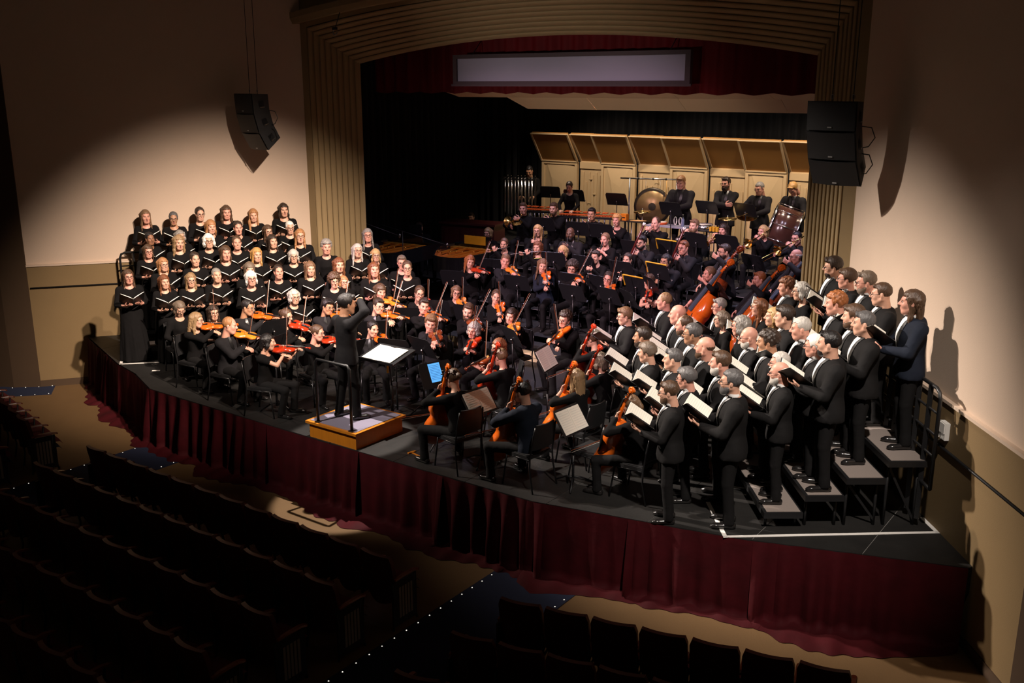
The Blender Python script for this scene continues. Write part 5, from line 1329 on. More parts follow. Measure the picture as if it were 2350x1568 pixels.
# percussion, on the 1.0 m platform
PZ = 1.0
t = empty('tubular_bells', (-4.95, 11.5, PZ), R(18)); tag(t, 'rack of chrome tubular bells', 'tubular bells')
b = MB(); b.bar((-.42, 0, 0), (-.42, 0, 1.5), .03); b.bar((.42, 0, 0), (.42, 0, 1.5), .03); b.bar((-.42, -.25, .03), (-.42, .25, .03), .04); b.bar((.42, -.25, .03), (.42, .25, .03), .04); b.build('rack', M_BLKMET, t)
b = MB(); b.bar((-.44, -.04, 1.46), (.44, -.04, 1.46), .02, .03); b.bar((-.44, .05, 1.5), (.44, .05, 1.5), .02, .03); b.build('head_rail', M_BLKMET, t)
for r_ in range(2):
    for k in range(9):
        if r_ and k in (2, 6): continue
        x = -.37+.09*k+.045*r_; y = -.04+.09*r_; b = MB(); b.tube([(x, y, 1.44+.05*r_), (x, y, .62-.035*k)], .014, 7); tb = b.build('bell_tube', M_SILVER, t)
        b = MB(); b.ball((x, y, 1.50+.05*r_), .014, n=6, m=5); b.build('cap', M_SILVER, tb)
M_BARS = mat('rosewood_bars', srgb(196, 84, 36), .35, var=.2, scale=20, kind='wood')
def keyboard_perc(loc, rz, L_, lab, nb=22, name='marimba'):
    t = empty(name, loc, R(rz)); tag(t, lab, name)
    b = MB()
    for x in (-L_/2, L_/2): b.bar((x, -.25, 0), (x, -.25, .80), .04); b.bar((x, .25, 0), (x, .25, .80), .04); b.bar((x, -.25, .3), (x, .25, .3), .03)
    b.bar((-L_/2, -.3, .80), (L_/2, -.2, .80), .03, .05); b.bar((-L_/2, .3, .80), (L_/2, .2, .80), .03, .05); b.build('frame', M_BLKMET, t)
    for k in range(nb):
        x = -L_/2+.05+(L_-.1)*k/(nb-1); ln = .20*(1-.35*k/nb); w = (L_-.1)/nb*.42
        b = MB(); b.box(x-w, x+w, -ln-.02, -.02, .83, .85); b.build('tone_bar', M_BARS, t)
        if k % 7 not in (2, 6): b = MB(); b.box(x+w*.3, x+w*2.3, .03, .03+ln, .87, .89); b.build('tone_bar', M_BARS, t)
    for k in range(0, nb, 2):
        x = -L_/2+.05+(L_-.1)*k/(nb-1); b = MB(); b.tube([(x, -.12, .80), (x, -.12, .80-.55*(1-.8*k/nb))], .02, 6); b.build('resonator', M_STEEL, t)
keyboard_perc((-2.35, 10.75, PZ), 12, 1.5, 'orange-barred marimba on a black frame before the ponytailed player'); keyboard_perc((-3.95, 10.95, PZ), 14, .95, 'small orange-barred xylophone next to the tubular bells', 16, 'xylophone')
t = empty('gong', (-1.30, 11.65, PZ), R(18)); tag(t, 'large bronze gong hanging from a steel frame', 'gong'); M_GONG = mat('gong_bronze', (.34, .22, .10), .35, .55, var=.5, scale=5)
M_GONGD = mat('gong_dark_rim', (.06, .05, .04), .4, .8, var=.3, scale=8)
Mg = Matrix.Translation((.05, 0, 1.02)) @ Matrix.Rotation(R(90), 4, 'X')
b = MB(); b.lathe([(.02, .03), (.08, .03), (.10, .02), (.38, .018), (.385, .0)], 36, 0, Mg); g_ = b.build('disc', M_GONG, t)
b = MB(); b.lathe([(.375, .021), (.43, .016), (.44, -.02), (.43, -.03)], 36, 0, Mg, cap=False); b.lathe([(.001, .036), (.09, .034)], 20, 0, Mg, cap=False); b.build('rim', M_GONGD, g_)
b = MB(); b.tube([(-.72, 0, 1.66), (.80, 0, 1.66)], .018, 8); b.tube([(-.5, 0, .02), (-.5, 0, 1.66)], .02, 8); b.tube([(.6, 0, .02), (.6, 0, 1.66)], .02, 8); b.bar((-.5, -.25, .02), (-.5, .25, .02), .04); b.bar((.6, -.25, .02), (.6, .25, .02), .04); b.build('frame', M_STEEL, t)
for x in (-.12, .22): b = MB(); b.tube([(x, 0, 1.65), (x, 0, 1.38)], .004, 4); b.build('cord', M_IVORY, t)
for x in (-.3, .05, .35): b = MB(); b.ball((x, 0, 1.66), .03, n=8, m=5); b.build('clamp', M_BLKMET, t)
o = MB().tube([(0, 0, 0), (0, -.02, -.5)], .011, 6).build('gong_beater', M_MAPLE, None, loc=(-.93, 11.72, PZ+1.64)); tag(o, 'wooden gong beater hung by its handle from the gong frame', 'beater')
b = MB(); b.ball((0, -.02, -.52), .05, n=10, m=7); b.build('felt_head', M_RED, o)
# bass drum on a tilted cradle
t = empty('bass_drum', (2.12, 11.1, PZ), R(200), 1.12); tag(t, 'big brown bass drum with chrome rods on a tilted stand', 'drum'); M_DRUM = mat('drum_shell_brown', (.075, .030, .022), .22, var=.15, coat=.5); M_HEAD = mat('drum_head', (.7, .66, .58), .6, var=.05)
Md = Matrix.Translation((0, 0, .72)) @ Matrix.Rotation(R(-18), 4, 'Y') @ Matrix.Rotation(R(90), 4, 'Y')
b = MB(); b.lathe([(.44, -.24), (.44, .24)], 36, 0, Md); sh_ = b.build('shell', M_DRUM, t)
for s in (-1, 1):
    b = MB(); b.lathe([(.445, s*.24-.02), (.462, s*.24-.02), (.462, s*.24+.02), (.43, s*.24+.022)], 36, 0, Md, cap=False); b.build('hoop', M_SILVER, t)
    b = MB(); b.lathe([(.001, s*.25), (.43, s*.25)], 36, 0, Md, cap=False); b.build('drum_head', M_HEAD, t)
for k in range(10):
    a = 2*PI*k/10; p = Vector((.47*math.cos(a), .47*math.sin(a), 0)); b = MB(); b.tube([Md @ (p+Vector((0, 0, -.25))), Md @ (p+Vector((0, 0, .25)))], .006, 5); b.tube([Md @ (p*.96+Vector((0, 0, -.05))), Md @ (p*.96+Vector((0, 0, .05)))], .016, 6); b.build('tension_rod', M_SILVER, t)
for x in (-.35, .35): b = MB(); b.tube([(x, -.4, 0), (x, 0, .35), (x, .4, 0)], .018, 6); b.build('cradle_leg', M_STEEL, t)
# cymbals and small percussion
M_CYM = mat('cymbal_bronze', (.62, .45, .18), .25, 1., var=.15, scale=8)
def cymbal_stand(loc, h, lab, tilt=6):
    t = empty('suspended_cymbal', loc); tag(t, lab, 'cymbal')
    b = MB(); b.lathe([(.20, .0), (.10, .012), (.045, .018), (.03, .035), (.004, .04)], 26, 0, Matrix.Translation((0, 0, h)) @ Matrix.Rotation(R(tilt), 4, 'X')); b.build('cymbal', M_CYM, t)
    b = MB(); b.tube([(0, 0, .2), (0, 0, h+.08)], .010, 6); b.build('stem', M_STEEL, t)
    for k in range(3): a = k*2*PI/3; b = MB(); b.tube([(0, 0, .35), (.25*math.cos(a), .25*math.sin(a), .01)], .008, 5); b.build('tripod_leg', M_STEEL, t)
cymbal_stand((-1.12, 10.95, PZ), .98, 'suspended bronze cymbal in front of the gong'); cymbal_stand((.95, 10.95, PZ), .98, 'suspended bronze cymbal below the man with folded arms')
M_TBL = mat('percussion_table_cloth', (.28, .28, .34), .8, var=.1)
t = empty('percussion_table', (-.33, 10.72, PZ)); tag(t, 'folding percussion table with a pale cloth top', 'table')
b = MB(); b.box(-.45, .45, -.22, .22, .74, .77); b.build('table_top', M_TBL, t)
for x in (-.4, .4):
    for s in (-1, 1): b = MB(); b.tube([(x, -.18*s, .0), (x, .18*s, .74)], .011, 6); b.build('leg', M_STEEL, t)
o = MB().lathe([(.13, 0), (.14, .01), (.14, .05), (.13, .055)], 20).build('tambourine', M_BARS, None, loc=(-.52, 10.72, PZ+.77)); tag(o, 'wooden tambourine lying on the percussion table', 'tambourine')
MB().lathe([(.001, .056), (.128, .056)], 20, cap=False).build('skin', M_HEAD, o)
for k in range(2):
    o = MB().tube([(.055*math.cos(a)*.6, 0, .10+.085*math.sin(a)) for a in np.linspace(0, 2*PI, 13)], .012, 6).build('castanet_loop', M_IVORY, None, loc=(-.17+.12*k, 10.72, PZ+.775)); tag(o, 'upright pale wooden loop handle on the percussion table', 'castanets', 'loop handles on the percussion table')
t = empty('water_bottle', (.03, 10.68, PZ+.77)); tag(t, 'clear blue plastic bottle at the table\'s end', 'bottle'); M_BOT = mat('bottle_plastic', (.18, .22, .34), .1, var=.1)
MB().lathe([(.03, 0), (.034, .01), (.034, .15), (.015, .19), (.015, .21)], 14).build('bottle_body', M_BOT, t); MB().lathe([(.017, .205), (.017, .23)], 10).build('cap', M_EBONY, t)
o = MB().box(-.08, .08, -.06, .06, 0, .14).build('temple_block', mat('orange_wood_block', srgb(226, 130, 20), .5, var=.15, kind='wood'), None, loc=(-1.42, 10.66, PZ+.80)); tag(o, 'bright orange wood block on a black trap tray', 'wood block')
MB().box(-.05, .05, -.062, -.058, .05, .075).build('slot', M_EBONY, o)
t = empty('trap_tray', (-1.25, 10.70, PZ)); tag(t, 'small black trap tray stand beside the gong', 'stand'); MB().box(-.34, .34, -.16, .16, .78, .80).build('tray', M_STAND, t); MB().tube([(0, 0, .02), (0, 0, .78)], .012, 6).build('stem', M_STEEL, t)
for k in range(3): a = k*2*PI/3; MB().tube([(0, 0, .3), (.25*math.cos(a), .25*math.sin(a), .01)], .009, 5).build('tripod_leg', M_STEEL, t)
for k in range(3):
    o = MB().tube([(-.12, 0, 0), (.12, .02, 0)], .010, 6).build('claves', M_MAPLE, None, loc=(-1.12+.05*k, 10.62+.05*k, PZ+.811)); tag(o, 'short pale wooden stick lying on the trap tray', 'stick', 'sticks on the trap tray')
t = empty('snare_drum', (.42, 10.95, PZ)); tag(t, 'white snare drum on a chrome stand', 'drum'); MB().lathe([(.175, .68), (.175, .82)], 22).build('shell', M_SILVER, t); MB().lathe([(.001, .823), (.172, .823)], 22, cap=False).build('drum_head', M_HEAD, t)
MB().lathe([(.178, .81), (.184, .815), (.184, .83), (.176, .832)], 22, cap=False).build('hoop', M_STEEL, t)
for k in range(3): a = k*2*PI/3; MB().tube([(.15*math.cos(a), .15*math.sin(a), .68), (.02, 0, .4), (.26*math.cos(a+1), .26*math.sin(a+1), .01)], .008, 5).build('stand_leg', M_STEEL, t)
for k in range(3):
    o = MB().box(-.022, .022, -.07, .07, 0, .09).build('cowbell', M_YFOLD, None, loc=(.68+.075*k, 10.75, PZ+.72)); tag(o, 'yellow metal cowbell standing beside the snare drum', 'cowbell', 'yellow cowbells beside the snare drum'); MB().tube([(0, 0, .09), (0, 0, .13)], .008, 5).build('stem', M_STEEL, o)
t = empty('cowbell_rack', (.755, 10.75, PZ)); tag(t, 'black rack carrying the yellow cowbells', 'rack'); MB().box(-.16, .16, -.03, .03, .68, .72).build('rail', M_BLKMET, t); MB().tube([(0, 0, 0), (0, 0, .68)], .012, 6).build('stem', M_BLKMET, t)
# microphones over the pianos
def mic(base, top, tip, lab):
    b = Vector(base); t = empty('microphone_stand', b); tag(t, lab, 'microphone')
    MB().tube([(0, 0, .02), Vector(top)-b], .009, 6).build('stand_pole', M_STAND, t); MB().tube([Vector(top)-b-(Vector(tip)-Vector(top))*.5, Vector(tip)-b], .006, 6).build('boom_arm', M_STAND, t)
    MB().ball(Vector(tip)-b, .028, .028, .05, 8, 6).build('capsule', M_STEEL, t); MB().lathe([(.15, 0), (.14, .02), (.02, .03)], 12).build('base_plate', M_STAND, t)
mic((-5.9, 6.6, .2), (-5.9, 6.6, 1.9), (-5.05, 7.1, 1.55), 'boom microphone over the far piano'); mic((-4.78, 6.9, .2), (-4.78, 6.9, 1.7), (-3.9, 7.35, 1.42), 'boom microphone over the piano with the yellow folder')
# small things: endpin stop on the deck, a hook under the arch
o = MB().box(-.012, .012, 0, .24, 0, .008).build('endpin_stop', M_POD, None, loc=(1.46, .33, .001), rot=(0, 0, R(76))); tag(o, 'orange wooden endpin stop lying on the deck before the cellos', 'endpin stop'); MB().box(-.06, .06, .22, .25, 0, .014).build('cross_piece', M_POD, o)
t = empty('rigging_hook', (-4.23, 4.62, 5.66)); tag(t, 'small black rigging hook hanging on a chain under the arch corner', 'hook')
MB().tube([(0, 0, .10), (0, .17, .46)], .008, 5).build('chain', M_BLKMET, t); MB().tube([(.05*math.cos(a), 0, .05+.05*math.sin(a)) for a in np.linspace(1.6, 6.2, 9)], .012, 6).build('hook_arm', M_STEEL, t); MB().box(-.04, .04, -.03, .03, .09, .14).build('clamp', M_BLKMET, t)
# house seats
CG = 'rows of empty theatre seats'
def seatrow(p0, p1, n, lab, endL, endR, grp):
    p0 = Vector(p0); p1 = Vector(p1); d = (p1-p0); rz = math.atan2(d.y, d.x)
    for i in range(n):
        p = p0+d*((i+.5)/n)
        # outside the frame: leave it out
        v = p+Vector((0, 0, .6))-CAM; f = Vector((-.5685, .7825, -.2541)); rt = Vector((.809, .5878, 0)); up = rt.cross(f); z_ = v.dot(f)
        sx = 1175+2234*v.dot(rt)/z_; sy = 784-2234*v.dot(up)/z_
        if z_ < 1 or not (-120 < sx < 2470 and -50 < sy < 1780): continue
        k = 'seat_endL' if (i == 0 and endL) else ('seat_endR' if (i == n-1 and endR) else 'seat')
        inst(k, 'theatre_seat', lab, 'seat', place((p.x, p.y, -.93), rz), grp)
for r_ in range(9):
    y = -1.66-.755*r_; e = .06*min(r_, 2)
    nth = ['first', 'second', 'third', 'fourth', 'fifth', 'sixth', 'seventh', 'eighth', 'ninth'][r_]
    seatrow((-2.78, y, 0), (2.98-e, y, 0), 12, 'dark red wooden theatre seat in the centre block, %s row from the stage' % nth, True, True, 'centre block seats, %s row' % nth)
    a = R(13.3); L_ = 3.3
    seatrow((4.30, y+.02, 0), (4.30+L_*math.cos(a), y+.02+L_*math.sin(a), 0), 7, 'dark red wooden theatre seat on the men\'s choir side, %s row from the stage' % nth, True, True, 'side block seats under the men, %s row' % nth)
    seatrow((-4.35-L_*math.cos(a), y+.02+L_*math.sin(a), 0), (-4.35, y+.02, 0), 7, 'dark red wooden theatre seat on the women\'s choir side, %s row from the stage' % nth, True, True, 'side block seats under the women, %s row' % nth)
# ---------------------------------------------------------------- who stands where: metres on the stage, degrees of turn
# side, x, y, floor, height, turn, hair, hair colour, flags, label
CHOIR = [
 (-1, -7.01, 2.16, 0.8, 1.659, -117, 'straight', 'lbrown', 'o', 'woman with long light brown hair singing at the outer end of the top row'),
 (-1, -6.71, 2.56, 0.8, 1.601, -118, 'bun', 'dgrey', 'gt', 'woman with dark grey pinned hair and black glasses in the top row'),
 (-1, -6.43, 2.95, 0.8, 1.673, -120, 'bun', 'dark', 'g', 'woman with dark pulled-back hair and thin glasses in the top row'),
 (-1, -6.13, 3.35, 0.8, 1.688, -122, 'wavy', 'brown', '', 'woman with long wavy brown hair in the top row'),
 (-1, -5.83, 3.75, 0.8, 1.605, -124, 'longfall', 'ginger', '', 'woman with ginger hair falling over one shoulder in the top row'),
 (-1, -5.48, 4.23, 0.8, 1.693, -126, 'shoulder', 'dark', '', 'tall woman with dark shoulder-length waves at the inner end of the top row'),
 (-1, -6.57, 1.91, 0.6, 1.499, -116, 'updo', 'black', 'ob', 'woman with black pinned-up hair and open mouth below the top row'),
 (-1, -6.29, 2.37, 0.6, 1.509, -118, 'fluffy', 'grey', '', 'woman with short curly grey hair below the top row'),
 (-1, -5.96, 2.83, 0.6, 1.68, -120, 'bangs', 'ginger', '', 'woman with copper hair and a full fringe below the top row'),
 (-1, -5.66, 3.23, 0.6, 1.636, -122, 'bun', 'dark', 'o', 'woman with dark hair scraped back below the top row'),
 (-1, -5.33, 3.67, 0.6, 1.54, -124, 'long', 'brown', 'g', 'woman with long brown hair and round glasses below the top row'),
 (-1, -5.08, 4.01, 0.6, 1.598, -126, 'crop', 'white', 'g', 'woman with cropped white hair and glasses below the top row'),
 (-1, -6.22, 1.62, 0.4, 1.54, -115, 'shoulder', 'brown', 'g', 'woman with wavy brown bob and glasses at the outer end of the middle row'),
 (-1, -5.89, 2.06, 0.4, 1.688, -117, 'wavy', 'dblond', '', 'woman with long curled ash blonde hair in the middle row'),
 (-1, -5.58, 2.48, 0.4, 1.689, -120, 'fluffy', 'white', 'g', 'woman with bushy white hair and glasses in the middle row'),
 (-1, -5.28, 2.88, 0.4, 1.627, -122, 'tail', 'brown', '', 'woman with brown ponytail and drop earrings in the middle row'),
 (-1, -4.9, 3.4, 0.4, 1.623, -124, 'straight', 'dark', '', 'woman with long straight dark hair in the middle row'),
 (-1, -4.59, 3.82, 0.4, 1.706, -127, 'long', 'ginger', 'g', 'woman with long reddish blonde hair, glasses and a dark necklace'),
 (-1, -3.82, 4.85, 0.4, 1.661, -132, 'long', 'grey', 'g', 'woman with long grey hair and glasses beside the grand piano'),
 (-1, -5.71, 1.56, 0.2, 1.559, -116, 'shoulder', 'ginger', 'g', 'woman with ginger bob and glasses on the lowest riser'),
 (-1, -5.38, 2.0, 0.2, 1.632, -118, 'tail', 'dark', '', 'woman with dark tied-back hair on the lowest riser'),
 (-1, -5.06, 2.44, 0.2, 1.723, -120, 'shoulder', 'brown', 'o', 'woman with brown bob singing on the lowest riser'),
 (-1, -4.74, 2.88, 0.2, 1.658, -123, 'long', 'gold', '', 'woman with long golden blonde hair on the lowest riser'),
 (-1, -4.34, 3.41, 0.2, 1.595, -126, 'bobbangs', 'lgrey', 'g', 'woman with ash grey fringe and dark glasses on the lowest riser'),
 (-1, -4.07, 3.99, 0.2, 1.725, -129, 'curly', 'grey', 'n', 'woman with short grey curls standing without a folder by the pilaster'),
 (-1, -3.63, 4.37, 0.2, 1.643, -131, 'long', 'lgrey', 'g', 'woman with long silver blonde hair and glasses near the pilaster'),
 (-1, -3.43, 4.65, 0.2, 1.529, -133, 'bangs', 'blond', 'g', 'woman with bushy blonde hair and a thick fringe near the piano'),
 (-1, -5.85, 0.94, 0, 1.622, -113, 'straight', 'brown', 'go', 'woman with half-up brown hair standing at the outer edge on the deck'),
 (-1, -4.71, 1.94, 0, 1.62, -119, 'crop', 'grey', '', 'woman with cropped grey hair turned aside on the deck'),
 (-1, -4.37, 2.4, 0, 1.697, -121, 'bangs', 'gbrown', '', 'woman with ash brown fringe half hidden behind a white-haired singer'),
 (-1, -4.07, 2.8, 0, 1.625, -124, 'bun', 'dark', '', 'woman with dark bun and pendant looking down at her music'),
 (-1, -3.74, 3.26, 0, 1.65, -127, 'long', 'lbrown', '', 'woman with very long light brown hair on the deck'),
 (-1, -3.43, 3.68, 0, 1.694, -130, 'wavy', 'auburn', 'o', 'woman with wavy auburn hair singing behind the curly-haired singer'),
 (-1, -2.73, 4.62, 0, 1.675, -136, 'short', 'gbrown', 'g', 'woman with short ash brown hair and glasses beside the piano leg'),
 (-1, -5.23, 1.23, 0, 1.554, -115, 'straight', 'auburn', '', 'woman with long auburn hair in the front row on the deck'),
 (-1, -4.97, 1.59, 0, 1.56, -116, 'long', 'dblond', 'g', 'woman with long dark blonde hair and glasses in the front row'),
 (-1, -3.86, 2.01, 0, 1.655, -121, 'bobbangs', 'white', 'g', 'woman with white bob and chain necklace in the front row'),
 (-1, -2.84, 2.99, 0, 1.568, -129, 'afro', 'brown', 'g', 'woman with big curly brown hair and glasses in the front row'),
 (-1, -3.06, 3.42, 0, 1.441, -130, 'bob', 'ginger', 'g', 'woman with copper bob and glasses just behind the curly-haired singer'),
 (-1, -2.59, 3.73, 0, 1.692, -133, 'straight', 'auburn', '', 'woman with straight dark red hair and centre parting in the front row'),
 (-1, -2.23, 4.22, 0, 1.684, -137, 'bun', 'brown', 'g', 'woman with brown pinned hair and round glasses at the inner end of the front row'),
 (1, 4.97, 0.51, 0, 1.622, 111, 'short', 'brown', 'gsn2', 'man with short brown curls, beard and glasses in the front row, seen from behind'),
 (1, 4.87, 1.14, 0, 1.607, 115, 'thick', 'dgrey', 'g', 'man with swept grey-streaked hair and glasses in the front row'),
 (1, 4.46, 1.61, 0, 1.666, 118, 'short', 'dgrey', '', 'broad man with short dark grey hair and bow tie in the front row'),
 (1, 3.98, 1.85, 0, 1.613, 120, 'thick', 'gbrown', '', 'man with greying brown quiff in the front row'),
 (1, 3.73, 2.19, 0, 1.716, 122, 'short', 'dark', 'st', 'man with short dark hair and stubble in the front row'),
 (1, 2.7, 3.53, 0, 1.588, 133, 'thick', 'lbrown', 'g', 'man with side-parted light brown hair and glasses at the inner end of the front row'),
 (1, 5.56, 0.81, 0, 1.784, 112, 'slick', 'dgrey', 'gB', 'man with flat-top grey hair, glasses and beard resting a hand on his folder'),
 (1, 5.15, 1.44, 0, 1.784, 116, 'short', 'brown', 'Bw', 'man with brown crew cut and grizzled beard in the second row'),
 (1, 4.72, 1.95, 0, 1.784, 119, 'bald', 'brown', 'Bp', 'balding man with reddish beard in the second row'),
 (1, 4.26, 2.55, 0, 1.767, 123, 'slick', 'dgrey', 'gt', 'man with combed dark grey hair, glasses and tanned face in the second row'),
 (1, 3.9, 3.04, 0, 1.728, 126, 'recede', 'brown', 's', 'man with receding brown hair and stubble in the second row'),
 (1, 3.61, 3.43, 0, 1.771, 129, None, 'brown', 'p', 'clean-shaven bald man with bow tie in the second row'),
 (1, 2.91, 4.37, 0, 1.698, 135, 'recede', 'dblond', 'p', 'man with receding sandy hair and bow tie at the inner end of the second row'),
 (1, 5.9, 1.3, 0.2, 1.614, 114, None, 'white', 'gBwp', 'bald man with rimless glasses and white beard at the outer end of the lowest tier'),
 (1, 5.77, 1.64, 0.2, 1.627, 116, 'slick', 'lgrey', 'gp', 'man with slicked silver hair and glasses on the lowest tier'),
 (1, 5.51, 1.94, 0.2, 1.784, 118, 'curly', 'dark', 't', 'dark-haired man with short curls and tanned face on the lowest tier'),
 (1, 5.08, 2.41, 0.2, 1.667, 120, None, 'white', 'gBwp', 'bald man with black glasses and white goatee on the lowest tier'),
 (1, 4.15, 3.68, 0.2, 1.51, 128, 'bob', 'gbrown', 'gW', 'woman with grey-brown bob and glasses among the men'),
 (1, 3.83, 4.31, 0.2, 1.539, 131, 'short', 'grey', 'gp', 'man with wavy grey hair and glasses below the double bass'),
 (1, 4.81, 2.79, 0.2, 1.701, 123, 'fluffy', 'grey', 'gW', 'woman with patterned scarf over grey hair among the men'),
 (1, 6.35, 1.51, 0.4, 1.784, 115, 'short', 'black', 's', 'man with black hair and short beard on the second tier, seen full length'),
 (1, 6.11, 1.77, 0.4, 1.658, 116, 'slick', 'white', 'gp', 'man with white hair and glasses on the second tier'),
 (1, 5.8, 2.18, 0.4, 1.735, 118, 'crop', 'lgrey', 'p', 'lean man with shaved grey hair and bow tie on the second tier'),
 (1, 5.38, 2.76, 0.4, 1.706, 121, 'thick', 'dark', '', 'young man with thick dark brown hair on the second tier'),
 (1, 5.1, 3.13, 0.4, 1.586, 123, 'long', 'blond', 'W', 'woman with long blonde hair among the men'),
 (1, 4.68, 3.69, 0.4, 1.552, 127, 'long', 'auburn', 'gW', 'woman with long auburn hair and glasses among the men'),
 (1, 6.55, 2.02, 0.6, 1.733, 117, 'short', 'dgrey', 'm', 'man with grey hair and black face mask on the third tier'),
 (1, 6.35, 2.3, 0.6, 1.726, 118, 'thick', 'brown', 's', 'man with tousled brown hair and beard on the third tier'),
 (1, 5.99, 2.78, 0.6, 1.751, 120, 'curly', 'red', 'p', 'young man with red curly hair on the third tier'),
 (1, 5.16, 3.91, 0.6, 1.599, 126, 'bob', 'lgrey', 'gW', 'woman with silver bob among the men'),
 (1, 4.87, 4.15, 0.6, 1.588, 128, 'curly', 'auburn', 'p', 'young man with auburn curls and bow tie on the third tier'),
 (1, 6.97, 2.27, 0.8, 1.784, 117, 'straight', 'brown', 'v', 'man with long straight brown hair and navy jacket on the top tier'),
 (1, 6.48, 2.87, 0.8, 1.705, 120, 'short', 'brown', 'g', 'man with brown hair and glasses holding his folder high on the top tier'),
 (1, 6.18, 3.28, 0.8, 1.749, 122, 'short', 'gbrown', 'gsp', 'older man with glasses and grey goatee on the top tier'),
 (1, 5.78, 3.82, 0.8, 1.655, 124, 'thick', 'brown', 'g', 'young man with brown fringe and glasses on the top tier'),
 (1, 5.44, 4.29, 0.8, 1.708, 127, 'thick', 'dark', 'gs', 'tall man with swept dark hair and glasses by the pilaster'),
]
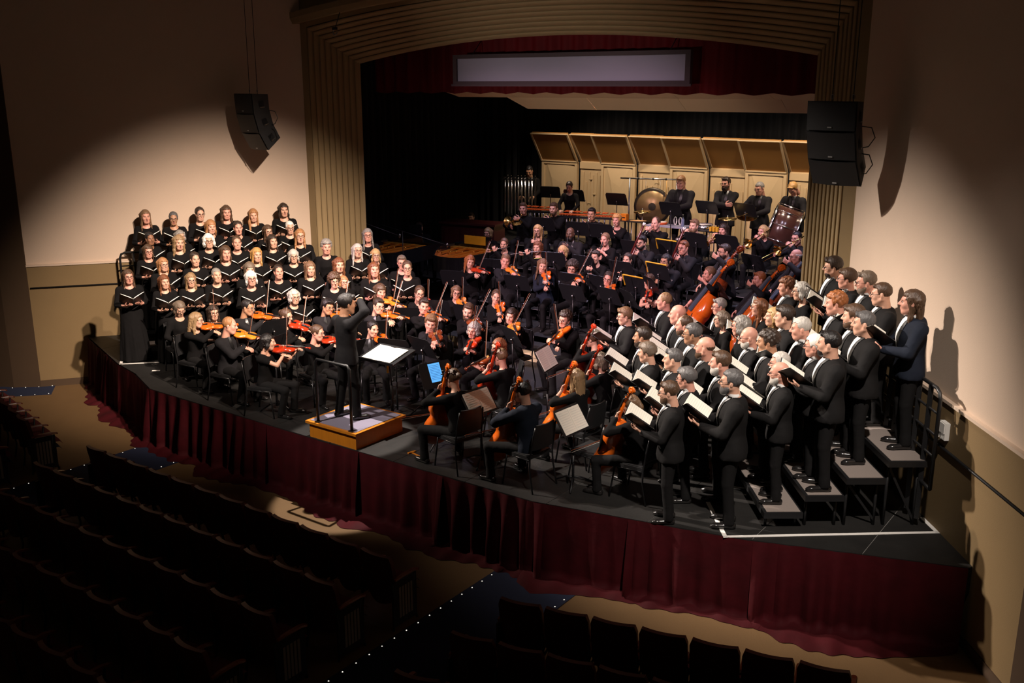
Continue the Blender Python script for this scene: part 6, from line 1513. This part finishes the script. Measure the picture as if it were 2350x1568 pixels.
# x, y, floor, height, turn, instrument, pose, outfit, head, hair, hair colour, flags, label
ORCH = [
 (-1.6, 0.35, 0, 1.56, -69, 'violin', 'violin_f', 'black', 'f', 'bob', 'black', 'Ax', 'violinist with black bob and short sleeves at the front desk'),
 (-2.61, 0.47, 0, 1.673, -79, 'violin', 'violin', 'suit', 'm', 'recede', 'ginger', 'p', 'violinist with thinning ginger hair and charcoal jacket'),
 (-3.56, 0.57, 0, 1.585, -83, 'violin', 'violin_f', 'black', 'f', 'long', 'dblond', 'g', 'violinist with long ash blonde hair and glasses'),
 (-3.39, 1.48, 0, 1.673, -98, 'violin', 'violin', 'suit', 'm', 'short', 'black', 'gt', 'violinist with short black hair and glasses'),
 (-2.59, 1.61, 0, 1.585, -103, 'violin', 'violin_f', 'black', 'f', 'bun', 'brown', 'g', 'violinist with brown bun, glasses and a red violin'),
 (-1.42, 1.19, 0, 1.56, -97, 'violin', 'violin_f', 'black', 'f', 'bun', 'brown', 'gp', 'violinist with brown bun and cardigan beside the conductor'),
 (-2.44, 2.41, 0, 1.636, -119, 'violin', 'violin', 'suit', 'm', 'thick', 'black', 'gt', 'violinist with thick black hair half hidden by the conductor'),
 (-0.87, 1.88, 0, 1.573, -132, 'violin', 'violin_f', 'suit', 'f', 'bun', 'black', 'A', 'violinist with black tied hair behind the score stand'),
 (-1.71, 2.9, 0, 1.673, -136, 'violin', 'violin', 'suit', 'm', 'short', 'dark', 'g', 'violinist with dark hair, glasses and suit'),
 (-2.26, 3.53, 0, 1.774, -137, 'violin', 'violin_f', 'black', 'f', 'bangs', 'brown', '', 'violinist with long brown hair and fringe'),
 (-1.76, 4.02, 0, 1.699, -148, 'violin', 'violin_f', 'black', 'f', 'bun', 'brown', 'g', 'violinist with glasses and centre-parted brown hair'),
 (-1.08, 3.36, 0, 1.673, -153, 'violin', 'violin', 'shirt', 'm', 'short', 'dark', 'p', 'violinist with dark hair in a pale collar'),
 (-0.15, 2.49, 0, 1.673, -171, 'viola', 'viola', 'suit', 'm', 'thick', 'lbrown', 'p', 'violist with tousled light brown hair'),
 (-1.57, 4.83, 0, 1.56, -156, 'violin', 'violin_f', 'black', 'f', 'bob', 'lbrown', 'g', 'violinist with light brown bob and clear glasses'),
 (-0.14, 3.42, 0, 1.699, -174, 'viola', 'viola', 'shirt', 'm', 'short', 'brown', 'B', 'bearded violist with brown hair'),
 (0.52, 2.74, 0, 1.585, 167, 'viola', 'viola_f', 'black', 'f', 'fluffy', 'grey', '', 'violist with grey curls'),
 (-0.7, 4.9, 0, 1.585, -168, 'violin', 'violin_f', 'black', 'f', 'tail', 'brown', '', 'violinist with brown ponytail playing with raised wrist'),
 (0.46, 3.79, 0, 1.611, 173, 'viola', 'viola_f', 'black', 'f', 'long', 'dark', '', 'violist with long dark hair and bowed head'),
 (1.41, 2.21, 0, 1.56, 133, 'viola', 'viola_f', 'black', 'f', 'long', 'auburn', '', 'violist with auburn hair turned away'),
 (1.41, 3.96, 0, 1.673, 156, 'viola', 'viola', 'black', 'm', 'curly', 'dark', 'g', 'violist with dark curls and glasses'),
 (-2.43, 6.32, 0.2, 1.648, -155, 'violin', 'violin_f', 'black', 'f', 'long', 'red', '', 'violinist with long red hair and fringe'),
 (-1.73, 6.57, 0.2, 1.724, -162, 'violin', 'violin', 'suit', 'm', 'slick', 'lbrown', 'p', 'violinist with slicked light brown hair'),
 (-0.92, 6.69, 0.2, 1.686, -170, 'violin', 'violin_f', 'navy', 'f', 'long', 'lbrown', '', 'violinist with long light brown hair over one shoulder'),
 (-0.23, 6.68, 0.2, 1.724, -177, 'violin', 'violin', 'black', 'm', 'afro', 'dark', 'g', 'violinist with a mop of dark curls and glasses'),
 (0.66, 6.52, 0.2, 1.623, 174, 'violin', 'violin_f', 'black', 'f', 'tail', 'dark', 'g', 'violinist with dark tied hair playing a low string'),
 (1.45, 6.64, 0.2, 1.648, 167, 'violin', 'violin_f', 'black', 'f', 'bun', 'brown', 'gx', 'violinist with bare arms and glasses'),
 (2.04, 0.39, 0, 1.636, 76, 'cello', 'cello_f', 'black', 'f', 'bun', 'brown', '', 'cellist in an openwork black top seen from behind'),
 (1.87, 1.64, 0, 1.598, 83, 'cello', 'cello_f', 'black', 'f', 'crop', 'lbrown', '', 'cellist with cropped light brown hair'),
 (3.08, 0.46, 0, 1.636, 83, 'cello', 'cello', 'navy', 'm', 'short', 'black', '', 'cellist in navy jacket with a bald spot'),
 (2.33, 3.31, 0, 1.573, 98, 'cello', 'cello_f', 'black', 'f', 'tail', 'brown', '', 'cellist with brown ponytail below an open folder'),
 (3.2, 1.46, 0, 1.573, 86, 'cello', 'cello_f', 'black', 'f', 'long', 'dblond', '', 'cellist with long ash blonde hair in profile'),
 (3.04, 2.34, 0, 1.573, 89, 'cello', 'cello_f', 'black', 'f', 'bob', 'gbrown', 'g', 'cellist with grey-brown hair and glasses'),
 (4.32, 0.92, 0, 1.573, 89, 'cello', 'cello_f', 'black', 'f', 'tail', 'lbrown', '', "cellist half hidden behind a singer's open folder"),
 (2.7, 6.49, 0.2, 1.568, 139, 'bass', 'bass_f', 'black', 'f', 'tail', 'lbrown', '', 'bassist with tied light brown hair and pale arms'),
 (2.41, 7.75, 0.2, 1.764, 140, 'bass', 'bass', 'suit', 'm', 'short', 'dark', 'gB', 'bearded bassist with dark hair and glasses'),
 (3.58, 6.53, 0.2, 1.568, 135, 'bass', 'bass', 'suit', 'm', 'short', 'red', 'p', 'bassist with short red hair lit blue'),
 (3.63, 8.06, 0.2, 1.745, 135, 'bass', 'bass', 'suit', 'm', 'bald', 'white', 'gp', 'balding older bassist with glasses beside the pilaster'),
 (-2.58, 7.66, 0.4, 1.598, -158, 'piccolo', 'flute_f', 'black', 'f', 'tail', 'brown', '', 'piccolo player with tied brown hair'),
 (-1.77, 7.73, 0.4, 1.598, -164, 'flute', 'flute_f', 'black', 'f', 'straight', 'auburn', '', 'flautist with straight auburn hair'),
 (-1.04, 7.56, 0.4, 1.598, -170, 'gold_flute', 'flute_f', 'black', 'f', 'bobbangs', 'blond', 'g', 'flautist with blonde bob and glasses playing a gold flute'),
 (-0.16, 7.4, 0.4, 1.611, -178, 'oboe', 'reed_f', 'black', 'f', 'short', 'dark', '', 'oboist with short dark hair'),
 (0.5, 7.5, 0.4, 1.611, 176, 'oboe', 'reed_f', 'black', 'f', 'bun', 'dark', '', 'oboist with dark pulled-back hair'),
 (1.28, 7.56, 0.4, 1.673, 170, 'oboe', 'reed', 'suit', 'M', 'long', 'black', 'gt', 'broad oboist with long black hair and red glasses'),
 (-2.27, 8.45, 0.6, 1.623, -162, 'clarinet', 'reed_f', 'black', 'f', 'straight', 'blond', 'g', 'clarinettist with long pale blonde hair and glasses'),
 (-1.25, 8.17, 0.6, 1.699, -169, 'clarinet', 'reed', 'suit', 'm', '', 'black', 'Ds', 'clarinettist with shaved head and dark suit'),
 (-0.43, 8.2, 0.6, 1.636, -176, 'clarinet', 'reed_f', 'black', 'f', 'tail', 'lbrown', '', 'clarinettist with tied light brown hair'),
 (0.47, 8.08, 0.6, 1.686, 177, 'bassoon', 'bassoon', 'suit', 'm', 'thick', 'black', 'gs', 'bassoonist with black fringe and dark glasses'),
 (1.42, 8.0, 0.6, 1.686, 169, 'bassoon', 'bassoon', 'suit', 'm', 'short', 'auburn', 'gp', 'bassoonist with auburn hair and glasses'),
 (-3.49, 9.63, 0.8, 1.724, -157, 'horn_brass', 'horn', 'shirt', 'm', 'short', 'brown', '', 'horn player with brown hair beside the tubular bells'),
 (-2.73, 9.76, 0.8, 1.774, -162, 'horn_brass', 'horn', 'shirt', 'm', 'short', 'brown', 's', 'bearded horn player raising a brass horn'),
 (-1.64, 9.64, 0.8, 1.736, -169, 'horn', 'horn', 'shirt', 'm', 'short', 'black', 't', 'horn player with short black hair and a silver horn'),
 (-1.02, 9.67, 0.8, 1.611, -173, 'horn', 'horn_f', 'black', 'f', 'curly', 'gold', '', 'horn player with curly golden hair and open collar'),
 (0.09, 9.37, 0.8, 1.686, -180, 'trumpet', 'trumpet', 'shirt', 'm', 'recede', 'brown', 'p', 'trumpeter with receding brown hair'),
 (0.89, 9.52, 0.8, 1.686, 175, 'trumpet', 'trumpet', 'shirt', 'm', 'short', 'lbrown', 's', 'trumpeter pointing a silver bell at the house'),
 (1.4, 9.81, 0.8, 1.585, 172, 'cornet', 'trumpet_f', 'black', 'f', 'bangs', 'dark', 'x', 'trumpeter with dark fringe and bare forearms'),
 (2.21, 9.9, 0.8, 1.611, 167, 'trombone', 'trombone_f', 'black', 'f', 'bob', 'blond', 'p', 'trombonist with short blonde hair'),
 (3.19, 9.13, 0.8, 1.673, 159, 'trombone', 'trombone', 'suit', 'm', 'crop', 'black', 'gp', 'trombonist with black skullcap and glasses'),
 (-5.05, 12.1, 1.0, 1.745, -155, '', 'mallets', 'shirt', 'm', 'crop', 'black', 't', 'percussionist behind the tubular bells'),
 (-3.11, 11.01, 1.0, 1.539, -162, 'mallets', 'mallets_f', 'black', 'f', 'tail', 'dark', '', 'percussionist with dark ponytail playing the marimba'),
 (-0.21, 11.04, 1.0, 1.813, -178, 'device', 'device', 'suit', 'M', 'short', 'ginger', 'p', 'burly percussionist with sandy hair beside the gong'),
 (0.59, 11.64, 1.0, 1.784, 177, '', 'crossed', 'suit', 'm', 'short', 'dark', 'gB', 'percussionist with folded arms, beard and glasses'),
 (1.34, 11.8, 1.0, 1.705, 173, 'cymbals', 'cymbals', 'suit', 'M', 'slick', 'grey', 'gp', 'grey-haired percussionist holding a pair of cymbals'),
 (2.15, 11.71, 1.0, 1.764, 169, '', 'lean', 'suit', 'm', 'short', 'gold', 'p', 'percussionist with bowed fair head over the bass drum'),
 (-4.51, 9.67, 0.2, 1.636, -172, '', 'piano_f', 'black', 'f', 'bob', 'dblond', 'g', 'pianist with ash blonde bob at the open piano'),
 (-6.63, 11.69, 0.2, 1.636, -163, '', 'piano', 'shirt', 'm', 'short', 'dark', '', 'dim figure seated behind the organ console'),
 (-6.51, 9.45, 0.2, 1.636, -154, '', 'piano', 'shirt', 'm', 'short', 'dark', '', 'dim figure behind the far piano with a lit tablet'),
]
SEATED = [
 (-4.45, 0.93, 0, 1.598, -108, 'lap_f', 'bob', 'gbrown', 'g', 'seated woman with grey-brown bob looking down at the folder on her lap'),
 (-3.82, 1.14, 0, 1.56, -108, 'seatfolder_f', 'wavy', 'dark', 'g', 'seated woman with dark curls in shadow behind the violins'),
 (-3.49, 2.61, 0, 1.636, -108, 'seatfolder_f', 'fluffy', 'lgrey', 'g', 'seated woman with silver waves and glasses behind the violins'),
]
# ---------------------------------------------------------------- the people and what they play
SKN = {'p': 'pink', 't': 'tan', 'b': 'brown', 'D': 'dark', 'A': 'fair'}
def skin_of(fl, i): 
    for k, v in SKN.items():
        if k in fl: return v
    return 'fair' if i % 3 else 'pink'
def rootM(x, y, z, rz, h): return place((x, y, z), R(rz), h/1.72)
def onto(Mr, Ml): 
    """instrument placement: local frame of the player, kept at its own real size"""
    M = Mr @ Ml; s = M.to_scale(); return Matrix.LocRotScale(M.to_translation(), M.to_quaternion(), Vector((1, 1, 1)))
def low(s): return s[0].lower()+s[1:]
STOP = {'at', 'the', 'and', 'with', 'in', 'on', 'a', 'below', 'of', 'her', 'his', 'beside', 'behind', 'an', 'over', 'from', 'up', 'by', 'among', 'open', 'thin', 'black', 'full', 'outer', 'inner', 'one', 'falling', 'dark', 'short', 'holding', 'turned', 'half', 'playing', 'before', 'near', 'open', 'looking', 'singing', 'drop', 'lit', 'grizzled', 'long', 'round', 'just', 'tanned', 'pale', 'bare', 'front', 'bow', 'reddish', 'light', 'bright', 'centre', 'thick', 'tied', 'brown', 'clear', 'rimless', 'white', 'standing', 'top', 'middle', 'lowest', 'second', 'third', 'score', 'red', 'seen', 'low', 'resting', 'curly-haired'}
def brief(desc, n):
    w = low(desc).replace(',', '').split()[:n]
    while len(w) > 4 and len(w) < len(desc.split()) and w[-1] in STOP: w.pop()
    return ' '.join(w)
rnd = random.Random(3)
FOLDMEN = frame((0, .415, 1.215), (0, .83, .56), (0, -.56, .83))
FOLDM = frame((0, .405, 1.175), (0, .80, .60), (0, -.60, .80))
for i, (side, x, y, z, h, rz, hair, col, fl, desc) in enumerate(CHOIR):
    wom = side < 0 or 'W' in fl
    tier = {0: 'on the deck', .2: 'on the lowest riser tier', .4: 'on the second riser tier', .6: 'on the third riser tier', .8: 'on the top riser tier'}[z]
    if wom:
        nm = 'nofolder_f' if 'n' in fl else 'choir_f'; f, k = fig_of(nm, i % 3, wide=(1.0, 1.08, .96, 1.14)[i % 4]); outf = 'gown'
        hd = ('f' if i % 3 else 'g', 1 if ('o' in fl or i % 4 == 1) else 0)
    else:
        f, k = fig_of('choir', i % 3, wide=(1.08, 1.18, 1.12)[i % 3]); outf = 'navytux' if 'v' in fl else 'tux'
        hd = (('m', 'M', 'm')[i % 3], 1 if i % 6 == 2 else 0)
    bd = 'full' if 'B' in fl else ('stub' if ('s' in fl) else None)
    rzz = rz+rnd.uniform(-5, 5)
    PER = person(desc, (x, y, z), R(rzz), f, k, outf, h, skin_of(fl, i), hd, hair, col, bd, 'g' in fl, turn=rnd.uniform(-7, 7)+(-8 if side > 0 else 6), nod=rnd.uniform(-2, 8), roll=rnd.uniform(-3, 3), group=None, hscale=1.0, bcol='lgrey' if 'w' in fl else None)
    if 'm' in fl:
        c_ = link('face_mask', mask_mesh(), PER); c_.matrix_local = [q for q in PER.children if q.name.startswith('hair')][0].matrix_local
    if 'scarf' in desc:
        hq = [q for q in PER.children if q.name.startswith('hair')][0]; c_ = link('head_scarf', hair_mesh('slick'), PER, [M_SCARF]); c_.matrix_local = hq.matrix_local @ Matrix.Scale(1.12, 4)
    if 'n' in fl and wom: continue
    Mr = rootM(x, y, z, rzz, h); tw = Matrix.Rotation(R(rnd.uniform(-6, 6)), 4, 'Z')
    d2 = desc.split(' with ')[0] if False else desc
    inst('folder', 'music_folder', 'open black music folder held by the '+brief(desc, 9), 'folder', onto(Mr, tw @ (FOLDM if wom else FOLDMEN)), None)
for i, (x, y, z, h, rz, ps, hair, col, fl, desc) in enumerate(SEATED):
    f, k = fig_of(ps, i); person(desc, (x, y, z), R(rz), f, k, 'black', h, 'fair', ('f', 0), hair, col, None, 'g' in fl, nod=28 if i == 0 else 4)
    Mr = rootM(x, y, z, rz, h)
    inst('chair', 'orchestra_chair', 'black padded chair under the '+brief(desc, 8), 'chair', place((x, y, z), R(rz), .95))
    Ml = frame((0, .40, .66), (0, 1, .1), (0, 0, 1)) if i == 0 else frame((0, .42, .84), (0, .8, .6), (0, -.6, .8))
    inst('folder', 'music_folder', 'open black music folder held by the '+brief(desc, 8), 'folder', onto(Mr, Ml))
SEATP = ('violin', 'viola', 'cello', 'flute', 'reed', 'bassoon', 'horn', 'trumpet', 'trombone', 'piano')
NAME = {'gold_flute': 'flute', 'horn_brass': 'french_horn', 'horn': 'french_horn', 'bass': 'double_bass', 'cornet': 'trumpet'}
for i, (x, y, z, h, rz, ins, ps, outf, sex, hair, col, fl, desc) in enumerate(ORCH):
    base = ps.split('_')[0]; fem = ps.endswith('_f'); seated = base in SEATP; var = i % 3
    kw = {}
    if outf in ('suit', 'navy'): kw['jacket'] = True
    if 'x' in fl: kw['sleeve'] = 'short'
    elif fem and outf == 'black' and i % 3 == 0: kw['sleeve'] = 'three'
    if base == 'reed' and sex == 'M': kw['wide'] = 1.25
    if seated: kw['hem'] = .86 if not kw.get('jacket') else .80
    f, k = fig_of(ps, var, **kw)
    nod = {'violin': 8, 'viola': 10, 'cello': 6, 'mallets': 26, 'device': 20, 'crossed': 6, 'cymbals': 16, 'lean': 46, 'piano': 8}.get(base, 4); turn = {'violin': 24, 'viola': 24}.get(base, 0)+rnd.uniform(-6, 6)
    bd = 'full' if 'B' in fl else ('stub' if 's' in fl else None)
    person(desc, (x, y, z), R(rz), f, k, outf, h, skin_of(fl, i), (sex, 0), hair or None, col, bd, 'g' in fl, turn=turn, nod=nod, roll=-8 if base in ('violin', 'viola') else rnd.uniform(-3, 3))
    Mr = rootM(x, y, z, rz, h); fwd = Mr.to_3x3() @ Vector((0, 1, 0)); fwd.normalize(); who = brief(desc, 8)
    def give(key, Ml, nm=None, lab=None, mats=None):
        nm = nm or NAME.get(key, key); return inst(key, nm, lab or ('%s played by the %s' % (nm.replace('_', ' '), who)), nm.replace('_', ' '), onto(Mr, Ml), None, mats)
    mouth = Vector(f['nb'])+Vector((0, .048+.112, .165-.072))
    if base in ('violin', 'viola'):
        chin, v, n, b_ = violin_axes(var); kk = 1.0 if base == 'violin' else 1.1; bt = bow_dir(var, b_, n)
        vr = 1 if 'red violin' in desc or i % 5 == 0 else (2 if i % 4 == 1 else (0 if base == 'violin' or i % 2 else 3))
        give(base+str(vr), frame(chin-v*.02-n*.0, v, n), base, ['orange', 'red', 'amber', 'dark brown'][vr]+' '+base+' under the chin of the '+who)
        fr = chin+v*(.235*kk)+n*.062-bt*(.17+.1*(var % 2)); give('bow', frame(fr, bt, n), 'bow', 'wooden bow in the hand of the '+who)
    elif base == 'cello':
        give('cello_red' if i % 2 else 'cello', frame((0, .57, .25), (-.10, -.43, 1.0), (.12, 1, .42)), 'cello', None)
        give('bow', frame((.25, .58, .60), (-1, .10, .03), (0, .4, .9)), 'bow', 'wooden bow drawn by the '+who)
    elif base == 'bass':
        give('bass' if i % 2 else 'bass_dark', frame((-.10, .86, .30), (-.24, -.92, 1.50), (.05, 1, .6)), 'double_bass', None)
        inst('stool', 'bass_stool', 'tall black stool behind the '+who, 'stool', place((x-fwd.x*.12, y-fwd.y*.12, z), R(rz)))
    elif base == 'flute': d = Vector((1, .16, -.14)).normalized(); give(ins, frame(mouth+Vector((-.06, .005, .0)), d, (0, .5, 1)))
    elif base == 'reed': give(ins, frame(mouth+Vector((0, .01, -.005)), (0, .60, -.80), (0, 1, .4)))
    elif base == 'bassoon': give(ins, Matrix.Translation(mouth+Vector((.0, .125, -.03))) @ Matrix.Rotation(R(-28), 4, 'Y') @ Matrix.Rotation(R(-8), 4, 'X'))
    elif base == 'horn': give(ins, frame(mouth+Vector((0, .012, 0)), (-.05, .80, -.50), (0, .5, .8)), None, ('brass' if 'brass' in ins else 'silver')+' french horn played by the '+who)
    elif base == 'trumpet': give(ins, frame(mouth+Vector((0, .018, 0)), (0, 1, -.22), (0, .2, 1)), None, ('brass' if ins == 'cornet' else 'silver')+' trumpet played by the '+who)
    elif base == 'trombone': give(ins, frame(mouth+Vector((0, .018, 0)), (.12, .92, -.34), (0, .3, 1)))
    if ins == 'mallets':
        for s in (-1, 1): give('mallet', frame((s*.19, .42, .99), (-s*.3, .9, -.28), (0, 0, 1)), 'mallet', 'yarn mallet in the hand of the ponytailed percussionist').__setitem__('group', 'mallets of the marimba player')
    if ins == 'device':
        o = MB().box(-.04, .04, -.01, .01, -.06, .06).build('small_device', M_BLKMET, None); o.matrix_world = onto(Mr, Matrix.Translation((0, .43, 1.15)) @ Matrix.Rotation(R(-35), 4, 'X')); tag(o, 'small black device in the hands of the burly percussionist', 'device'); MB().box(-.033, .033, -.013, -.01, -.04, .05).build('screen', M_DIMTAB, o)
    if ins == 'cymbals':
        for s in (-1, 1):
            t = empty('hand_cymbal'); t.matrix_world = onto(Mr, Matrix.Translation((.06, .48, 1.06+.05*s)) @ Matrix.Rotation(R(18*s+8), 4, 'Y') @ Matrix.Rotation(R(-14), 4, 'X')); tag(t, 'large bronze hand cymbal held by the grey-haired percussionist', 'cymbal', 'pair of hand cymbals')
            MB().lathe([(.22, .0), (.10, .014*s), (.05, .02*s), (.03, .045*s), (.004, .05*s)], 26).build('plate', M_CYM, t); MB().tube([(0, 0, .045*s), (0, 0, .09*s)], .012, 6).build('strap', M_FOLDER, t)
    if seated:
        inst('chair', 'orchestra_chair', 'black padded chair under the '+who, 'chair', place((x-fwd.x*.01, y-fwd.y*.01, z), R(rz), .95))
    # desks
    sh = {'violin': (1, .92, .10), 'viola': (1, .95, .05), 'flute': (1, .80, 0), 'reed': (1, .86, 0), 'bassoon': (1, .85, -.1), 'horn': (1, .80, 0), 'trumpet': (1, .95, 0), 'trombone': (1, 1.0, .1), 'bass': (1, 1.55, -.35)}.get(base)
    if sh and not (base in ('violin', 'viola') and i in (0, 2, 4, 6, 7, 9, 11, 14, 17, 18, 21, 23)) and not (base in ('flute', 'reed', 'horn') and i % 5 == 3):
        rt = Vector((fwd.y, -fwd.x, 0)); p = Vector((x, y, z))+fwd*sh[1]+rt*sh[2]; zz = z
        if base not in ('violin', 'viola', 'bass') : zz = max([.2]+[T[2] for T in TIERS if T[0] <= p.y < T[1] and -4.3 < p.x < 3.9])
        elif p.y > 5.0: zz = .2
        else: zz = 0.
        key = 'stand_folder' if i in (38, 42, 47, 53) else ('stand_tall' if base == 'bass' else 'stand')
        inst(key, 'music_stand', ('yellow-edged black music stand before the ' if key == 'stand_folder' else 'black music stand in front of the ')+who, 'music stand', place((p.x, p.y, zz), R(rz)+rnd.uniform(-.15, .15), (1 if zz == z else 1.0)))
# cellists' desks with lit pages, at their own places
inst('stand_low', 'music_stand', 'low music stand with open white pages before the navy-jacketed cellist', 'music stand', place((2.28, .62, 0), R(84)))
inst('stand_low', 'music_stand', 'low music stand with open white pages beside an empty chair', 'music stand', place((3.62, .72, 0), R(86)))
inst('stand_sheet', 'music_stand', 'music stand seen edge-on with white pages behind the cellos', 'music stand', place((2.15, 2.35, 0), R(100)))
inst('stand', 'music_stand', 'music stand carrying a glowing blue tablet', 'music stand', place((1.42, .78, 0), R(72)))
tablet((1.40, .765, .92), 72, 62, .20, .28, M_TAB, 'tablet glowing blue with sheet music on a cello stand')
for (x, y, rz, lab) in ((3.72, .95, 86, 'empty black padded chair between the front cellists'), (4.0, 2.0, 80, 'empty black padded chair behind the grey-brown haired cellist')):
    inst('chair', 'orchestra_chair', lab, 'chair', place((x, y, 0), R(rz), .95))
for (x, y, rz, lab) in ((-4.15, 11.75, -160, 'tall music stand beside the tubular bells'), (-3.25, 11.45, -165, 'tall music stand behind the xylophone'), (-2.0, 11.35, -170, 'tall music stand beside the marimba player'), (-.12, 10.45, 178, 'tall music stand before the burly percussionist'), (.42, 11.12, 177, 'tall music stand before the man with folded arms'), (1.28, 11.2, 173, 'tall music stand before the cymbal player')):
    inst('stand_tall', 'music_stand', lab, 'music stand', place((x, y, PZ if y > 10.35 else .8), R(rz)))
tablet((-6.2, 8.95, 1.30), -154, 70, .30, .22, M_DIMTAB, 'dim tablet screen lighting the figure behind the far piano')
for (x, y, z, rz, lab) in ((-4.51, 9.67, .2, -172, ''),): pass
# conductor
f, k = fig_of('conduct', 0)
person('conductor in a dark suit on the podium with one arm raised, seen from behind', (.05, .41, .247), R(-16), f, k, 'suit', 1.74, 'tan', ('m', 0), 'thick', 'black', None, False, turn=-10, nod=4)
Mr = rootM(.05, .41, .247, -16, 1.74); inst('baton', 'baton', 'white conducting baton in the raised hand', 'baton', onto(Mr, frame((.06, .24, 1.67), (-.93, .12, -.30), (0, 0, 1))))
o = MB().lathe([(.038, -.03), (.036, .03)], 12, cap=False).build('shirt_cuff', M_SHIRT, [q for q in bpy.data.objects if q.get('label', '').startswith('conductor in')][0]); el, wr = f['arms']['R'][:2]; o.matrix_local = frame(Vector(wr), Vector(wr)-Vector(el)) @ Matrix.Translation((0, -.03, 0)) @ Matrix.Rotation(R(-90), 4, 'X')
